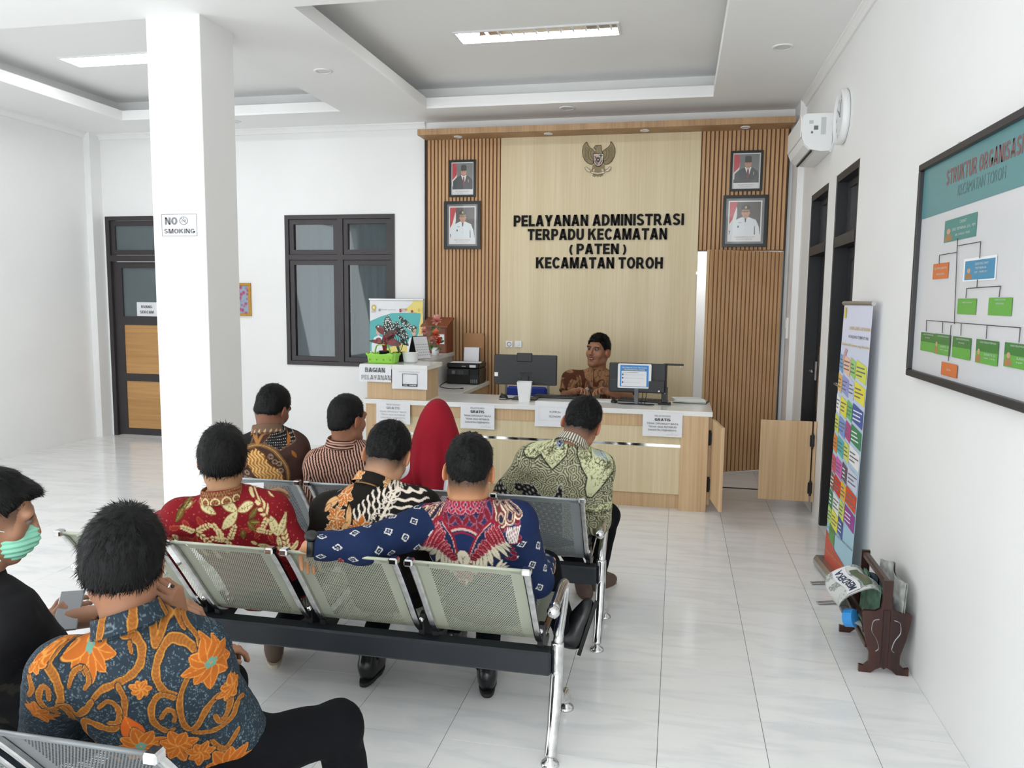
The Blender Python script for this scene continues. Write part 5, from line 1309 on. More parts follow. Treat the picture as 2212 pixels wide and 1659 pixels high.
for s, v, u, w, h, m in (('LINK-LINK LAYANAN', .905, .65, .62, .020, mat('ban_gold', '#c9ab5c', .4)), ('KUNJUNGI TEMPAT INI', .875, .62, .58, .017, M_GREYINK), ('Silahkan pilih layanan yang dibutuhkan', .845, .55, .85, .016, mat('ban_gold', '#c9ab5c', .4)), ('LOGIN UNTUK LAYANAN ONLINE', .135, .5, .9, .012, M_GREYINK), ('Terima kasih atas kunjungan anda', .045, .5, .8, .012, mat('ban_gold', '#c9ab5c', .4))):
    mb = MB(); o_ = bp(u, v, .004); text_into(mb, s, o_, (bp(u+.1, v)-bp(u, v)).normalized(), (bp(u, v+.1)-bp(u, v)).normalized(), h, width=w*.58, bold=.01); mb.build('print_line', m, bn)
bnq('logo', [(.05, .945), (.12, .945), (.12, .985), (.05, .985)], mat('ban_logo', '#d8c23a', .4), .003)
bnq('hand_picture', [(.1, .77), (.2, .80), (.28, .83), (.2, .835), (.08, .79)], mat('ban_hand', '#c8a0a4', .5), .003)

# ================================================================== magazine rack
rk = thing('magazine_rack', 'dark carved wooden magazine rack on the floor against the right wall', 'magazine rack', (.965, 3.87, 0))
def ends(y, th):
    o = Vector((0, y, 0))
    half = [(-.105, .0), (-.055, .0), (-.035, .018), (-.012, .03), (.0, .022), (.012, .03), (.035, .018), (.055, .0), (.105, .0), (.105, .035), (.085, .03), (.065, .05), (.065, .09), (.085, .16), (.10, .24), (.105, .28), (.095, .29), (.05, .29), (.025, .305), (.02, .33), (.02, .435), (-.02, .435), (-.02, .33), (-.025, .305), (-.05, .29), (-.095, .29), (-.105, .28), (-.10, .24), (-.085, .16), (-.065, .09), (-.065, .05), (-.085, .03), (-.105, .035)]
    MB().prism([(.96+p[0], p[1]) for p in half], (0, y, 0), (1, 0, 0), (0, 0, 1), (0, th, 0)).build('end_panel', M_DARKWOOD, rk)
    mb = MB().box((.945, y-.006, .03), (.975, y, .3), bevel=.003); mb.build('centre_rib', M_DARKWOOD, rk)
    for s in (-1, 1):
        pts = bez([(.96+s*.03, y-.0008, .255), (.96+s*.055, y-.0008, .245), (.96+s*.06, y-.0008, .2), (.96+s*.038, y-.0008, .16), (.96+s*.028, y-.0008, .12), (.96+s*.04, y-.0008, .105)], 5)
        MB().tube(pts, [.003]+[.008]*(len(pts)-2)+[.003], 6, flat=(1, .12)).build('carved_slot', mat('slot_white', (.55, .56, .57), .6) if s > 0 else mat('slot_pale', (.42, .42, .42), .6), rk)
ends(3.66, .018); ends(4.10, .018)
MB().box((.945, 3.678, .40), (.975, 4.10, .43), bevel=.006).build('handle_rail', M_DARKWOOD, rk)
for s in (-1, 1):
    for z, dx in ((.26, .098), (.19, .088), (.12, .074)):
        MB().box((.96+s*dx-.007, 3.678, z-.012), (.96+s*dx+.007, 4.10, z+.012), bevel=.004).build('side_rail', M_DARKWOOD, rk)
MB().box((.905, 3.678, .075), (1.015, 4.10, .087)).build('bottom_board', M_DARKWOOD, rk)
# newspapers
def sheet_grid(fn, nu, nv):
    vs = [fn(i/nu, j/nv) for i in range(nu+1) for j in range(nv+1)]
    fs = [(i*(nv+1)+j, (i+1)*(nv+1)+j, (i+1)*(nv+1)+j+1, i*(nv+1)+j+1) for i in range(nu) for j in range(nv)]
    return vs, fs
def _news(nt, n, L, b):
    tc = n.new('ShaderNodeTexCoord'); v = n.new('ShaderNodeTexVoronoi'); v.distance = 'CHEBYCHEV'; v.inputs['Scale'].default_value = 14; L(tc.outputs['Object'], v.inputs['Vector'])
    n2 = n.new('ShaderNodeTexNoise'); n2.inputs['Scale'].default_value = 120; L(tc.outputs['Object'], n2.inputs['Vector'])
    cr = n.new('ShaderNodeValToRGB'); e = cr.color_ramp.elements; e[0].position = .45; e[0].color = (.66, .67, .65, 1); e[1].position = .62; e[1].color = (.24, .28, .27, 1)
    m = n.new('ShaderNodeMath'); m.operation = 'MULTIPLY'; s = n.new('ShaderNodeSeparateColor'); L(v.outputs['Color'], s.inputs[0]); L(s.outputs[0], m.inputs[0]); L(n2.outputs['Fac'], m.inputs[1])
    ad = n.new('ShaderNodeMath'); ad.operation = 'ADD'; ad.inputs[1].default_value = .18; L(m.outputs[0], ad.inputs[0]); L(ad.outputs[0], cr.inputs['Fac']); L(cr.outputs['Color'], b.inputs['Base Color'])
M_NEWS = node_mat('newsprint', _news, rough=.85)
# the big folded paper hanging over the front rail
path = bez([(1.0, 3.9, .23), (.955, 3.88, .335), (.90, 3.86, .365), (.80, 3.84, .32), (.765, 3.83, .27), (.80, 3.825, .22), (.86, 3.80, .20)], 5)
def nf(u, v):
    k = u*(len(path)-1); i = min(int(k), len(path)-2); p = path[i].lerp(path[i+1], k-i)
    return (p.x+.01*math.sin(6*v), p.y-.13+.34*v, p.z+.012*math.sin(5*v+2*u)+.03*v*u)
t = thing('newspaper', 'folded newspaper with MERDEKA headline spilling over the rack front', 'newspaper', (.9, 3.9, .2), group='newspapers in the magazine rack')
vs, fs = sheet_grid(nf, 24, 10)
mb = MB().add(vs, fs); mb.add([(v[0]+.002, v[1], v[2]-.004) for v in vs], [f[::-1] for f in fs]); mb.build('pages', M_NEWS, t, True)
def nstrip(u0, u1, v0, v1, m, name):
    vs, fs = sheet_grid(lambda a, b: tuple(Vector(nf(u0+(u1-u0)*a, v0+(v1-v0)*b))+Vector((-.002, -.001, .003))), 6, 6); meshobj(name, vs, fs, m, t, True)
nstrip(.40, .50, .04, .96, M_PAPER, 'headline_band')
nstrip(.30, .38, .1, .8, mat('news_photo_green', '#5c6b4e', .8), 'front_photo'); nstrip(.315, .35, .3, .6, mat('news_photo_red', '#8d6a5c', .8), 'front_photo_figure')
mb = MB()
tv, tf, tw = text_mesh('MERDEKA', .02)
mb.add([tuple(Vector(nf(.425+.055*y, .10+.80*x/tw))+Vector((-.003, -.001, .0045))) for x, y in tv], tf); mb.build('headline', mat('news_navy', '#26304a', .7), t)
o = MB().tube([(.835, 3.70, .235), (.80, 3.72, .225)], .045, 14, flat=(1, .9)).build('blue_cup', mat('blue_plastic', '#2e86c9', .35), None, False)
tag(o, 'blue plastic cup end showing under the newspaper', 'cup')
for k, (c, lb, dx, ht) in enumerate((('#7aa58c', 'green magazine standing in the rack', -.03, .35), ('#4d5c68', 'dark blue grey magazine standing in the rack', .0, .34), ('#c9ccc8', 'pale newspaper standing against the wall side of the rack', .05, .44))):
    vs, fs = sheet_grid(lambda u, v: (.955+dx+.012*math.sin(9*u+k)+.015*v, 3.70+.36*u-.02*k, .09+(ht-.09)*v+.015*math.sin(7*u+2*k)*v), 12, 6)
    mb = MB().add(vs, fs); mb.add([(v[0]+.008, v[1], v[2]) for v in vs], [f[::-1] for f in fs]); o = mb.build('magazine', mat('mag_%d' % k, c, .5, noise=(25, .5)), None, True); tag(o, lb, 'magazine', 'newspapers in the magazine rack')
# ================================================================== waiting benches
M_SEATGREEN = mat('pale_grey_green_steel', '#aeb2a0', .38, .25, noise=(6, .06))
M_SEATSILVER = mat('silver_painted_steel', '#9fa5a8', .35, .45, noise=(6, .06))
M_SEATGREY = mat('grey_painted_steel', '#74797b', .36, .4, noise=(6, .06))
M_BEAM = mat('black_painted_beam', '#23272d', .38, .2, noise=(8, .15))
PROF = bez([(0, -.345, .772), (0, -.325, .762), (0, -.275, .70), (0, -.20, .60), (0, -.12, .49), (0, -.055, .415), (0, 0, .388)], 5)
PROFS = bez([(0, 0, .388), (0, .06, .384), (0, .2, .392), (0, .36, .414), (0, .43, .412), (0, .445, .395)], 5)
def prof_eval(pr):
    L = [0]
    for a, b in zip(pr, pr[1:]): L.append(L[-1]+(b-a).length)
    def f(x, t):
        s = t*L[-1]; i = 0
        while i < len(L)-2 and L[i+1] < s: i += 1
        k = (s-L[i])/(L[i+1]-L[i]); p = pr[i].lerp(pr[i+1], k); return (x, p.y, p.z)
    return f, L[-1]
def shell(pr, hw, px_, t0, t1, pitch=.0082):
    f, L = prof_eval(pr); vs = []; fs = []
    def quad(x0, x1, a, b):
        i = len(vs); vs.extend([f(x0, a), f(x1, a), f(x1, b), f(x0, b)]); fs.append((i, i+1, i+2, i+3))
    n = 12
    for k in range(n): quad(-hw, -px_, k/n, (k+1)/n); quad(px_, hw, k/n, (k+1)/n)
    for a, b, n in ((0, t0, 4), (t1, 1, 4)):
        for k in range(n): quad(-px_, px_, a+(b-a)*k/n, a+(b-a)*(k+1)/n)
    nr = int((t1-t0)*L/(pitch*.87)); nc = int(2*px_/pitch)
    for r in range(nr):
        a, b = t0+(t1-t0)*r/nr, t0+(t1-t0)*(r+1)/nr; off = .5 if r % 2 else 0
        edges = [-px_]+[-px_+2*px_*(c+off)/nc for c in range(1 if off == 0 else 0, nc)]+[px_]
        for c in range(len(edges)-1):
            x0, x1 = edges[c], edges[c+1]
            if x1-x0 < pitch*.8: quad(x0, x1, a, b); continue
            cx = (x0+x1)/2; cm = (a+b)/2; hx = pitch*.27; ht = (b-a)*.31
            i = len(vs)
            vs.extend([f(x0, a), f(x1, a), f(x1, b), f(x0, b), f(cx-hx, cm-ht), f(cx+hx, cm-ht), f(cx+hx, cm+ht), f(cx-hx, cm+ht)])
            fs.extend([(i, i+1, i+5, i+4), (i+1, i+2, i+6, i+5), (i+2, i+3, i+7, i+6), (i+3, i, i+4, i+7)])
    return vs, fs
HW = .205
def mk(name, vs, fs, m, smooth=False):
    me = bpy.data.meshes.new(name); me.from_pydata([tuple(v) for v in vs], [], fs); me.materials.append(m)
    if smooth: me.polygons.foreach_set('use_smooth', [True]*len(me.polygons))
    return me
def mkb(name, mb, m, smooth=False): return mk(name, mb.v, mb.f, m, smooth)
ME = {}
ME['backrest'] = mk('backrest', *shell(PROF, HW, .145, .10, .93), M_SEATGREEN)
ME['seat'] = mk('seat', *shell(PROFS, HW, .145, .1, .8, .012), M_SEATGREEN)
full = PROF+PROFS[1:]
def bar(s):
    mb = MB(); pts = [(s*(HW-.004), p.y-.004*(p.z > .4), p.z-.004) for p in full]
    vs = []
    for k, p in enumerate(pts):
        q0, q1 = Vector(pts[max(k-1, 0)]), Vector(pts[min(k+1, len(pts)-1)]); tn = (q1-q0).normalized(); nn = Vector((0, -tn.z, tn.y))
        if k < len(PROF): nn = Vector((0, -abs(tn.z), -abs(tn.y)*.2)).normalized() if False else Vector((0, tn.z, -tn.y))
        o = Vector(p); w = .012
        for dx, dn in ((-w, -.004), (w, -.004), (w, .006), (w*.6, .009), (-w*.6, .009), (-w, .006)): vs.append(o+Vector((dx, 0, 0))+nn*dn)
    n = 6; fs = []
    for k in range(len(pts)-1):
        for j in range(n): fs.append((k*n+j, k*n+(j+1) % n, (k+1)*n+(j+1) % n, (k+1)*n+j))
    fs += [tuple(range(n))[::-1], tuple(range((len(pts)-1)*n, len(pts)*n))]
    mb.add(vs, fs); return mb
ME['side_bar_l'] = mkb('side_bar', bar(-1), M_CHROME); ME['side_bar_r'] = mkb('side_bar', bar(1), M_CHROME)
ME['top_edge'] = mkb('top_edge', MB().tube([(-HW, -.345, .772), (HW, -.345, .772)], .006, 8), M_SEATGREEN, True)
def cap(s): return MB().box((s*HW-.016, -.362, .757), (s*HW+.016, -.325, .782), bevel=.005)
ME['clamp_l'] = mkb('clamp', cap(-1), M_CHROME); ME['clamp_r'] = mkb('clamp', cap(1), M_CHROME)
def brk(s):
    x = s*(HW+.0)
    mb = MB().prism([(-.035, .455), (-.01, .46), (.0, .43), (.03, .38), (.09, .372), (.10, .355), (.03, .325), (-.03, .335), (-.05, .38), (-.055, .43)], (x-.011, 0, 0), (0, 1, 0), (0, 0, 1), (.022, 0, 0)); return mb
ME['bracket_l'] = mkb('bracket', brk(-1), M_BLACK); ME['bracket_r'] = mkb('bracket', brk(1), M_BLACK)
def bolt(s): return MB().lathe([(0, .006), (.009, .004), (.011, 0)], (s*HW, -.056, .44), (0, -1, .3), 10)
ME['bolt_l'] = mkb('bolt', bolt(-1), M_CHROME, True); ME['bolt_r'] = mkb('bolt', bolt(1), M_CHROME, True)
XS = [-.67-.465*k for k in range(4)]
ME['beam'] = mkb('beam', MB().box((-2.34, -.09, .282), (-.42, -.015, .372), bevel=.008), M_BEAM)
def leg(x):
    mb = MB().tube(bez([(x, -.045, .40), (x, -.05, .33), (x, -.055, .27), (x, -.11, .14), (x, -.175, .05), (x, -.185, .03)], 5), [.024]*16+[.022]*8+[.016, .016], 12, flat=(1, 1))
    mb.tube(bez([(x, -.05, .30), (x, -.02, .20), (x, .08, .115), (x, .19, .085), (x, .215, .06), (x, .218, .03)], 5), .02, 12)
    for y in (-.185, .218): mb.lathe([(0, .042), (.012, .04), (.013, .02), (.03, .012), (.034, .004), (.034, 0), (0, 0)], (x, y, .0005), (0, 0, 1), 18)
    return mb
def arm(x):
    return MB().tube(bez([(x, -.055, .34), (x, -.02, .42), (x, .09, .50), (x, .13, .545), (x, .10, .575), (x, .0, .578), (x, -.13, .572), (x, -.16, .566)], 6), [.019]*36+[.021]*6+[.022], 12)
ME['leg_r'] = mkb('leg', leg(-.40), M_CHROME, True); ME['leg_l'] = mkb('leg', leg(-2.36), M_CHROME, True)
ME['arm_r'] = mkb('armrest', arm(-.40), M_CHROME, True); ME['arm_l'] = mkb('armrest', arm(-2.36), M_CHROME, True)
ME['knob_r'] = mkb('armrest_end', MB().ball((-.40, -.165, .565), .024, 12), M_CHROME, True); ME['knob_l'] = mkb('armrest_end', MB().ball((-2.36, -.165, .565), .024, 12), M_CHROME, True)
def bench(label, dx, dy, m, last=0):
    t = thing('waiting_bench', label, 'bench', (dx, dy, 0), group='rows of perforated steel benches')
    def put(nm, key, parent, loc=(0, 0, 0)):
        o = bpy.data.objects.new(nm, ME[key]); COL.objects.link(o); o.parent = parent; o.location = loc
        if key in ('backrest', 'seat', 'top_edge'):
            o.material_slots[0].link = 'OBJECT'; o.material_slots[0].material = m
        return o
    bm_ = put('beam', 'beam', t)
    if last: bm_.scale.x = .757; bm_.location.x = -.568
    for s in 'rl':
        sh = (-.465 if last and s == 'r' else 0, 0, 0)
        put('leg', 'leg_'+s, t, sh)
        if last and s == 'r': continue
        a = put('armrest', 'arm_'+s, t, sh); put('armrest_end', 'knob_'+s, a)
    for x in XS[last:]:
        b = put('backrest', 'backrest', t, (x, 0, 0)); put('seat', 'seat', t, (x, 0, 0)); put('top_edge', 'top_edge', b)
        for s in 'lr':
            sb = put('side_bar', 'side_bar_'+s, t, (x, 0, 0)); put('clamp', 'clamp_'+s, sb)
            k = put('bracket', 'bracket_'+s, t, (x, 0, 0)); put('bolt', 'bolt_'+s, k)
ROWY = {1: 3.79, 2: 2.82, 3: 1.62}; ROWX = {1: .07, 2: 0.0, 3: -.05}
bench('silver four-seat perforated bench in the front row before the desk', ROWX[1], ROWY[1], M_SEATSILVER)
bench('pale green-grey four-seat perforated bench in the middle row', ROWX[2], ROWY[2], M_SEATGREEN)
bench('dark grey perforated bench nearest the camera, under the orange batik man', ROWX[3], ROWY[3], M_SEATGREY, 1)
# ================================================================== implicit-surface toolkit for bodies and clothes
def A3(v): return np.array((v[0], v[1], v[2]), dtype=np.float64)
class Prim:
    def __init__(s, lo, hi, fn, k=.02, op='u'): s.lo, s.hi, s.fn, s.k, s.op = np.asarray(lo), np.asarray(hi), fn, k, op
def cone(a, b, r1, r2, k=.02, op='u', flat=None):
    a, b = A3(a), A3(b); ba = b-a; L2 = max(ba@ba, 1e-9); rm = max(r1, r2)
    def fn(X, Y, Z):
        x, y, z = X-a[0], Y-a[1], Z-a[2]
        t = np.clip((x*ba[0]+y*ba[1]+z*ba[2])/L2, 0, 1)
        return np.sqrt((x-ba[0]*t)**2+(y-ba[1]*t)**2+(z-ba[2]*t)**2)-(r1+(r2-r1)*t)
    return Prim(np.minimum(a, b)-rm, np.maximum(a, b)+rm, fn, k, op)
def ell(c, r, M=None, k=.02, op='u'):
    c = A3(c); r = A3(r); Q = np.eye(3) if M is None else np.array(M)
    ext = np.sqrt(((Q*r)**2).sum(1))
    def fn(X, Y, Z):
        x, y, z = X-c[0], Y-c[1], Z-c[2]
        u, v, w = (x*Q[0, i]+y*Q[1, i]+z*Q[2, i] for i in range(3))
        k0 = np.sqrt((u/r[0])**2+(v/r[1])**2+(w/r[2])**2); k1 = np.sqrt((u/r[0]**2)**2+(v/r[1]**2)**2+(w/r[2]**2)**2)
        return k0*(k0-1)/np.maximum(k1, 1e-6)
    return Prim(c-ext, c+ext, fn, k, op)
def loft(N, u, r, f, L, table, bow=0, k=.03):
    """torso: axis from N (t=1) down -u*L (t=0); table rows (t, half width, half depth, forward shift)"""
    tb = np.array(table); N, u, r, f = A3(N), A3(u), A3(r), A3(f)
    cs = [N+u*L*(t-1)+s*.28*r+q*.24*f for t in (tb[0, 0], tb[-1, 0]) for s in (-1, 1) for q in (-1, 1)]
    def fn(X, Y, Z):
        x, y, z = X-N[0], Y-N[1], Z-N[2]
        t = 1+(x*u[0]+y*u[1]+z*u[2])/L
        a = x*r[0]+y*r[1]+z*r[2]; c = x*f[0]+y*f[1]+z*f[2]
        w = np.interp(t, tb[:, 0], tb[:, 1]); d = np.interp(t, tb[:, 0], tb[:, 2]); sh = np.interp(t, tb[:, 0], tb[:, 3])
        c = c-sh
        q = (np.abs(a/w)**2.3+np.abs(c/d)**2.3)**(1/2.3)
        dd = (q-1)*np.minimum(w, d)
        lo = np.maximum((tb[0, 0]-t)*L, (t-tb[-1, 0])*L)
        return np.maximum(dd, lo)
    return Prim(np.min(cs, 0), np.max(cs, 0), fn, k)

_rng = np.random.RandomState(4)
_LAT = _rng.rand(32, 32, 32).astype(np.float32)
def vnoise(x, y, z):
    xi, yi, zi = np.floor(x).astype(int), np.floor(y).astype(int), np.floor(z).astype(int)
    fx, fy, fz = x-xi, y-yi, z-zi
    fx, fy, fz = fx*fx*(3-2*fx), fy*fy*(3-2*fy), fz*fz*(3-2*fz)
    g = lambda a, b, c: _LAT[(xi+a) % 32, (yi+b) % 32, (zi+c) % 32]
    c0 = g(0, 0, 0)*(1-fx)+g(1, 0, 0)*fx; c1 = g(0, 1, 0)*(1-fx)+g(1, 1, 0)*fx
    c2 = g(0, 0, 1)*(1-fx)+g(1, 0, 1)*fx; c3 = g(0, 1, 1)*(1-fx)+g(1, 1, 1)*fx
    return (c0*(1-fy)+c1*fy)*(1-fz)+(c2*(1-fy)+c3*fy)*fz-.5

def sdf_mesh(prims, h, disp=None, post=None):
    """surface-net mesh of the blended primitives: (V, F quads)"""
    us = [p for p in prims if p.op == 'u']
    lo = np.min([p.lo for p in us], 0)-3*h; hi = np.max([p.hi for p in us], 0)+3*h
    n = np.ceil((hi-lo)/h).astype(int)+1
    ax = [lo[i]+h*np.arange(n[i]) for i in range(3)]
    D = np.full(n, .5, np.float64)
    for p in prims:
        m = p.k+4*h
        i0 = np.maximum(((p.lo-m-lo)/h).astype(int), 0); i1 = np.minimum(((p.hi+m-lo)/h).astype(int)+2, n)
        if (i1 <= i0).any(): continue
        sl = tuple(slice(a, b) for a, b in zip(i0, i1))
        X, Y, Z = ax[0][sl[0]][:, None, None], ax[1][sl[1]][None, :, None], ax[2][sl[2]][None, None, :]
        d = p.fn(X, Y, Z); o = D[sl]; k = max(p.k, 1e-4)
        if p.op == 'u':
            t = np.clip(.5+.5*(o-d)/k, 0, 1); D[sl] = o*(1-t)+d*t-k*t*(1-t)
        else:
            d = -d; t = np.clip(.5+.5*(d-o)/k, 0, 1); D[sl] = o*(1-t)+d*t+k*t*(1-t)
    if disp is not None or post is not None:
        X, Y, Z = ax[0][:, None, None], ax[1][None, :, None], ax[2][None, None, :]
        near = np.abs(D) < .05
        I = np.nonzero(near)
        x, y, z = ax[0][I[0]], ax[1][I[1]], ax[2][I[2]]
        if disp is not None: D[I] = D[I]+disp(x, y, z)
        if post is not None: D[I] = post(x, y, z, D[I])
    S = D < 0
    c = np.zeros(np.array(n)-1, np.int8)
    sl = lambda a: slice(1, None) if a else slice(None, -1)
    for a in (0, 1):
        for b in (0, 1):
            for e in (0, 1): c += S[sl(a), sl(b), sl(e)]
    act = (c > 0) & (c < 8)
    I = np.nonzero(act); N = len(I[0])
    if N == 0: return np.zeros((0, 3)), np.zeros((0, 4), int)
    idx = np.full(c.shape, -1, np.int64); idx[I] = np.arange(N)
    acc = np.zeros((N, 3)); cnt = np.zeros(N)
    for d in range(3):
        e, g = (d+1) % 3, (d+2) % 3
        for a in (0, 1):
            for b in (0, 1):
                o0 = [0, 0, 0]; o0[e] = a; o0[g] = b; o1 = list(o0); o1[d] = 1
                v0 = D[I[0]+o0[0], I[1]+o0[1], I[2]+o0[2]]; v1 = D[I[0]+o1[0], I[1]+o1[1], I[2]+o1[2]]
                cr = (v0 < 0) != (v1 < 0)
                t = np.where(cr, v0/np.where(cr, v0-v1, 1), 0)
                pos = np.zeros((N, 3)); pos[:, e] = a; pos[:, g] = b; pos[:, d] = t
                acc += pos*cr[:, None]; cnt += cr
    V = (acc/cnt[:, None]+np.stack(I, 1))*h+lo
    F = []
    for d in range(3):
        e, g = (d+1) % 3, (d+2) % 3
        s0 = [slice(1, -1)]*3; s1 = [slice(1, -1)]*3; s0[d] = slice(0, n[d]-1); s1[d] = slice(1, n[d])
        A = S[tuple(s0)]; B = S[tuple(s1)]
        J = np.nonzero(A != B)
        if len(J[0]) == 0: continue
        J = [j.copy() for j in J]; J[e] = J[e]+1; J[g] = J[g]+1
        def cell(de, dg):
            q = [None]*3; q[d] = J[d]; q[e] = J[e]-1+de; q[g] = J[g]-1+dg; return idx[q[0], q[1], q[2]]
        inside = S[J[0], J[1], J[2]]
        q = np.stack([cell(0, 0), cell(1, 0), cell(1, 1), cell(0, 1)], 1)
        q = np.where(inside[:, None], q, q[:, ::-1])
        F.append(q)
    F = np.concatenate(F); F = F[(F >= 0).all(1)]
    return V, F
def relax(V, F, it=1, lam=.5):
    for _ in range(it):
        acc = np.zeros_like(V); cn = np.zeros(len(V))
        for a, b in ((0, 1), (1, 2), (2, 3), (3, 0)):
            np.add.at(acc, F[:, a], V[F[:, b]]); np.add.at(cn, F[:, a], 1)
            np.add.at(acc, F[:, b], V[F[:, a]]); np.add.at(cn, F[:, b], 1)
        V = V*(1-lam)+lam*acc/np.maximum(cn, 1)[:, None]
    return V
def subdivide(V, F, sel):
    Fs = F[sel]; Fo = F[~sel]
    E = np.sort(np.concatenate([Fs[:, [0, 1]], Fs[:, [1, 2]], Fs[:, [2, 3]], Fs[:, [3, 0]]]), 1)
    key = E[:, 0]*len(V)+E[:, 1]; uq, inv = np.unique(key, return_inverse=True)
    ea, eb = uq//len(V), uq % len(V); mid = (V[ea]+V[eb])/2; nf = len(Fs)
    cen = V[Fs].mean(1); m0 = len(V); c0 = m0+len(mid)
    m = inv.reshape(4, nf).T+m0; c = np.arange(nf)+c0
    new = [np.stack([Fs[:, i], m[:, i], c, m[:, (i+3) % 4]], 1) for i in range(4)]
    return np.concatenate([V, mid, cen]), np.concatenate([Fo]+new)
def fnormals(V, F):
    n = np.cross(V[F[:, 2]]-V[F[:, 0]], V[F[:, 3]]-V[F[:, 1]]); return n/np.maximum(np.linalg.norm(n, axis=1), 1e-12)[:, None]
def vnormals(V, F):
    n = np.zeros_like(V); fn = np.cross(V[F[:, 2]]-V[F[:, 0]], V[F[:, 3]]-V[F[:, 1]])
    for i in range(4): np.add.at(n, F[:, i], fn)
    return n/np.maximum(np.linalg.norm(n, axis=1), 1e-12)[:, None]
def np_mesh(name, V, F, m, parent=None, col=None, smooth=True):
    me = bpy.data.meshes.new(name); F = np.asarray(F); k = F.shape[1]
    me.vertices.add(len(V)); me.vertices.foreach_set('co', np.asarray(V, np.float32).ravel())
    me.loops.add(F.size); me.loops.foreach_set('vertex_index', F.astype(np.int32).ravel())
    me.polygons.add(len(F)); me.polygons.foreach_set('loop_start', np.arange(0, F.size, k, dtype=np.int32)); me.polygons.foreach_set('loop_total', np.full(len(F), k, np.int32))
    me.polygons.foreach_set('use_smooth', np.full(len(F), smooth))
    me.update(calc_edges=True)
    if col is not None:
        ca = me.color_attributes.new('Col', 'FLOAT_COLOR', 'POINT'); c4 = np.ones((len(V), 4), np.float32); c4[:, :3] = col; ca.data.foreach_set('color', c4.ravel())
    me.materials.append(m)
    o = bpy.data.objects.new(name, me); COL.objects.link(o)
    if parent is not None: o.parent = parent; o.matrix_parent_inverse = parent.matrix_basis.inverted()
    return o

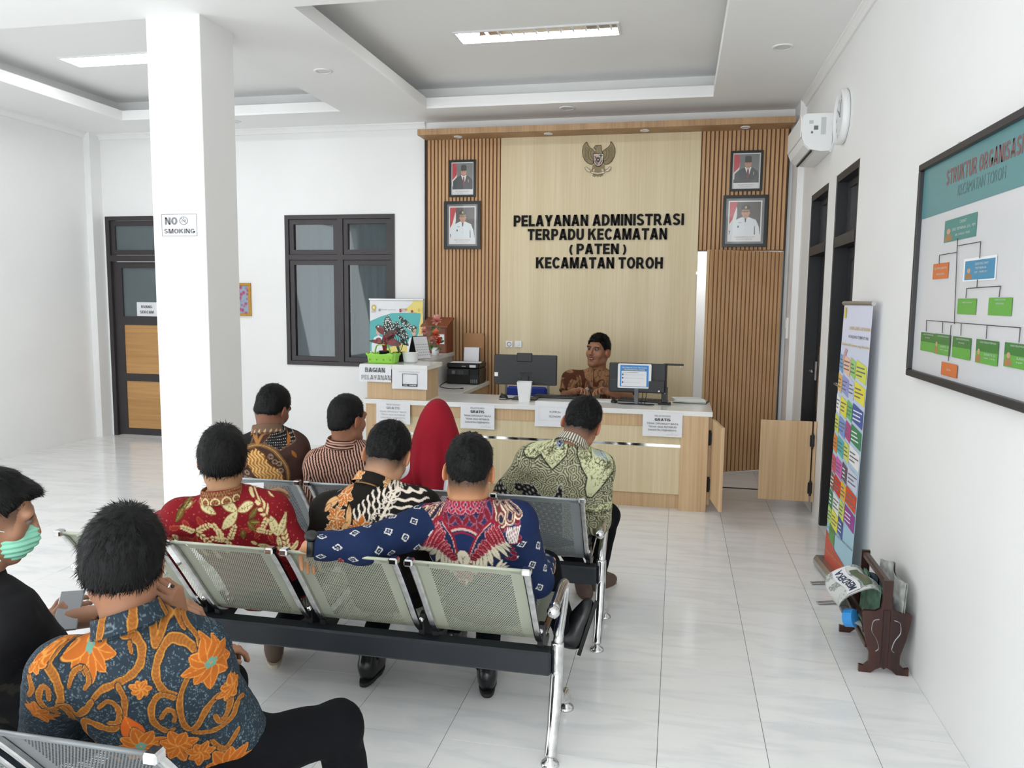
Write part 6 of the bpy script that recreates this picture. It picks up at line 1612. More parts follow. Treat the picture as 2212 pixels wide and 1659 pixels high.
# ================================================================== textile print: colours painted on the cloth in its own (across, down) coordinates
class Paint:
    def __init__(s, U, V, base, plane=None):
        s.U, s.V = U, V; s.c = np.tile(np.array(lin(base)), (len(U), 1)); s.plane = plane; s.on = np.ones(len(U), bool)
    def pts(s, pts):
        return np.array([s.plane(*p) for p in pts]) if s.plane else np.array(pts, float)
    def box(s, lo, hi, m):
        return np.nonzero(s.on & (s.U > lo[0]-m) & (s.U < hi[0]+m) & (s.V > lo[1]-m) & (s.V < hi[1]+m))[0]
    def put(s, i, c, a=1.0):
        c = np.array(lin(c)) if not isinstance(c, np.ndarray) else c
        a = np.asarray(a)
        s.c[i] = s.c[i]*(1-a[..., None] if a.ndim else 1-a)+c*(a[..., None] if a.ndim else a)
    def inside(s, i, p):
        x, y = s.U[i], s.V[i]; r = np.zeros(len(i), bool)
        for (x0, y0), (x1, y1) in zip(p, np.roll(p, -1, 0)):
            if y0 == y1: continue
            cnd = ((y0 > y) != (y1 > y)) & (x < (x1-x0)*(y-y0)/(y1-y0)+x0); r ^= cnd
        return r
    def dist(s, i, p):
        x, y = s.U[i], s.V[i]; d = np.full(len(i), 9.)
        t_ = np.zeros(len(i)); n = len(p)-1
        for k in range(n):
            ax, ay = p[k]; bx, by = p[k+1][0]-ax, p[k+1][1]-ay; L2 = max(bx*bx+by*by, 1e-12)
            t = np.clip(((x-ax)*bx+(y-ay)*by)/L2, 0, 1); dd = np.hypot(x-ax-bx*t, y-ay-by*t)
            b = dd < d; d = np.where(b, dd, d); t_ = np.where(b, (k+t)/n, t_)
        return d, t_
    def poly(s, pts, c, out=None, w=.002, raw=False):
        p = np.array(pts, float) if raw else s.pts(pts); i = s.box(p.min(0), p.max(0), .01)
        if len(i) == 0: return
        ins = s.inside(i, p); s.put(i[ins], c)
        if out:
            d, _ = s.dist(i, np.vstack([p, p[:1]])); s.put(i, out, np.clip(1.5-d/w, 0, 1))
        return i[ins]
    def line(s, pts, w, c, raw=False, taper=None, spl=0):
        p = np.array(pts, float) if raw else s.pts(pts)
        if spl: p = np.array([(v.x, v.y) for v in bez([(a, b, 0) for a, b in p], spl)])
        i = s.box(p.min(0), p.max(0), w*2)
        if len(i) == 0: return
        d, t = s.dist(i, p); ww = w*(taper(t) if taper else 1.0)
        s.put(i, c, np.clip((ww-d)/.0012+.5, 0, 1)); return i, d, t, ww
    def leaf(s, c, ang, L, W, col, out=None, vein=None):
        """c in own coordinates"""
        i = s.box((c[0]-L, c[1]-L), (c[0]+L, c[1]+L), 0)
        if len(i) == 0: return
        x, y = s.U[i]-c[0], s.V[i]-c[1]; ca, sa = math.cos(ang), math.sin(ang)
        u = (x*ca+y*sa)/L; v = -x*sa+y*ca
        w = W*np.sin(np.pi*np.clip(u, 0, 1))**.8*(1-.2*u); e = (w-np.abs(v)); e = np.where((u > 0) & (u < 1), e, -1)
        if out: s.put(i, out, np.clip((e+.0025)/.0012, 0, 1))
        s.put(i, col, np.clip(e/.0012+.3, 0, 1))
        if vein: s.put(i, vein, np.clip((.0011-np.abs(v))/.0008, 0, 1)*(e > 0))
    def disc(s, c, r, col):
        i = s.box((c[0]-r, c[1]-r), (c[0]+r, c[1]+r), .002)
        if len(i): s.put(i, col, np.clip((r-np.hypot(s.U[i]-c[0], s.V[i]-c[1]))/.0012+.5, 0, 1))
    def ringl(s, c, r, w, col):
        i = s.box((c[0]-r, c[1]-r), (c[0]+r, c[1]+r), w+.002)
        if len(i): s.put(i, col, np.clip((w/2-np.abs(np.hypot(s.U[i]-c[0], s.V[i]-c[1])-r))/.001+.5, 0, 1))
    def sprig(s, c, ang, L, col, dark=None, n=5, W=None):
        W = W or L*.1
        for k in range(n):
            t = (k+.4)/n; b = (c[0]+math.cos(ang)*L*t, c[1]+math.sin(ang)*L*t)
            for sd in (-1, 1): s.leaf(b, ang+sd*.75, L*.30*(1-.3*t), W, col)
        s.leaf((c[0]+math.cos(ang)*L*.85, c[1]+math.sin(ang)*L*.85), ang, L*.3, W, col)
        if dark: s.line([c, (c[0]+math.cos(ang)*L, c[1]+math.sin(ang)*L)], .0012, dark, raw=True)
    def flower(s, c, r, n, col, out, core=None, rot=0, W=.3):
        for k in range(n): s.leaf(c, rot+2*math.pi*k/n, r*(1 if k % 2 == 0 else .85), r*W*.6, col, out, out)
        if core:
            for k in range(5): s.disc((c[0]+r*.13*math.cos(k*1.257), c[1]+r*.13*math.sin(k*1.257)), r*.09, core)
    def scroll(s, pts, w, col='#8f5722', edge='#b98236', spl=6):
        p = s.pts(pts); p = np.array([(v.x, v.y) for v in bez([(a, b, 0) for a, b in p], spl)])
        i = s.box(p.min(0), p.max(0), w*2)
        if len(i) == 0: return
        d, t = s.dist(i, p); n = len(p)
        ww = w*(.45+.55*np.sin(np.pi*np.clip(t*.93+.05, 0, 1))**.6)*(1+.10*np.sin(t*n*1.1))
        s.put(i, '#16212b', np.clip((ww+.0025-d)/.0012+.5, 0, 1))
        s.put(i, edge, np.clip((ww-d)/.0012+.5, 0, 1))
        ch = .5+.5*np.sin(t*n*4.2+d/w*4)
        base = np.array(lin(col))*(.75+.35*ch[:, None])
        a = np.clip((ww*.78-d)/.0015+.5, 0, 1)[:, None]; s.c[i] = s.c[i]*(1-a)+base*a

# ================================================================== head, hair, hands
def rotm(yaw, pitch=0, roll=0): return Matrix.Rotation(R(yaw), 3, 'Z') @ Matrix.Rotation(R(-pitch), 3, 'X') @ Matrix.Rotation(R(roll), 3, 'Y')
def head_prims(H, Rm, neck, s=1.0, nr=(.056, .066)):
    w = lambda x, y, z: H+Rm @ Vector((x*s, y*s, z*s)); Q = np.array(Rm)
    E = lambda c, r, k=.02, op='u', q=None: ell(w(*c), (r[0]*s, r[1]*s, r[2]*s), Q if q is None else q, k*s, op)
    Cn = lambda a, b, r1, r2, k=.02, op='u': cone(w(*a), w(*b), r1*s, r2*s, k*s, op)
    p = [E((0, -.010, .028), (.075, .094, .091)), E((0, -.035, -.03), (.060, .060, .058), .03), E((0, .032, -.035), (.060, .062, .084), .03)]
    for sd in (-1, 1):
        p.append(Cn((sd*.046, .0, -.07), (sd*.012, .074, -.104), .026, .02, .02)); p.append(E((sd*.040, .062, -.028), (.024, .02, .026), .02))
    p += [Cn((0, .096, .012), (0, .114, -.030), .008, .0125, .008), Cn((-.012, .104, -.034), (.012, .104, -.034), .008, .008, .006), Cn((-.042, .080, .026), (.042, .080, .026), .014, .014, .015)]
    for sd in (-1, 1): p.append(E((sd*.031, .104, .008), (.017, .014, .011), .008, 's'))
    for sd in (-1, 1): p.append(E((sd*.031, .084, .007), (.0125, .0125, .0125), .002))
    p += [E((0, .098, -.060), (.024, .009, .005), .004), E((0, .096, -.069), (.020, .010, .006), .004), E((0, .104, -.0645), (.02, .006, .0018), .002, 's')]
    for sd in (-1, 1):
        q = np.array(Rm @ Matrix.Rotation(R(sd*22), 3, 'Z') @ Matrix.Rotation(R(-12), 3, 'X'))
        p.append(E((sd*.083, -.012, -.008), (.007, .020, .034), .006, 'u', q)); p.append(E((sd*.078, .002, -.012), (.009, .012, .022), .01, 'u', q))
    p.append(cone(w(0, -.024, -.05), neck, nr[0]*s, nr[1]*s, .03))
    return p
def hair_mesh(H, Rm, s, st, h=.0045, seed=0):
    Q = np.array(Rm); w = lambda x, y, z: H+Rm @ Vector((x*s, y*s, z*s))
    tk, tp = st.get('side', .008), st.get('top', .016)
    pr = [ell(w(0, -.010, .028+tp*.35), ((.075+tk)*s, (.094+tk)*s, (.091+tp*.75)*s), Q, .01), ell(w(0, -.037, -.028), ((.060+tk)*s, (.062+tk)*s, (.062)*s), Q, .03)]
    if st.get('quiff'): pr.append(ell(w(*st['quiff']), (.05*s, .035*s, .022*s), Q, .03))
    if st.get('bulk'): pr.append(ell(w(0, -.05, .02), (.08*s, .065*s, .075*s), Q, .03))
    ys = np.array([-.13, -.09, -.05, -.02, .005, .03, .05, .066, .08, .13]); nape = st.get('nape', -.055)
    zs = np.array([nape, nape, nape+.012, -.010, .022, .004 if st.get('burn', 1) else .03, .03, .062, st.get('front', .072), st.get('front', .072)])
    C = A3(H)
    amp = st.get('amp', .005); fr = st.get('freq', 95.)
    def disp(x, y, z): return amp*vnoise(x*fr+seed, y*fr, z*fr*.5)+amp*1.2*vnoise(x*fr*.3, y*fr*.3+seed, z*fr*.3)
    def post(x, y, z, d):
        q = np.stack([x-C[0], y-C[1], z-C[2]], 1) @ Q/s
        zm = np.interp(q[:, 1], ys, zs)+.006*vnoise(q[:, 0]*160, q[:, 1]*160, q[:, 2]*60)
        cut = (zm-q[:, 2])*.8*s; T = st.get('taper', .012)
        tt = np.clip((q[:, 2]-zm)/T, 0, 1); d = d+(1-tt)**1.5*(tk+.005)*s
        return np.maximum(d, cut)
    V, F = sdf_mesh(pr, h, disp, post)
    # short tufts following the growth direction
    N = vnormals(V, F); rnd = np.random.RandomState(seed); n = st.get('tufts', 5200); i = rnd.randint(0, len(V), n)
    crown = A3(w(*st.get('crown', (.01, -.055, .12)))); fl = V[i]-crown; fl /= np.linalg.norm(fl, axis=1)[:, None]
    if st.get('forward'): fl = fl*.5+.8*np.array(Rm @ Vector((0, 1, .1)))
    nn = N[i]; tg = fl-nn*(fl*nn).sum(1)[:, None]; tg /= np.maximum(np.linalg.norm(tg, axis=1), 1e-6)[:, None]
    dr = tg+nn*(st.get('lift', .22)+.18*rnd.rand(n))[:, None]+.18*rnd.randn(n, 3); dr /= np.linalg.norm(dr, axis=1)[:, None]
    Ls = st.get('len', .016)*(.6+.8*rnd.rand(n)); sd = np.cross(dr, nn); sd /= np.maximum(np.linalg.norm(sd, axis=1), 1e-6)[:, None]
    b = V[i]-nn*.002; wd = (.0011+.0007*rnd.rand(n))[:, None]
    TV = np.stack([b-sd*wd, b+sd*wd, b+dr*(Ls*.6)[:, None]+sd*wd*.6, b+dr*Ls[:, None]], 1).reshape(-1, 3)
    TF = np.arange(4*n).reshape(n, 4)+len(V)
    return np.vstack([V, TV]), np.vstack([F, TF])

def hand_prims(wr, d, pn, side, curl=(.5, .55, .6, .65), spread=.06, thumb=(.5, .3, .2), s=1.0, thumb_in=.0):
    """wr wrist, d direction to the knuckles, pn palm normal, side +1 right hand -1 left hand"""
    wr, d, pn = Vector(wr), Vector(d).normalized(), Vector(pn).normalized(); pn = (pn-d*pn.dot(d)).normalized()
    lat = d.cross(pn)*side      # towards the thumb
    p = []
    ks = []
    for k in range(4):
        o = (.030-.020*k)*s; kn = wr+d*((.092, .094, .090, .080)[k]*s)+lat*o; ks.append(kn)
        p.append(cone(wr+d*.012*s+lat*o*.62, kn, .0135*s, .0115*s, .014*s))
    p.append(cone(wr+d*.03*s+lat*.012*s+pn*.006*s, wr+d*.06*s-lat*.012*s+pn*.006*s, .015*s, .014*s, .016*s))
    for k in range(4):
        ls = [(.042, .026, .021), (.046, .029, .022), (.043, .027, .021), (.034, .021, .019)][k]
        a = 0.0; q = ks[k]; fd = (d+lat*(.030-.020*k)*spread*30).normalized()
        for j, L in enumerate(ls):
            a += curl[k]*(1.0, 1.15, .75)[j]; dd = fd*math.cos(a)+pn*math.sin(a); e = q+dd*L*s
            p.append(cone(q, e, (.0095, .0085, .0078)[j]*s, (.0086, .0079, .0068)[j]*s, .004*s)); q = e
    q = wr+d*.022*s+lat*.024*s+pn*.004*s; a = thumb[0]
    dd = (d*math.cos(a)+lat*math.sin(a)+pn*(.25+thumb_in)).normalized()
    e = q+dd*.046*s; p.append(cone(q, e, .0145*s, .011*s, .012*s)); q = e
    dd = (dd+d*thumb[1]+pn*thumb[2]).normalized(); e = q+dd*.033*s; p.append(cone(q, e, .0105*s, .0092*s, .005*s)); q = e
    dd = (dd+d*thumb[1]+pn*thumb[2]).normalized(); e = q+dd*.025*s; p.append(cone(q, e, .0092*s, .0078*s, .004*s))
    return p

M_SKIN = mat('skin', (.4, .25, .18), .5, vcol=True, spec=.35, bump=(160, .08))
M_HAIR = mat('black_hair', '#050506', .55, spec=.22, bump=(420, .4), noise=(300, .5), stretch=(1, 1, .35))
M_CLOTH = mat('printed_cotton', (.5, .5, .5), .8, vcol=True, spec=.2, bump=(420, .10))
M_TROUSER = mat('black_trousers', '#0a0b0f', .85, bump=(300, .15), spec=.15)
M_SHOEB = mat('black_leather', '#0c0d10', .28, bump=(60, .1)); M_SOLE = mat('shoe_sole', '#191817', .7)
M_SHOEBR = mat('brown_canvas_shoe', '#5d4a40', .7); M_SOLEW = mat('pale_sole', '#b9ab98', .7)

def skin_cols(V, Hd, Rm, s, tone, st, face=False):
    q = (V-A3(Hd)) @ np.array(Rm)/s
    c = np.tile(np.array(lin(tone)), (len(V), 1))
    c *= (1+.10*vnoise(V[:, 0]*60, V[:, 1]*60, V[:, 2]*60)+.08*vnoise(V[:, 0]*15, V[:, 1]*15, V[:, 2]*15))[:, None]
    ear = (np.abs(q[:, 0]) > .076) & (np.abs(q[:, 1]+.01) < .04) & (np.abs(q[:, 2]) < .05)
    c[ear] = c[ear]*np.array([1.12, .92, .88])
    fade = st.get('fade', 0)
    if fade:   # shaved stubble round the hairline
        ys = np.array([-.13, -.05, -.02, .02, .05]); zs = np.array([-.10, -.095, -.05, -.02, -.03])
        zl = np.interp(q[:, 1], ys, zs); a = np.clip((q[:, 2]-zl)/.05, 0, 1)*(q[:, 1] < .055)*(~ear)*(q[:, 2] < .1)
        c = c*(1-fade*a[:, None])+np.array([.012, .011, .011])*fade*a[:, None]
    if face:
        x, y, z = q[:, 0], q[:, 1], q[:, 2]; f = y > .05
        for sd in (-1, 1):
            bx = x*sd
            brow = f & (bx > .012) & (bx < .052) & (np.abs(z-(.0285-.10*np.abs(bx-.036)-.004)) < .0050); c[brow] = c[brow]*.12
            e = f & (np.hypot((bx-.031)/.0165, (z-.0065)/.0062) < 1); c[e] = np.array([.17, .14, .12])
            ir = f & (np.hypot(bx-.028, z-.0065) < .0062); c[ir] = np.array([.012, .009, .008])
            lid = f & (np.abs(bx-.031) < .018) & (np.abs(z-.0135) < .0022); c[lid] = c[lid]*.35
            nos = f & (np.hypot(bx-.008, z+.040) < .0042) & (y > .095); c[nos] = c[nos]*.3
        lip = f & (np.abs(x) < .025) & (np.abs(z+.0645) < .0095-.12*np.abs(x)); c[lip] = c[lip]*np.array([.78, .60, .60])
        th = f & (np.abs(x) < .016) & (np.abs(z+.0645) < .0018); c[th] = np.array(st.get('teeth', (.5, .45, .4)))
        bd = f & (z < -.045) & (z > -.12) & ~lip; c[bd] *= .86
        mu = f & (np.abs(x) < .028) & (z > -.056) & (z < -.046); c[mu] *= .72
    return c

TORSO = [(-.22, .180, .125, .0), (0, .182, .130, .0), (.3, .172, .126, -.005), (.6, .186, .124, -.012), (.8, .184, .112, -.012), (.92, .142, .090, -.006), (1.0, .088, .074, .0), (1.07, .055, .055, .004)]
def person(label, spec, painter, group=None):
    g = spec.get; s = g('scale', 1.0); build = g('build', 1.0)
    N0 = Vector(spec['neck']); Hd = Vector(spec['head']); Rm = rotm(g('hyaw', 0), g('hpitch', 0), g('hroll', 0))
    Pv = Vector(spec['hip'])
    shL, shR = Vector(spec['shL']), Vector(spec['shR'])
    u = (N0-Pv).normalized(); L = (N0-Pv).length; r = (shR-shL); r = (r-u*r.dot(u)).normalized(); f = u.cross(r).normalized()
    arms = {'L': (shL, Vector(spec['elL']), Vector(spec['wrL'])), 'R': (shR, Vector(spec['elR']), Vector(spec['wrR']))}
    st = g('hair', {})
    tone = g('skin', '#a87b5e')
    # ---- body (one mesh: head, neck, trunk, limbs, hands)
    neckp = N0-u*.02
    V1, F1 = sdf_mesh(head_prims(Hd, Rm, neckp, s, g('neck_r', (.056, .066))), g('hres', .0046))
    parts = [(V1, F1)]
    tb = [(t, w*.80*build, d*.78*build, sh) for t, w, d, sh in TORSO]
    lp = [loft(N0, u, r, f, L, tb)]
    for k in 'LR':
        a, b, c = arms[k]; lp += [cone(a, b, .048*s, .042*s, .03), cone(b, c, .041*s, .028*s, .02)]
    legs = spec['legs']
    for hp, kn, an in legs: lp += [cone(hp, kn, .07, .052, .03), cone(kn, an, .05, .036, .02)]
    parts.append(sdf_mesh(lp, .015))
    for k, sd in (('L', -1), ('R', 1)):
        a, b, c = arms[k]; hd = g('hand'+k, {}); d = hd.get('d', (c-b).normalized()); pn = hd.get('pn', Vector((0, 0, -1)))
        hp = hand_prims(c, d, pn, sd, **hd.get('kw', {}))
        hp.append(cone(b.lerp(c, .55), c+Vector(d)*.012, .034*s, .026*s, .014))
        parts.append(sdf_mesh(hp, hd.get('h', .0042)))
    off = 0; VV = []; FF = []
    for v, q in parts: VV.append(v); FF.append(q+off); off += len(v)
    VV, FF = np.vstack(VV), np.vstack(FF)
    col = skin_cols(VV, Hd, Rm, s, tone, st, g('face', True))
    col[len(V1):] = np.array(lin(tone))*(1+.10*vnoise(VV[len(V1):, 0]*50, VV[len(V1):, 1]*50, VV[len(V1):, 2]*50))[:, None]
    body = np_mesh('person', VV, FF, M_SKIN, None, col); tag(body, label, 'person', group)
    if st is not None and st != {}:
        HV, HF = hair_mesh(Hd, Rm, s, st, st.get('h', .0045), g('seed', 1)); np_mesh('hair', HV, HF, M_HAIR, body)
    # ---- shirt
    h = g('cloth_h', .0078)
    tb = [(t, w*build*(g('yoke', 1.0) if t > .85 else 1), d*build*g('depth', 1.0), sh) for t, w, d, sh in TORSO]
    sp = [loft(N0, u, r, f, L, tb, k=.03)]
    slv = g('sleeve', 1.0)
    for e_ in (shL, shR): sp.append(cone(N0-u*.035-f*.005, e_+u*.0, .052*s*g('trap', 1), .066*s*g('trap', 1), .05))
    sleeves = {}
    for k in 'LR':
        a, b, c = arms[k]; rs = g('sleeve_r', (.074, .060, .056, .048))
        prm = [cone(a, b, rs[0]*s, rs[1]*s, .045)]
        if slv >= 1: prm.append(cone(b, c.lerp(b, .04), rs[2]*s, rs[3]*s, .03)); ax = [a, b, c]
        else: ax = [a, a.lerp(b, slv)]; prm = [cone(a, a.lerp(b, slv), rs[0]*s, rs[1]*s*1.1, .045)]
        sp += prm; sleeves[k] = ax
    sd_ = g('seed', 1)*7.3
    wa = g('wrinkle', 1.0)
    def disp(x, y, z):
        a = (x-N0.x)*r.x+(y-N0.y)*r.y+(z-N0.z)*r.z; b = (x-N0.x)*u.x+(y-N0.y)*u.y+(z-N0.z)*u.z
        return wa*(.010*vnoise(x*8+sd_, y*8, z*8)+.006*vnoise(a*14+b*9+sd_, b*26-a*8, y*10)+.003*vnoise(a*40+sd_, b*50, y*30))
    ends = []
    for k in 'LR':
        ax = sleeves[k]; dd = (ax[-1]-ax[-2]).normalized(); e = ax[-1]-dd*.012; ends.append((A3(e), A3(dd)))
    def post(x, y, z, d):
        for e, dd in ends:
            q = (x-e[0])*dd[0]+(y-e[1])*dd[1]+(z-e[2])*dd[2]; rr = np.sqrt((x-e[0])**2+(y-e[1])**2+(z-e[2])**2)
            d = np.where(rr < .11, np.maximum(d, q), d)
        return d
    V, F = sdf_mesh(sp, h, disp, post)
    V = relax(V, F, 1, .35)
    nrm = fnormals(V, F); cen = V[F].mean(1); view = A3(CAM_P)-cen; view /= np.linalg.norm(view, axis=1)[:, None]
    V, F = subdivide(V, F, (nrm*view).sum(1) > -.15)
    if g('fine'):
        nrm = fnormals(V, F); cen = V[F].mean(1); view = A3(CAM_P)-cen; view /= np.linalg.norm(view, axis=1)[:, None]
        big = np.linalg.norm(V[F[:, 0]]-V[F[:, 2]], axis=1) < h*1.1
        V, F = subdivide(V, F, ((nrm*view).sum(1) > -.1) & big)
    q = V-A3(N0); a = q@A3(r); b = -(q@A3(u)); c = q@A3(f)
    U = a+np.sign(a)*np.maximum(0, c+.05)*np.clip(np.abs(a)/.18, 0, 1)**2; W = b
    reg = np.zeros(len(V), int); SU = np.zeros(len(V)); SV = np.zeros(len(V))
    w_t = np.interp(1-b/L, [t[0] for t in tb], [t[1] for t in tb])
    for n_, k in ((1, 'L'), (2, 'R')):
        ax = sleeves[k]; best = np.full(len(V), 9.); al = np.zeros(len(V)); ph = np.zeros(len(V)); acc = 0
        for p0, p1 in zip(ax, ax[1:]):
            p0, p1 = A3(p0), A3(p1); dv = p1-p0; l = np.linalg.norm(dv); dv /= l
            t = np.clip((V-p0)@dv, 0, l); rv = V-p0-t[:, None]*dv; dist = np.linalg.norm(rv, axis=1)
            e1 = np.cross(dv, A3(f)+.2*A3(u)); e1 /= np.linalg.norm(e1); e2 = np.cross(dv, e1)
            an = np.arctan2(rv@e1, rv@e2)
            m = dist < best; best = np.where(m, dist, best); al = np.where(m, acc+t, al); ph = np.where(m, an*.058, ph); acc += l
        inarm = (best < .10) & ((np.abs(a) > w_t*1.0) | (al > .18)) & (al > .03)
        inarm &= (a < 0) if n_ == 1 else (a > 0)
        reg[inarm] = n_; SU[inarm] = ph[inarm]; SV[inarm] = al[inarm]
    depth = .105*build
    def plane(px, py):
        d = CAM_D+CAM_R*((px-1106.0)/CAM_F)-CAM_U*((py-829.5)/CAM_F); o = N0-f*depth
        t = (o-CAM_P).dot(f)/d.dot(f); p = CAM_P+d*t-N0; return (p.dot(r), -p.dot(u))
    if g('planar'): reg[:] = np.where((reg > 0) & (SV > g('planar')), reg, 0)
    pt = Paint(np.where(reg == 0, U, SU), np.where(reg == 0, W, SV), spec.get('base', '#808080'), plane)
    painter(pt, reg, V)
    shirt = np_mesh('shirt', V, F, M_CLOTH, body, pt.c)
    # ---- collar: stand and fall round the neck
    if g('collar', True):
        hv = Hd+Rm @ Vector((0, -.024, -.05))*1.0; ax = (hv-N0).normalized(); ax = (ax*.75+u*.25).normalized()
        e1 = (r-ax*r.dot(ax)).normalized(); e2 = ax.cross(e1)
        n = 64; cl = g('collar_h', .040); rows = [(.071, -.012), (.068, cl*.5), (.0685, cl*.95), (.071, cl), (.0745, cl*.92), (.079, cl*.40), (.083, cl*.10), (.085, -.004)]
        gap = g('collar_gap', 0.0); cv = []
        for rad, hh in rows:
            for k in range(n+1):
                th = -math.pi/2+gap+(2*math.pi-2*gap)*k/n       # starts at the front, goes round the back
                dx, dy = math.cos(th), -math.sin(th)
                rr = rad*g('collar_r', 1.0)
                drop = -.004*dx*dx
                cv.append(A3(N0+u*.004+ax*(hh+drop)+e1*(dx*rr*1.02)+e2*(dy*rr*1.06)))
        cv = np.array(cv); cf = []
        m = n+1
        for i in range(len(rows)-1):
            for k in range(n): cf.append((i*m+k, (i+1)*m+k, (i+1)*m+k+1, i*m+k+1))
        cV, cF = np.array(cv), np.array(cf)
        for _ in range(2): cV, cF = subdivide(cV, cF, np.ones(len(cF), bool))
        qq = cV-A3(N0); th = np.arctan2(qq@A3(e1), -(qq@A3(e2))); hh = qq@A3(ax)
        cp = Paint(th*.075, -hh, g('collar_base', spec.get('base', '#808080')))
        if g('collar_paint'): spec['collar_paint'](cp)
        np_mesh('collar', cV, cF, M_CLOTH, body, cp.c)
    # ---- trousers and shoes
    tp = [ell(Pv+Vector((0, 0, -.01)), (.17*build, .14, .12), np.array(Matrix((r, f, u)).transposed()), .03)]
    for hp, kn, an in legs: tp += [cone(hp, kn, .088*build, .068, .05), cone(kn, Vector(kn).lerp(Vector(an), .93), .066, .052, .03)]
    V, F = sdf_mesh(tp, .012, lambda x, y, z: .010*vnoise(x*11+sd_, y*11, z*11)+.005*vnoise(x*30, y*30+sd_, z*24))
    np_mesh('trousers', V, F, g('trouser_mat', M_TROUSER), body)
    for i, ((hp, kn, an), fd) in enumerate(zip(legs, g('feet', [Vector((0, 1, 0))]*2))):
        fd = Vector(fd).normalized(); up = g('footup', [Vector((0, 0, 1))]*2)[i]; an = Vector(an)
        side = fd.cross(up).normalized(); up = side.cross(fd); Q = np.array(Matrix((side, fd, up)).transposed())
        base = an-up*.055
        sm, so = g('shoe', (M_SHOEB, M_SOLE))
        pr = [ell(base+fd*.10+up*.004, (.043, .075, .042), Q, .02), ell(base+fd*.0+up*.02, (.037, .055, .055), Q, .03), ell(base+fd*.05+up*.022, (.039, .07, .045), Q, .03), cone(base-fd*.02+up*.05, base-fd*.0+up*.075, .036, .038, .02)]
        bz = A3(base); bu = A3(up)
        V, F = sdf_mesh(pr, .006, None, lambda x, y, z, d: np.maximum(d, -((x-bz[0])*bu[0]+(y-bz[1])*bu[1]+(z-bz[2])*bu[2])-.022))
        so_o = np_mesh('shoe', V, F, sm, body)
        sol = [(.042*math.copysign(abs(math.sin(t))**.8, math.sin(t))*(1.0 if math.cos(t) > 0 else .86), .055-.0+.122*math.cos(t)) for t in np.linspace(0, 2*math.pi, 28, endpoint=False)]
        MB().prism(sol, base-up*.035, side, fd, up*.016).build('sole', so, so_o)
    return body, dict(N0=N0, u=u, r=r, f=f, H=Hd, Rm=Rm)
# ================================================================== the people
UPV = Vector((0, 0, 1))
def seated_legs(hip, yaw=0, spread=.11, knee_z=.47, ank=.10, klen=.40):
    fw = Vector((-math.sin(R(yaw)), math.cos(R(yaw)), 0)); rt = Vector((fw.y, -fw.x, 0)); hip = Vector(hip)
    out = []
    for sd in (-1, 1):
        h = hip+rt*(sd*.085)+Vector((0, 0, -.02)); k = hip+rt*(sd*spread)+fw*klen; k.z = knee_z
        a = k+fw*.02; a.z = ank; out.append((h, k, a))
    return out
def top(px, py, y, drop=.128): return P(px, py, y=y)-Vector((0, 0, drop))
rowgrp = 'people waiting on the benches'

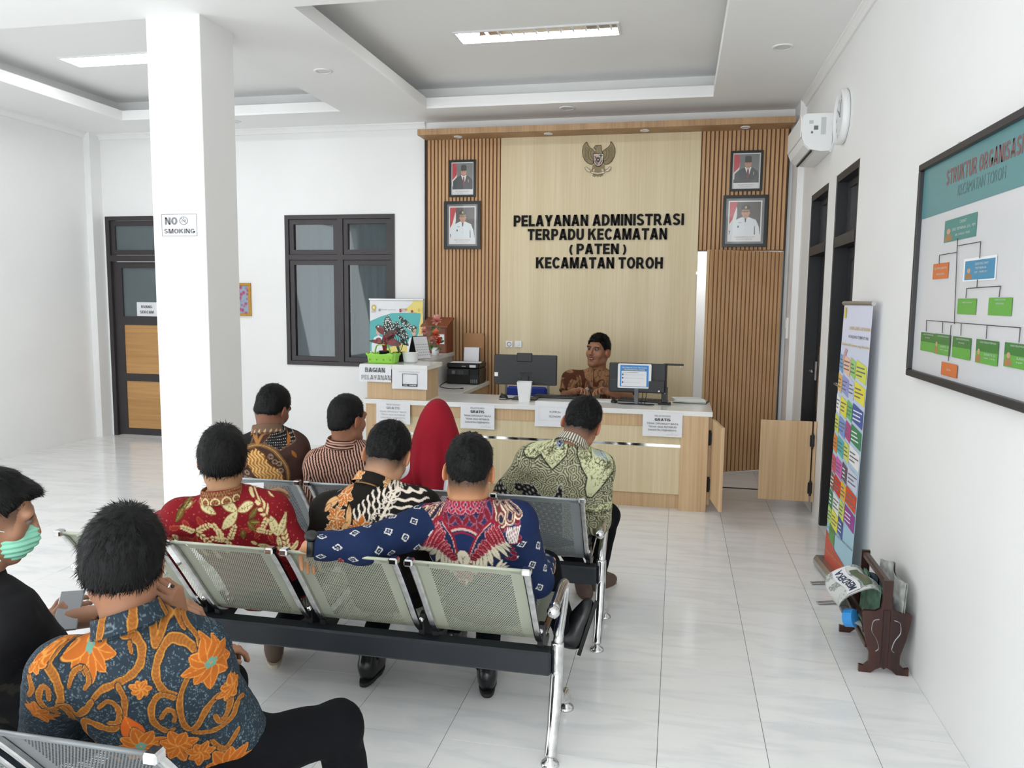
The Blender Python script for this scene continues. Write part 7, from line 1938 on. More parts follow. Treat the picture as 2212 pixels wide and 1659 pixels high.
# ------------------------------------------------------------------ man in navy eagle shirt
Zc = lambda ox, oy, k: (lambda x, y: (ox+x*k, oy+y*k))
def paint_navy(p, reg, V):
    z = Zc(640, 920, .27125); Q = lambda pts: [z(*q) for q in pts]; tor = reg == 0
    p.on = tor
    p.c *= (1+.06*vnoise(p.U*300, p.V*300, p.U*0))[:, None]
    # yoke of red four-petal lattice
    i = np.nonzero(tor & (p.V < .135) & (p.V > -.1) & (np.abs(p.U) < .20))[0]
    p.put(i, '#262c50')
    a = .0265
    for m in range(-9, 10):
        for n in range(-5, 8):
            cx, cy = m*a*2, n*a*2
            for dx in (0, a):
                c = (cx+dx, cy+dx)
                if c[1] > .138 or abs(c[0]) > .20: continue
                for k in range(4):
                    an = R(45+90*k); p.leaf((c[0]+math.cos(an)*.003, c[1]+math.sin(an)*.003), an, a*1.30, a*.36, '#701829', '#96586a')
    # border arcs above the eagle
    for rr, cc in ((.092, '#8c1c30'), (.082, '#c9a99e'), (.074, '#1d2a52'), (.068, '#8c1c30')):
        c0 = p.plane(*z(1340, 960)); i = p.box((c0[0]-.11, c0[1]-.14), (c0[0]+.11, c0[1]-.02), 0)
        if len(i): p.put(i, cc, np.clip((rr-np.hypot(p.U[i]-c0[0], (p.V[i]-c0[1])))/.001, 0, 1))
    i = p.box((c0[0]-.07, c0[1]-.09), (c0[0]+.07, c0[1]+.02), 0); p.put(i, '#192a52', np.clip((.062-np.hypot(p.U[i]-c0[0], p.V[i]-c0[1]))/.001, 0, 1))
    for mx in (lambda x: x, lambda x: 2680-x):
        M = lambda pts: [z(mx(x), y) for x, y in pts]
        for k in range(3):   # shoulder waves
            c = p.plane(*z(mx(1060-70*k), 800-12*k)); 
            for rr, cc in ((.022, '#d9cdb4'), (.018, '#6c3434'), (.012, '#b9a48c'), (.009, '#2a1f38')): p.disc(c, rr*(1-.1*k), cc)
        for k in range(7): p.line(M([(905+16*k, 830), (925+14*k, 920)]), .0022, '#d9d3cc')
        p.poly(M([(1300, 1040), (1285, 960), (1235, 880), (1150, 815), (1060, 830), (1000, 885), (975, 940), (965, 975), (1000, 1040), (1150, 1085), (1270, 1130), (1310, 1160)]), '#1d2748')
        tips = [(963, 962), (975, 1000), (990, 1042), (1050, 1065), (1110, 1085), (1160, 1100), (1205, 1120), (1240, 1140), (1275, 1155), (1300, 1170)]
        for k, tpt in enumerate(tips):
            t = k/(len(tips)-1); b = (1085+200*t, 880+130*t)
            A, B = p.plane(*z(mx(b[0]), b[1])), p.plane(*z(mx(tpt[0]), tpt[1])); d = np.array(B)-np.array(A)
            p.leaf(A, math.atan2(d[1], d[0]), np.hypot(*d), .0125, '#ddd5bd', '#5c4a48', '#b3a88e')
        for k in range(9):
            t = k/8; b = (1110+185*t, 815+190*t if t > .4 else 815+120*t); e = (1015+215*t, 925+110*t)
            A, B = p.plane(*z(mx(b[0]), b[1])), p.plane(*z(mx(e[0]), e[1])); d = np.array(B)-np.array(A)
            p.leaf(A, math.atan2(d[1], d[0]), np.hypot(*d), .013, '#84182a', '#c98a8c', '#b06a70')
        p.line(M([(1300, 1000), (1240, 885), (1150, 820), (1080, 822)]), .005, '#84182a', spl=4); p.line(M([(1290, 1000), (1232, 890), (1145, 826)]), .0013, '#d7a9a4', spl=4)
        for k in range(6):   # foliage under the wings
            c = p.plane(*z(mx(1090), 1120)); p.leaf(c, (math.pi if mx(0) == 0 else 0)+(1 if mx(0) == 0 else -1)*(-.9+.36*k), .055, .0085, '#ddd5bd', '#3c3440')
        p.ringl(p.plane(*z(mx(1170), 1120)), .022, .010, '#6e2632')
    for k in range(10):
        for j in range(7):
            c = p.plane(*z(1290+18*j+(9 if k % 2 else 0), 1050+14*k)); p.leaf((c[0], c[1]), math.pi/2, .011, .0045, '#8a2030', '#c98a8c')
    c = p.plane(*z(1338, 1000))
    i = p.box((c[0]-.04, c[1]-.05), (c[0]+.04, c[1]+.06), 0)
    if len(i):
        d = np.hypot((p.U[i]-c[0])/.024, (p.V[i]-c[1]-.008)/.036); p.put(i, '#4a3a40', np.clip((1.06-d)/.04, 0, 1)); p.put(i, '#e0d8c0', np.clip((1-d)/.04, 0, 1))
    p.line([z(1325, 1000), z(1338, 1025), z(1352, 1000)], .0014, '#8d8272'); p.line([z(1338, 1025), z(1338, 1052)], .0012, '#8d8272')
    for k in range(7): c = p.plane(*z(1300+13*k, 1165)); p.leaf(c, math.pi/2+.12*(k-3), .05, .005, '#e0d8c0', '#8a2030')
    # sleeves: blue with white diamonds
    for n_ in (1, 2):
        p.on = reg == n_
        p.put(np.nonzero(p.on)[0], '#152548')
        rnd = random.Random(n_)
        for k in range(14):
            for j in range(4):
                c = (-.14+.085*j+(.04 if k % 2 else 0)+rnd.uniform(-.008, .008), .04+.055*k)
                D = lambda q: [(c[0]+q, c[1]), (c[0], c[1]+q*1.35), (c[0]-q, c[1]), (c[0], c[1]-q*1.35)]
                p.poly(D(.0135), '#d9d6cd', raw=True); p.poly(D(.0095), '#152548', raw=True); p.poly(D(.006), '#141d38', raw=True); p.poly(D(.0035), '#8e97ad', raw=True)
        for k in range(5): p.leaf((.05 if n_ == 1 else -.02, .36), .8+1.2*k, .06, .012, '#84352f', '#c98a80')
def collar_navy(p):
    a = .016
    for m in range(-16, 17):
        for n in range(-6, 4):
            for dx in (0, a):
                for k in range(4): an = R(45+90*k); p.leaf((m*a*2+dx, n*a*2+dx), an, a*1.3, a*.36, '#8c2438', '#c07a86')
N = P(1008, 1098, y=2.745)
navy = dict(neck=N, head=top(1014, 946, 2.80, .125), hip=(-.715, 2.985, .50), hpitch=14, hyaw=9, hroll=2,
    shL=P(925, 1135, y=2.755), shR=P(1112, 1130, y=2.755), elL=P(785, 1180, y=2.53), wrL=P(672, 1178, y=2.46), elR=P(1158, 1255, y=2.86), wrR=Vector((-.52, 3.17, .56)),
    handL=dict(d=Vector((-.45, .75, -.5)), pn=Vector((.2, -.2, -1)), kw=dict(curl=(.45, .5, .55, .6))),
    legs=[((-.80, 3.0, .47), (-.80, 3.36, .46), (-.745, 3.09, .10)), ((-.63, 3.0, .48), P(1176, 1222, y=3.40), P(1222, 1368, y=3.24))],
    feet=[Vector((-.25, 1, 0)), P(1252, 1282, y=3.30)-P(1222, 1372, y=3.24)], footup=[UPV, Vector((-.9, .1, .45))],
    base='#14234a', collar_base='#2b2d4e', collar_paint=collar_navy, skin='#b9855f', hair=dict(side=.010, top=.016, nape=-.062, taper=.065, fade=.85, len=.014, amp=.005, front=.07, lift=.25), seed=3, build=1.0, hres=.004, scale=1.06, neck_r=(.060, .072))
navy_b, _ = person('man in navy eagle batik with his arm along the bench', navy, paint_navy, rowgrp)
# wrist watch
wv = (Vector(navy['wrL'])-Vector(navy['elL'])).normalized(); wc = Vector(navy['wrL'])+wv*.0
t = thing('wrist_watch', 'black wrist watch on the outstretched arm of the navy shirt man', 'watch', wc)
MB().lathe([(.037, -.013), (.041, -.012), (.042, .012), (.037, .013)], wc, wv, 24).build('strap', M_BLACK, t, True)
e1 = (Vector((0, -.5, 1))-wv*Vector((0, -.5, 1)).dot(wv)).normalized()
MB().lathe([(0, .013), (.02, .012), (.024, .006), (.024, -.004), (0, -.004)], wc+e1*.041, e1, 20).build('watch_case', M_BLACK, t, True)

# ------------------------------------------------------------------ man in black and orange batik
def paint_black(p, reg, V):
    z = Zc(660, 830, .19293); p.on = reg >= 0
    p.c *= (1+.15*vnoise(p.U*120, p.V*120, p.U*0))[:, None]
    W = '#e2d6c6'; p.on = reg == 0
    def wavy(a, b, amp, nw, w):
        A, B = np.array(p.plane(*z(*a))), np.array(p.plane(*z(*b))); d = B-A; n = np.array([-d[1], d[0]])/np.hypot(*d); m = 24
        pts = [A+d*k/m+n*amp*math.sin(2*math.pi*nw*k/m) for k in range(m+1)]; p.line(pts, w, W, raw=True, taper=lambda t: .45+.75*np.sin(np.pi*np.clip(t*.8+.2, 0, 1)))
    for k in range(13):
        x = 545+46*k; y0 = 1400-42*k if k < 8 else 1045+6*(k-8); wavy((x, max(y0, 1045)), (x+60, max(y0, 1045)+300-10*k), .0035, 2.6, .0036)
    for k in range(9): wavy((1420-18*k, 1170+62*k), (960-26*k, 1140+62*k), .0035, 3, .0036)
    p.line([z(1060, 1165), z(990, 1240), z(950, 1300), z(900, 1400), z(860, 1480), z(835, 1560), z(810, 1660)], .005, W, spl=5)
    for k in range(10):
        c = p.plane(*z(1040-25*k, 1185+48*k)); p.ringl(c, .009, .0036, W)
        c = p.plane(*z(1000-32*k, 1150+44*k)); p.ringl(c, .008, .0034, W)
    for k in range(8): wavy((180+40*k, 1310-26*k), (330+26*k, 1260-24*k), .0028, 2, .003)
    O, OL, T = '#b96a2c', '#e6cfa8', '#d3a673'
    for (x, y, rr, rot) in ((375, 1290, .050, .3), (345, 1510, .052, .9), (650, 1600, .062, .2), (300, 1640, .04, 0)):
        p.flower(p.plane(*z(x, y)), rr, 8, O, OL, None, rot, .42)
    for (x, y, an, l, w_) in ((500, 1580, -1.45, .085, .014), (190, 1400, -.3, .06, .015), (420, 1660, -1.0, .06, .014), (250, 1380, 2.4, .04, .01)): p.leaf(p.plane(*z(x, y)), an, l, w_, T, '#5b3a20', '#8d5c30')
    for n_ in (1, 2):
        p.on = reg == n_
        for k in range(16):
            y = .03+.032*k; p.line([(-.2+.02*j, y+.006*math.sin(j*1.3)) for j in range(21)], .0036, W, raw=True)
        for k in range(3): p.flower((.02-.05*k, .10+.12*k), .05, 7, O, OL, None, k, .42)
def collar_black(p):
    for c in ((-.045, -.02), (.09, -.015)): p.flower(c, .034, 7, '#c07a3a', '#e6cfa8', None, .5, .45)
    p.line([(-.3, .008), (.3, .008)], .0022, '#b58a5a', raw=True)
N = P(806, 1050, y=2.94)
blk = dict(neck=N, head=top(837, 923, 3.05, .118), hip=(-1.14, 3.02, .50), hpitch=32, hyaw=8, hroll=6,
    shL=P(715, 1108, y=2.95), shR=P(905, 1095, y=2.97), elL=P(690, 1215, y=3.10), wrL=Vector((-1.25, 3.36, .56)), elR=Vector((-.90, 3.14, .60)), wrR=Vector((-1.05, 3.38, .57)),
    legs=[((-1.23, 3.03, .47), (-1.27, 3.42, .47), (-1.272, 3.06, .10)), ((-1.05, 3.03, .47), (-1.0, 3.44, .47), (-1.0, 3.44, .1))], feet=[Vector((-.05, 1, 0)), Vector((0, 1, 0))],
    base='#16130f', collar_base='#191410', collar_paint=collar_black, skin='#b98c6c', hair=dict(side=.010, top=.016, nape=-.062, taper=.065, fade=.85, len=.014, amp=.005, lift=.28), seed=5, sleeve=.9, build=1.03, scale=1.10, planar=.30)
person('man in black, white and orange batik with bowed head', blk, paint_black, rowgrp)

# ------------------------------------------------------------------ man in red batik
def paint_red(p, reg, V):
    z = Zc(320, 900, .24111); C, D, OL, TH = '#d8c592', '#8a6a3c', '#6f5a2a', '#b5563c'
    p.on = reg == 0
    for m in range(-14, 15):
        for n in range(-3, 26): p.disc((m*.018+(.009 if n % 2 else 0), n*.016), .0011, '#c97a6a')
    rnd = random.Random(9)
    for k in range(16):   # thin outlined leaves in the lower part
        c = p.plane(*z(rnd.choice([rnd.uniform(220, 420), rnd.uniform(760, 1100), rnd.uniform(240, 520)]), rnd.uniform(1000, 1200)))
        p.leaf(c, rnd.uniform(0, 6.28), .042, .009, '#8f2a24', TH)
    for x, y, an, l in ((530, 650, 1.6, .07), (690, 650, 1.55, .075), (370, 780, -1.7, .06), (372, 780, -.85, .06), (372, 780, 2.3, .075), (850, 800, -2.1, .075), (850, 800, -.75, .075), (850, 800, .75, .07), (180, 900, -1.4, .085), (180, 900, .45, .04), (1070, 930, -1.9, .09), (1070, 930, 2.4, .06), (420, 1050, -2.2, .055), (420, 1050, -.2, .065), (420, 1050, 1.0, .08), (735, 1080, -2.7, .065), (735, 1080, -.9, .065), (735, 1080, 2.1, .055), (1260, 1110, -1.5, .075), (1260, 1110, -.2, .04), (1260, 1110, 3.4, .04), (540, 1240, -1.7, .05), (660, 1230, -1.7, .05), (560, 980, 1.2, .06), (590, 860, -1.4, .055), (620, 1010, 1.7, .05), (960, 1000, .6, .06), (1160, 860, -.4, .06), (240, 1050, 2.0, .06), (300, 760, 2.6, .06), (1000, 700, -.3, .06)):
        p.sprig(p.plane(*z(x, y)), an, l, C, OL, 5, .0055)
    for x, y, lob in ((390, 890, ((-.35, .085), (.6, .085), (2.9, .05))), (790, 900, ((-2.3, .075), (2.6, .09), (.1, .06))), (1060, 760, ((.45, .075), (-2.6, .05))), (1165, 1040, ((-1.6, .08), (-.8, .07), (1.7, .05))), (985, 1110, ((-2.2, .03), (.8, .07)))):
        for an, l in lob:
            c = p.plane(*z(x, y)); p.leaf(c, an, l, l*.21, '#d9cd9b', D, OL)
            for j in range(4): b = (c[0]+math.cos(an)*l*(.25+.17*j), c[1]+math.sin(an)*l*(.25+.17*j)); p.leaf(b, an+1.2, l*.12, .0012, OL); p.leaf(b, an-1.2, l*.12, .0012, OL)
    for x, y, an in ((300, 920, 2.6), (300, 920, -2.7), (890, 960, .3), (890, 960, 1.2), (900, 940, -.5), (850, 1000, 1.9)): p.leaf(p.plane(*z(x, y)), an, .045, .011, '#6b5526', '#3f2f14', '#a08a50')
    for n_ in (1, 2):
        p.on = reg == n_
        for k in range(9):
            for j in range(4): p.sprig((-.15+.09*j+(.04 if k % 2 else 0), .02+.065*k), 1.2+.9*j+k, .06, C, OL, 4, .005)
        for k in range(4): p.leaf((.02-.04*k, .09+.07*k), .6*k, .07, .016, '#d9cd9b', D, OL)
def collar_red(p):
    rnd = random.Random(2)
    for m in range(-26, 27):
        for n in range(-4, 3): p.flower((m*.0105+(.005 if n % 2 else 0), n*.0105), .005, 5, '#cbb98a', '#7c5a34', None, m, .5)
    for k in range(-7, 8): p.ringl((k*.036, -.006), .014, .0045, '#d8c592')
N = P(482, 1076, y=2.70)
red = dict(neck=N, head=top(479, 921, 2.74, .128), hip=(-1.68, 2.98, .50), hpitch=6, hyaw=29,
    shL=P(392, 1118, y=2.655), shR=P(583, 1112, y=2.785), elL=P(352, 1135, y=2.93), wrL=Vector((-1.86, 3.16, .72)), elR=P(634, 1180, y=2.80), wrR=Vector((-1.70, 3.10, .70)),
    legs=[((-1.77, 3.0, .47), (-1.80, 3.4, .47), (-1.80, 3.42, .1)), ((-1.59, 3.0, .47), (-1.60, 3.38, .47), (-1.74, 3.10, .11))], feet=[Vector((0, 1, 0)), Vector((-.5, .9, 0))], shoe=(M_SHOEBR, M_SOLEW),
    handL=dict(d=Vector((.5, .5, .5)), pn=Vector((.6, 0, -.5))), handR=dict(d=Vector((-.5, .5, .5)), pn=Vector((-.6, 0, -.5))),
    base='#7c121c', collar_base='#7c1a20', collar_paint=collar_red, skin='#a9805f', collar_h=.046, hair=dict(side=.015, top=.020, nape=-.070, bulk=1, len=.024, lift=.10, amp=.004, freq=60, burn=0, tufts=3500), seed=8, build=1.04, scale=1.0, planar=.40)
person('man in red batik with cream leaf sprigs', red, paint_red, rowgrp)
a, b = P(408, 1049, y=3.12), P(556, 1078, y=3.12)
t = thing('held_document', 'white printed document held up by the red batik man', 'document', ((a.x+b.x)/2, 3.12, b.z-.18))
M = Matrix.Translation(((a.x+b.x)/2, 3.16, a.z-.092)) @ Matrix.Rotation(R(-18), 4, 'X')
for nm, x0, x1, rz in (('sheet', a.x, (a.x+b.x)/2+.02, 4), ('sheet', (a.x+b.x)/2-.02, b.x, -5)):
    mb = MB(); mb.T = M @ Matrix.Rotation(R(rz), 4, 'Y'); c = (a.x+b.x)/2; mb.box((x0-c, -.001, -.17), (x1-c, .001, .10)); mb.build(nm, M_PAPER, t)
    mb = MB(); mb.T = M @ Matrix.Rotation(R(rz), 4, 'Y')
    for k in range(9): mb.box((x0-c+.02, -.0016, .085-.012*k), (x1-c-.03, -.001, .087-.012*k))
    mb.build('print_lines', M_FAINTINK, t)['kind'] = 'stuff'

# ------------------------------------------------------------------ man in sage green batik, front row right
def laby(p, i, light, dark, freq=520., cell=.040):
    U, V = p.U[i], p.V[i]; gx, gy = np.floor(U/cell), np.floor(V/cell); best = np.full(len(i), 9.)
    for dx in (-1, 0, 1):
        for dy in (-1, 0, 1):
            cx, cy = gx+dx, gy+dy; h = np.sin(cx*127.1+cy*311.7)*43758.5; h2 = np.sin(cx*269.5+cy*183.3)*43758.5
            px, py = (cx+(h-np.floor(h)))*cell, (cy+(h2-np.floor(h2)))*cell
            best = np.minimum(best, np.hypot(U-px, V-py)+.0025*np.sin(np.arctan2(V-py, U-px)*3+h))
    t = .5+.5*np.sin(best*freq*1.6); L, D = np.array(lin(light)), np.array(lin(dark)); p.c[i] = D+(L-D)*np.clip(t*1.5-.35, 0, 1)[:, None]
def paint_green(p, reg, V):
    z = Zc(1000, 830, .19293); p.on = np.ones(len(p.U), bool)
    laby(p, np.arange(len(p.U)), '#b9b798', '#4c4a3a', 355., .045)
    pale, nv = '#c3c49c', '#171f3d'
    def veins(ids, n=60, seed=1):
        rnd = random.Random(seed)
        if ids is None or len(ids) == 0: return
        for _ in range(n):
            j = ids[rnd.randrange(len(ids))]; c = (p.U[j], p.V[j]); a = rnd.uniform(.4, 2.7)
            p.line([c, (c[0]+.018*math.cos(a), c[1]+.018*math.sin(a)), (c[0]+.03*math.cos(a+.5), c[1]+.03*math.sin(a+.5))], .0009, '#4a4a34', raw=True)
            p.line([(c[0]+.012*math.cos(a), c[1]+.012*math.sin(a)), (c[0]+.022*math.cos(a-.7), c[1]+.022*math.sin(a-.7))], .0008, '#4a4a34', raw=True)
    p.on = reg == 0
    i1 = p.poly([z(*q) for q in ((450, 700), (560, 250), (1180, 250), (1170, 700), (1150, 830), (1060, 910), (1000, 950), (940, 900), (860, 830), (790, 860), (700, 850))], pale, '#1c1d1a', .0035); veins(i1, 70)
    i2 = p.poly([z(*q) for q in ((1265, 250), (1800, 250), (1850, 900), (1600, 1100), (1510, 1190), (1450, 1250), (1390, 1240), (1370, 1150), (1390, 1040), (1320, 950), (1262, 830))], pale, '#1c1d1a', .0035); veins(i2, 80, 2)
    for pl_ in (((925, 480), (1110, 480), (1100, 720), (1060, 770), (1010, 750), (960, 690)), ((1360, 480), (1750, 560), (1720, 880), (1615, 930), (1570, 900), (1480, 880), (1420, 810), (1360, 740))):
        q = [z(*v) for v in pl_]; p.poly(q, '#8fa0a8', '#8fa0a8', .007); ids = p.poly(q, nv, nv, .002)
        if ids is not None and len(ids):
            for k in range(40): j = ids[(k*7919) % len(ids)]; p.disc((p.U[j], p.V[j]), .0014, '#a9b0bd')
    ids = p.poly([z(*q) for q in ((560, 1140), (700, 1130), (790, 1120), (870, 1200), (950, 1260), (1040, 1200), (1080, 1100), (1110, 1085), (1130, 1110), (1130, 1700), (500, 1700))], '#15141a', '#b9b7a0', .003)
    if ids is not None and len(ids):
        for m in range(-9, 6):
            for n in range(4, 22):
                c = (m*.030+(.015 if n % 2 else 0), n*.026)
                j = ids[np.argmin(np.abs(p.U[ids]-c[0])+np.abs(p.V[ids]-c[1]))]
                if abs(p.U[j]-c[0])+abs(p.V[j]-c[1]) < .004:
                    p.disc(c, .0095, '#6f6d62'); p.disc(c, .0065, '#15141a'); p.disc(c, .0045, '#d0cdbd'); p.disc(c, .002, '#15141a')
    p.on = reg == 2; i = np.nonzero(p.on & (p.V < .20))[0]; p.put(i, pale); veins(i, 60, 4)
    p.on = reg == 1; i = np.nonzero(p.on & (p.V > .20))[0]; p.put(i, '#15141a')
    for m in range(-7, 8):
        for n in range(7, 22):
            c = (m*.028+(.014 if n % 2 else 0), .21+(n-7)*.025); p.disc(c, .009, '#6f6d62'); p.disc(c, .006, '#15141a'); p.disc(c, .004, '#d0cdbd')
def collar_green(p):
    i = np.arange(len(p.U)); t = .5+.5*np.sin(p.U*520); p.c[i] = np.array(lin('#5d554a'))+(np.array(lin('#c9c4b4'))-np.array(lin('#5d554a')))*np.clip(t*2-.5, 0, 1)[:, None]
N = P(1233, 964, y=3.80)
grn = dict(neck=N, head=top(1258, 868, 3.92, .116), hip=(-.60, 3.99, .50), hpitch=28, hyaw=-2, hroll=12,
    shL=P(1152, 996, y=3.82), shR=P(1290, 1012, y=3.82), elL=P(1092, 1068, y=3.93), wrL=Vector((-.80, 4.14, .60)), elR=P(1290, 1128, y=3.88), wrR=Vector((-.42, 4.12, .60)),
    legs=[((-.69, 4.0, .47), (-.70, 4.4, .47), P(1256, 1246, y=4.36)), ((-.52, 4.0, .48), P(1312, 1112, y=4.34), P(1290, 1245, y=4.40))], feet=[Vector((.35, -1, 0)), Vector((.5, .8, 0))], shoe=(M_SHOEBR, M_SOLEW),
    base='#8f8d72', collar_base='#8d8577', collar_paint=collar_green, skin='#a5745a', hair=dict(side=.010, top=.016, nape=-.062, taper=.065, fade=.85, len=.014, amp=.005, lift=.28), seed=11, build=1.06, scale=1.10, planar=.16)
person('man in sage green batik with navy patches, front row right', grn, paint_green, rowgrp)

# ------------------------------------------------------------------ man in striped shirt
def paint_stripe(p, reg, V):
    sc = 2*math.pi/.0150; t = .5+.5*np.sin((p.U+.0012*np.sin(p.V*90))*sc); a, b = np.array(lin('#241010')), np.array(lin('#cda08c'))
    p.c[:] = a+(b-a)*np.clip((t-.42)*4, 0, 1)[:, None]
def collar_stripe(p):
    t = .5+.5*np.sin(p.V*2*math.pi/.013); a, b = np.array(lin('#241010')), np.array(lin('#cda08c')); p.c[:] = a+(b-a)*np.clip((t-.42)*4, 0, 1)[:, None]
N = P(738, 962, y=3.80)
person('man in brown and peach striped shirt looking to the right', dict(neck=N, head=top(750, 854, 3.83, .128), hip=(-1.70, 3.98, .50), hpitch=2, hyaw=-24, hroll=0,
    shL=P(690, 1000, y=3.76), shR=P(788, 990, y=3.86), elL=P(676, 1080, y=3.9), wrL=Vector((-1.75, 4.2, .58)), elR=Vector((-1.50, 4.0, .62)), wrR=Vector((-1.6, 4.22, .58)),
    legs=seated_legs((-1.68, 3.98, .49), -10), base='#241010', collar_base='#241010', collar_paint=collar_stripe, skin='#8f644c', face=True,
    hair=dict(side=.011, top=.018, nape=-.060, taper=.02, len=.013, amp=.003, lift=.12), seed=14, build=1.0), paint_stripe, rowgrp)

# ------------------------------------------------------------------ man in brown batik
def paint_brown(p, reg, V):
    z = Zc(400, 800, .19293); p.on = np.ones(len(p.U), bool); p.c *= (1+.2*vnoise(p.U*40, p.V*40, p.U*0))[:, None]
    p.on = reg == 0; Q = lambda s_: [z(*q) for q in s_]
    p.poly(Q([(560, 640), (740, 590), (770, 720), (720, 860), (600, 900), (520, 820)]), '#17161a', '#6b5038', .003)
    ids = p.poly(Q([(970, 670), (1260, 690), (1225, 830), (1060, 895), (870, 830), (930, 780)]), '#17151a', '#6b5038', .003)
    for m in range(-4, 26):
        for n in range(0, 24):
            c = p.plane(*z(860+21*m, 640+21*n)); ins = p.inside(np.array([0]), np.array([[0, 0]])) if False else None
            if ids is not None and len(ids):
                j = ids[np.argmin(np.abs(p.U[ids]-c[0])+np.abs(p.V[ids]-c[1]))]
                if abs(p.U[j]-c[0])+abs(p.V[j]-c[1]) < .003: p.disc(c, .0016, '#d8d2c8')
    p.line(Q([(690, 880), (820, 850), (960, 880), (1060, 950), (1140, 1060), (1160, 1180), (1120, 1290)]), .010, '#7a5a38', spl=5)
    p.line(Q([(690, 880), (820, 850), (960, 880), (1060, 950), (1140, 1060), (1160, 1180), (1120, 1290)]), .0015, '#c59a5c', spl=5)
    q = Q([(680, 940), (780, 885), (880, 930), (960, 1030), (1060, 1080), (1110, 1160), (1090, 1300), (930, 1300), (820, 1180), (760, 1130), (690, 1040)])
    ids = p.poly(q, '#a8722f', '#6a4318', .006)
    if ids is not None and len(ids):
        w = np.sin((p.U[ids]*1.0-p.V[ids]*.2)*330+2.5*np.sin(p.V[ids]*120)); p.put(ids[w > .1], '#ddb57c')
    for x, y in ((960, 950), (1010, 1000), (1060, 1020), (1080, 1090), (690, 1150), (740, 1210), (680, 1220)):
        c = p.plane(*z(x, y)); p.ringl(c, .013, .003, '#a98f78'); p.ringl(c, .008, .002, '#a98f78')
    for pts in ([(800, 830), (770, 740), (780, 640), (830, 600)], [(810, 830), (860, 760), (960, 740), (985, 700)], [(800, 840), (740, 780), (700, 800)], [(770, 700), (830, 660), (850, 620)], [(600, 720), (680, 700), (710, 660)]): p.line(Q(pts), .0065, '#a2703c', spl=5, taper=lambda t: 1.1-.8*t)
    p.flower(p.plane(*z(1060, 600)), .034, 7, '#c07f5c', '#e0bfa0', None, .2, .45)
    for x, y, an in ((1150, 860, -1.4), (1190, 900, 1.2), (1130, 640, .2), (1000, 640, 2.8)): p.leaf(p.plane(*z(x, y)), an, .05, .010, '#97602c', '#4a2f1a')
    p.line(Q([(830, 600), (900, 640), (960, 620), (1100, 670), (1250, 670)]), .006, '#8d7450', spl=5)
    for n_ in (1, 2):
        p.on = reg == n_
        for k in range(7): p.leaf((-.10+.06*(k % 4), .05+.055*k), .8*k, .05, .010, '#97602c', '#4a2f1a')
def collar_brown(p):
    for k in range(-9, 10): p.leaf((k*.024, .01), -1.2+.1*k, .03, .006, '#b59a7c', '#5d4636')
N = P(578, 932, y=3.80)
person('man in brown and gold batik with head turned right, front row left', dict(neck=N, head=top(588, 835, 3.86, .122), hip=(-2.13, 3.98, .50), hpitch=20, hyaw=-8, hroll=4,
    shL=P(528, 975, y=3.78), shR=P(630, 968, y=3.86), elL=P(512, 1060, y=3.92), wrL=Vector((-2.2, 4.2, .58)), elR=P(664, 1045, y=3.95), wrR=Vector((-2.0, 4.2, .60)),
    legs=seated_legs((-2.1, 3.98, .49), -5), base='#432e28', collar_base='#6d5644', collar_paint=collar_brown, skin='#7d5442',
    hair=dict(side=.010, top=.018, nape=-.055, taper=.02, len=.014, amp=.004, lift=.25), seed=17, build=1.0, planar=.25), paint_brown, rowgrp)

# ------------------------------------------------------------------ woman in crimson headscarf
N = P(938, 962, y=3.84)
def paint_white(p, reg, V): p.c *= (1+.02*vnoise(p.U*30, p.V*30, p.U*0))[:, None]
hj = dict(neck=N, head=top(944, 872, 3.88, .132), hip=(-1.10, 3.99, .50), hpitch=4, hyaw=10,
    shL=P(885, 1010, y=3.84), shR=P(985, 1005, y=3.84), elL=P(872, 1075, y=3.92), wrL=Vector((-1.2, 4.2, .58)), elR=P(962, 1085, y=3.74), wrR=Vector((-.98, 4.05, .58)),
    legs=seated_legs((-1.10, 3.99, .49), 0), base='#dfe2e6', collar=False, skin='#a87b5e', hair={}, seed=20, build=.92, scale=.95)
hb, hi = person('woman in crimson headscarf and white blouse', hj, paint_white, rowgrp)
H = hi['H']; Rm = hi['Rm']; Q = np.array(Rm); w = lambda x, y, z_: H+Rm @ Vector((x, y, z_))
sc = [ell(w(0, -.012, .028), (.092, .110, .112), Q, .02), cone(w(0, .02, .118), w(0, -.07, .11), .028, .02, .06), ell(w(0, -.02, -.05), (.092, .10, .10), Q, .05)]
sc += [cone(w(0, -.055, .0), P(938, 1060, y=3.73), .075, .060, .06), cone(w(-.03, -.02, -.06), P(888, 1050, y=3.80), .080, .055, .06), cone(w(.03, -.02, -.06), P(985, 1040, y=3.82), .080, .050, .06), cone(w(0, .0, -.1), P(935, 1010, y=3.80), .10, .09, .06), cone(w(.0, .03, -.08), P(940, 1010, y=3.98), .08, .09, .06)]
bz = P(935, 1062, y=3.75).z
def scd(x, y, z_):
    a = np.arctan2(y-H.y, x-H.x); k = np.clip((H.z+.02-z_)/.25, 0, 1)
    return .009*k*np.sin(a*9+z_*5)+.006*vnoise(x*14, y*14, z_*6)*1.0+.004*k*np.sin(a*17+1)
def scp(x, y, z_, d):
    q = np.stack([x-H.x, y-H.y, z_-H.z], 1) @ Q; face = np.sqrt((q[:, 0]/.062)**2+((q[:, 2]+.01)/.088)**2+((q[:, 1]-.10)/.05)**2)-1
    d = np.maximum(d, -face*.05); return np.maximum(d, bz-.02+.02*np.sin(x*14)-z_)
V, F = sdf_mesh(sc, .006, scd, scp); V = relax(V, F, 1, .4)
np_mesh('headscarf', V, F, mat('crimson_cloth', '#8c1424', .85, bump=(500, .12), spec=.2), hb)

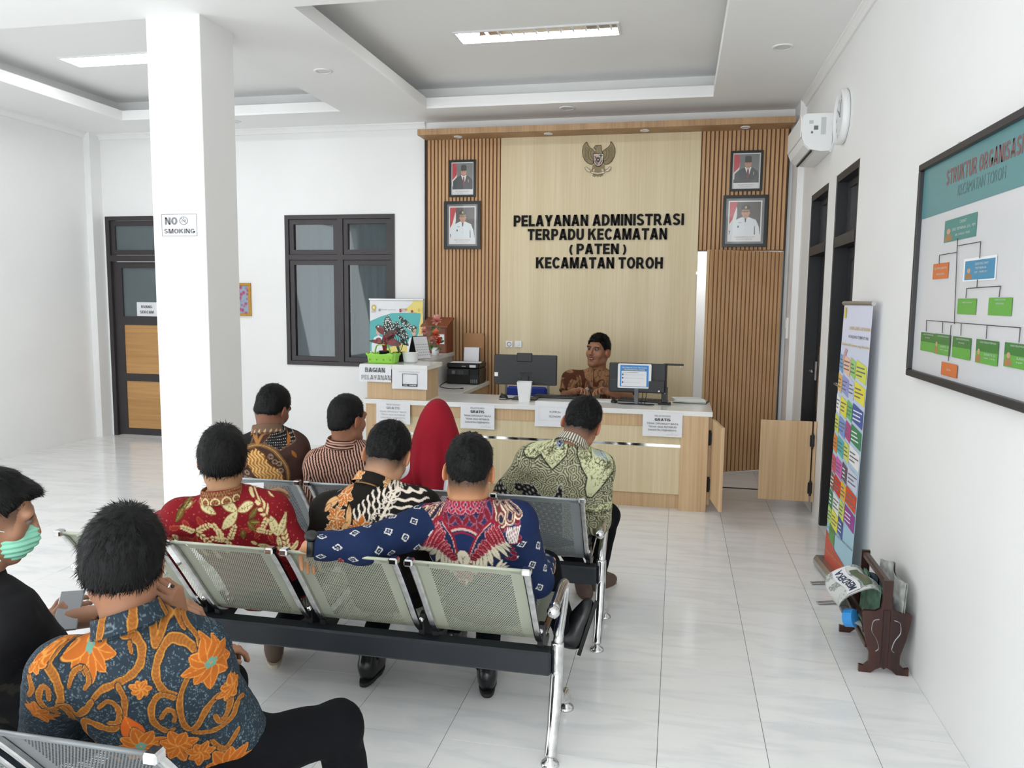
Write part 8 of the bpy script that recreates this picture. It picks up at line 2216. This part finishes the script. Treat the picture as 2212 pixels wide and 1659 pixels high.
# ------------------------------------------------------------------ man in orange and slate batik, nearest the camera
def paint_fore(p, reg, V):
    z = Zc(-24, 1107, .34358); al = np.arange(len(p.U)); p.on = np.ones(len(p.U), bool)
    # small pale scribbles on slate
    U, W = p.U, p.V
    n1 = vnoise(U*150+3, W*150, U*0); n2 = vnoise(U*95, W*95+9, U*0+4); n3 = vnoise(U*230, W*230, U*0+8)
    li = np.clip(1-np.abs(n1)/.05, 0, 1)*(n2 > -.05)+np.clip(1-np.abs(n3)/.06, 0, 1)*(n2 <= -.05)
    p.c[:] = p.c*(1-.75*li[:, None])+np.array(lin('#7d8d92'))*.75*li[:, None]
    dk = vnoise(U*26, W*26, U*0+2); p.c *= (1+.35*dk)[:, None]
    S = lambda pts, w: p.scroll([z(*q) for q in pts], w*.68)
    p.on = reg == 0
    S([(640, 620), (590, 700), (500, 760), (430, 830), (330, 850), (268, 910), (262, 1000), (310, 1060), (390, 1110), (430, 1190), (420, 1260), (350, 1300), (285, 1240), (300, 1165), (345, 1165), (355, 1225)], .0125)
    S([(735, 730), (730, 810), (800, 850), (890, 860), (945, 910), (940, 980), (880, 1040), (800, 1080), (700, 1130), (640, 1200)], .013)
    S([(640, 1200), (600, 1260), (520, 1330), (470, 1260), (410, 1260)], .0125)
    S([(810, 1090), (855, 1160), (850, 1260), (790, 1340), (690, 1340), (600, 1340), (575, 1400), (610, 1480), (680, 1550), (820, 1570)], .0125)
    S([(690, 1230), (750, 1185), (815, 1220), (820, 1290), (760, 1310)], .0095)
    S([(440, 1270), (480, 1330), (475, 1420), (430, 1490), (470, 1530)], .0115)
    S([(330, 1300), (400, 1330), (380, 1370)], .008)
    S([(860, 830), (930, 780), (980, 800), (1030, 890), (1070, 830), (1150, 810), (1215, 850)], .012)
    S([(1290, 930), (1200, 890), (1110, 880), (1060, 940), (1050, 1020), (1100, 1100), (1180, 1140), (1200, 1200)], .0125)
    S([(1180, 1150), (1080, 1130), (1030, 1200), (1050, 1290), (1120, 1350), (1170, 1340)], .011); S([(1090, 1260), (1130, 1210), (1180, 1230), (1170, 1290)], .009)
    S([(900, 740), (950, 800)], .009); S([(340, 830), (350, 890)], .008); S([(860, 880), (880, 930)], .007)
    S([(1150, 1450), (1050, 1600), (1120, 1700), (1240, 1640)], .011)
    S([(1250, 1040), (1205, 1160), (1235, 1320), (1300, 1340), (1370, 1240), (1440, 1190), (1500, 1220), (1500, 1290), (1450, 1340), (1420, 1290)], .0115)
    S([(1640, 1280), (1560, 1280), (1520, 1340), (1420, 1380), (1290, 1370)], .0105); S([(1230, 830), (1290, 880), (1330, 960)], .009); S([(1560, 1420), (1480, 1500), (1400, 1440)], .010); S([(200, 1000), (180, 1100), (230, 1180), (200, 1250)], .010)
    O, OL = '#a5581c', '#c4853c'
    def fl(x, y, rr, core=True, rot=0, n=9):
        c = p.plane(*z(x, y)); p.flower(c, rr+.003, n, '#16212b', '#16212b', None, rot, .46); p.flower(c, rr, n, O, OL, '#5f8d7c' if core else None, rot, .44)
    c = p.plane(*z(590, 860)); p.leaf(p.plane(*z(575, 950)), -1.40, .10, .026, '#ad5a18', '#16212b', OL)
    fl(565, 965, .070, True, .25); S([(560, 1050), (500, 1080), (480, 1150)], .008); S([(570, 1050), (610, 1100), (585, 1150)], .008)
    p.leaf(p.plane(*z(960, 1420)), -1.6, .085, .028, '#b8571a', '#16212b', OL); fl(965, 1440, .060, True, .1, 8)
    fl(955, 1100, .026, False, .2, 7); fl(525, 1530, .028, False, 0, 7); fl(215, 1060, .03, False, .5, 7); fl(250, 1380, .05, False, .4, 8); fl(1190, 1450, .05, False, 0, 8); fl(1385, 1000, .062, True, .5, 9); fl(1520, 1180, .035, False, .1, 8); fl(1500, 1600, .06, True, .3, 9); fl(1330, 1500, .035, False, .2, 7)
    for n_, cs in ((1, [(.0, .10), (.06, .22), (-.08, .3)]), (2, [(-.01, .07), (.07, .20), (-.09, .26), (.0, .34), (.05, .45)])):
        p.on = reg == n_
        for k, c in enumerate(cs):
            p.flower(c, .058, 9, '#16212b', '#16212b', None, k, .46); p.flower(c, .055, 9, O, OL, '#5f8d7c', k, .44)
        p2 = p.plane; p.plane = None
        for k in range(5):
            y = .06+.10*k; p.scroll([(-.16, y), (-.11, y+.05), (-.05, y+.02), (-.04, y-.03), (-.08, y-.02)], .0095); p.scroll([(.03, y+.06), (.09, y+.02), (.14, y+.06), (.12, y+.11), (.07, y+.10)], .0095)
        p.plane = p2
def collar_fore(p):
    U, W = p.U, p.V; n1 = vnoise(U*150+3, W*150, U*0); li = np.clip(1-np.abs(n1)/.05, 0, 1); p.c[:] = p.c*(1-.7*li[:, None])+np.array(lin('#7d8d92'))*.7*li[:, None]
    for x in (-.03, .035, .12, -.12): p.scroll([(x+.012, -.055), (x, -.02), (x-.012, .02)], .0095)
N = P(282, 1348, y=1.54)
fore = dict(neck=N, head=top(262, 1097, 1.585, .130), hip=(-1.17, 1.69, .50), hpitch=10, hyaw=30, hroll=4,
    shL=P(135, 1450, y=1.50), shR=P(425, 1478, y=1.64), elL=P(100, 1600, y=1.66), wrL=Vector((-1.36, 1.95, .60)), elR=P(496, 1590, y=1.72), wrR=P(392, 1350, y=1.74),
    handR=dict(d=(P(366, 1255, y=1.70)-P(392, 1350, y=1.74)), pn=Vector((-.85, -.25, .1)), h=.003, kw=dict(curl=(.75, .72, .70, .68), thumb=(.35, .5, .3), s=1.08)),
    handL=dict(pn=Vector((.2, .3, -1))),
    legs=[((-1.26, 1.72, .47), (-1.34, 2.08, .47), (-1.34, 2.12, .1)), ((-1.10, 1.70, .49), (-.905, 1.95, .462), (-.86, 1.98, .10))],
    base='#232f39', collar_base='#232f39', collar_paint=collar_fore, skin='#966a50', collar_h=.040, cloth_h=.0050, hres=.0038, planar=.60,
    hair=dict(side=.016, top=.020, nape=-.066, taper=.015, bulk=1, len=.022, lift=.12, amp=.005, freq=60, tufts=5000, h=.004, burn=0), seed=23, build=1.02, depth=.88, trap=.75, yoke=.86, sleeve_r=(.080, .068, .064, .054))
fb, fi = person('man in slate and orange scroll batik, chin on his hand, nearest the camera', fore, paint_fore, rowgrp)
hd_ = fore['handR']; _s = hd_['kw']['s']; _w = Vector(fore['wrR']); _d = Vector(hd_['d']).normalized(); _p = Vector(hd_['pn']).normalized(); _p = (_p-_d*_p.dot(_d)).normalized(); _l = _d.cross(_p); _c = hd_['kw']['curl'][2]
_ax = (_d*math.cos(_c)+_p*math.sin(_c)).normalized(); q = _w+_d*.090*_s-_l*.010*_s+_ax*.020*_s
t = thing('finger_ring', 'silver ring with dark stone on the hand at the chin', 'ring', q)
MB().lathe([(.0102, -.003), (.0114, -.002), (.0114, .002), (.0102, .003)], q, _ax, 18).build('band', M_CHROME, t, True)
MB().ball(q-_p*.0118, .0058, 10).build('stone', mat('ring_stone', '#3a1d1c', .15), t, True)

# ------------------------------------------------------------------ man with a face mask at the left edge
def paint_dark(p, reg, V):
    p.c *= (1+.25*vnoise(p.U*60, p.V*60, p.U*0))[:, None]
    p.on = np.ones(len(p.U), bool); rnd = random.Random(4)
    for k in range(40): p.flower((rnd.uniform(-.2, .2), rnd.uniform(0, .5)), .014, 6, '#25241f', '#2d2b24', None, rnd.random(), .4)
N = P(-58, 1268, y=1.74)
msk = dict(neck=N, head=top(-22, 1016, 1.78, .130), hip=(-1.72, 1.80, .50), hpitch=16, hyaw=-47, hroll=0, face=True, hres=.0036,
    shL=P(-190, 1365, y=1.86), shR=P(2, 1368, y=1.66), elL=Vector((-1.98, 2.05, .62)), wrL=Vector((-1.62, 2.16, .66)), elR=P(26, 1560, y=1.74), wrR=P(98, 1372, y=2.02), sleeve=.78,
    handR=dict(d=Vector((.35, .5, .55)), pn=Vector((-.2, .8, -.4)), kw=dict(curl=(.45, .5, .5, .55))),
    legs=seated_legs((-1.68, 1.80, .49), -15), base='#131316', collar_base='#17171a', skin='#9c7259',
    hair=dict(side=.008, top=.020, nape=-.02, taper=.04, fade=.7, len=.018, amp=.004, front=.062, quiff=(0, .072, .085), lift=.12), seed=26, build=1.0)
mb_, mi = person('man in black short-sleeved shirt with green face mask, left edge', msk, paint_dark, rowgrp)
H, Rm = mi['H'], mi['Rm']; w = lambda x, y, z_: H+Rm @ Vector((x, y, z_)); Q = np.array(Rm)
mp = [ell(w(0, .052, -.062), (.062, .066, .056), Q, .02), cone(w(0, .105, -.02), w(0, .11, -.045), .012, .015, .03)]
C_ = A3(H)
def mpost(x, y, z_, d):
    q = np.stack([x-C_[0], y-C_[1], z_-C_[2]], 1) @ Q
    top_ = q[:, 2]-(-.022+.016*np.exp(-(q[:, 0]/.02)**2)); bot = -.125-q[:, 2]; back = .030-q[:, 1]
    return np.maximum(np.maximum(d, top_), np.maximum(bot, back))
V, F = sdf_mesh(mp, .0035, lambda x, y, z_: .0022*np.sin((z_-H.z)*420), mpost)
mk_ = np_mesh('face_mask', V, F, mat('green_mask', '#8ccfb4', .8), mb_)
for sd in (-1, 1):
    for zz in (-.025, -.105):
        MB().tube(bez([w(sd*.058, .045, zz), w(sd*.078, .01, zz*.6+.0), w(sd*.088, -.015, .015 if zz > -.05 else -.035), w(sd*.084, -.030, -.008)], 5), .0016, 6).build('ear_loop', mat('mask_elastic', (.75, .77, .75), .8), mk_)
M = Matrix.Translation(Vector(msk['wrR'])+Vector((.045, .05, .065))) @ Matrix.Rotation(R(25), 4, 'Z') @ Matrix.Rotation(R(-50), 4, 'X')
t = thing('mobile_phone', 'grey mobile phone held by the masked man', 'phone', M.translation)
mb = MB(); mb.T = M; mb.box((-.036, -.004, -.07), (.036, .004, .07), bevel=.003); mb.build('phone_case', mat('phone_grey', '#85878b', .3, .4), t)
mb = MB(); mb.T = M; mb.box((-.033, .004, -.066), (.033, .0045, .066)); mb.build('screen', mat('screen_glass', '#0c0f13', .1), t)

# ------------------------------------------------------------------ clerk behind the desk
def paint_clerk(p, reg, V):
    p.on = np.ones(len(p.U), bool); U, W = p.U, p.V
    n = vnoise(U*14+5, W*11, U*0); m = vnoise(U*11, W*14+7, U*0+3)
    ol = (W > .17) & (m > -.12); p.put(np.nonzero(ol)[0], '#84826a')
    ba = np.abs(n) < .05; p.put(np.nonzero(ba)[0], '#5c2f20')
    fine = (np.abs(vnoise(U*70, W*22, U*0+5)) < .06) & ~ol & ~ba; p.put(np.nonzero(fine)[0], '#6b4630')
    sp = (m < -.22); p.put(np.nonzero(sp)[0], '#54301f')
N = P(1290, 802, y=7.16)
ck = dict(neck=N, head=top(1293, 723, 7.14, .150), hip=(-.70, 7.27, .50), hyaw=157, hpitch=-8, hroll=-3, face=True, hres=.0036,
    shR=P(1234, 820, y=7.15), shL=P(1346, 823, y=7.15), elR=P(1222, 858, y=7.06), wrR=P(1240, 846, y=6.86), elL=P(1356, 860, y=7.0), wrL=P(1316, 846, y=6.86), sleeve=.80,
    handR=dict(d=Vector((.75, -.35, .25)), pn=Vector((.1, -.5, -.6)), h=.0034, kw=dict(curl=(.55, .6, .65, .7), thumb=(.4, .5, .3))), handL=dict(d=Vector((-.75, -.35, .25)), pn=Vector((-.1, -.5, -.6)), h=.0034, kw=dict(curl=(.55, .6, .65, .7), thumb=(.4, .5, .3))),
    legs=[((-.62, 7.25, .47), (-.6, 6.98, .47), (-.6, 6.95, .1)), ((-.8, 7.25, .47), (-.82, 6.98, .47), (-.82, 6.95, .1))], feet=[Vector((0, -1, 0))]*2,
    base='#96704f', collar_base='#96704f', collar_gap=.55, skin='#98694f', scale=1.2, hair=dict(side=.008, top=.020, nape=-.045, len=.018, amp=.005, front=.060, lift=.3, quiff=(-.015, .06, .10), burn=1), seed=29, build=1.06)
cb, ci = person('clerk in brown patterned shirt seated behind the desk', ck, paint_clerk)
N0, u, r, f = ci['N0'], ci['u'], ci['r'], ci['f']
on = lambda a, b, c=.12: N0+r*a-u*b+f*c
for sd in (-1, 1):
    MB().tube(bez([on(sd*.075, -.03, .0), on(sd*.072, .04, .075), on(sd*.05, .16, .128), on(sd*.012, .31, .13)], 6), .0042, 6, flat=(1, .4)).build('lanyard', M_BLACK, cb)
for a, b, m, nm in ((.085, .14, mat('badge_white', '#d9c6c0', .3), 'badge'), (-.095, .17, mat('badge_gold', '#c9a24a', .3, .6), 'badge')):
    MB().lathe([(0, .006), (.017, .004), (.019, 0)], on(a, b, .112), f, 16).build(nm, m, cb, True)
c = on(.075, .20, .125); mb = MB(); mb.T = Matrix.Translation(c) @ Matrix((r, u, f)).transposed().to_4x4(); mb.box((-.035, -.006, -.002), (.035, .006, .003)); mb.build('name_tag', M_BLACK2, cb)
# spectacles held in his hands
g0, g1 = P(1252, 843, y=6.79), P(1304, 842, y=6.79)
t = thing('spectacles', 'spectacles held between the hands of the clerk', 'spectacles', (g0+g1)/2)
mb = MB(); mid = (g0+g1)/2
for sd in (-1, 1):
    c = mid+Vector((sd*.032, 0, -.004)); mb.tube([c+Vector((.025*math.cos(k*.524), 0, .016*math.sin(k*.524))) for k in range(12)], .0018, 6, closed=True)
mb.tube([mid+Vector((-.008, 0, 0)), mid+Vector((.008, 0, 0))], .0018, 6); mb.build('frame', mat('spectacle_frame', '#5b4a4a', .3, .3), t)
for sd, e in ((-1, g0), (1, g1)): MB().tube([mid+Vector((sd*.057, 0, .004)), e+Vector((sd*.02, .01, .01))], .0018, 6).build('temple', mat('spectacle_frame', '#5b4a4a', .3, .3), t)
# his chair
t = thing('clerk_chair', 'dark office chair under the clerk', 'chair', (-.7, 7.3, 0))
MB().box((-.93, 7.05, .34), (-.47, 7.5, .385), bevel=.02).build('seat', M_BLACK2, t); MB().box((-.90, 7.47, .45), (-.50, 7.52, .80), bevel=.02).build('backrest', M_BLACK2, t)
MB().tube([(-.7, 7.28, .34), (-.7, 7.28, .08)], .03, 12).build('column', M_BLACK, t); MB().box((-.72, 7.45, .36), (-.68, 7.5, .5)).build('back_support', M_BLACK, t)
for k in range(5): a = k*1.2566+.3; MB().tube([(-.7, 7.28, .09), (-.7+.26*math.cos(a), 7.28+.26*math.sin(a), .06)], [.022, .015], 8).ball((-.7+.26*math.cos(a), 7.28+.26*math.sin(a), .03), .029, 10).build('leg', M_BLACK, t)
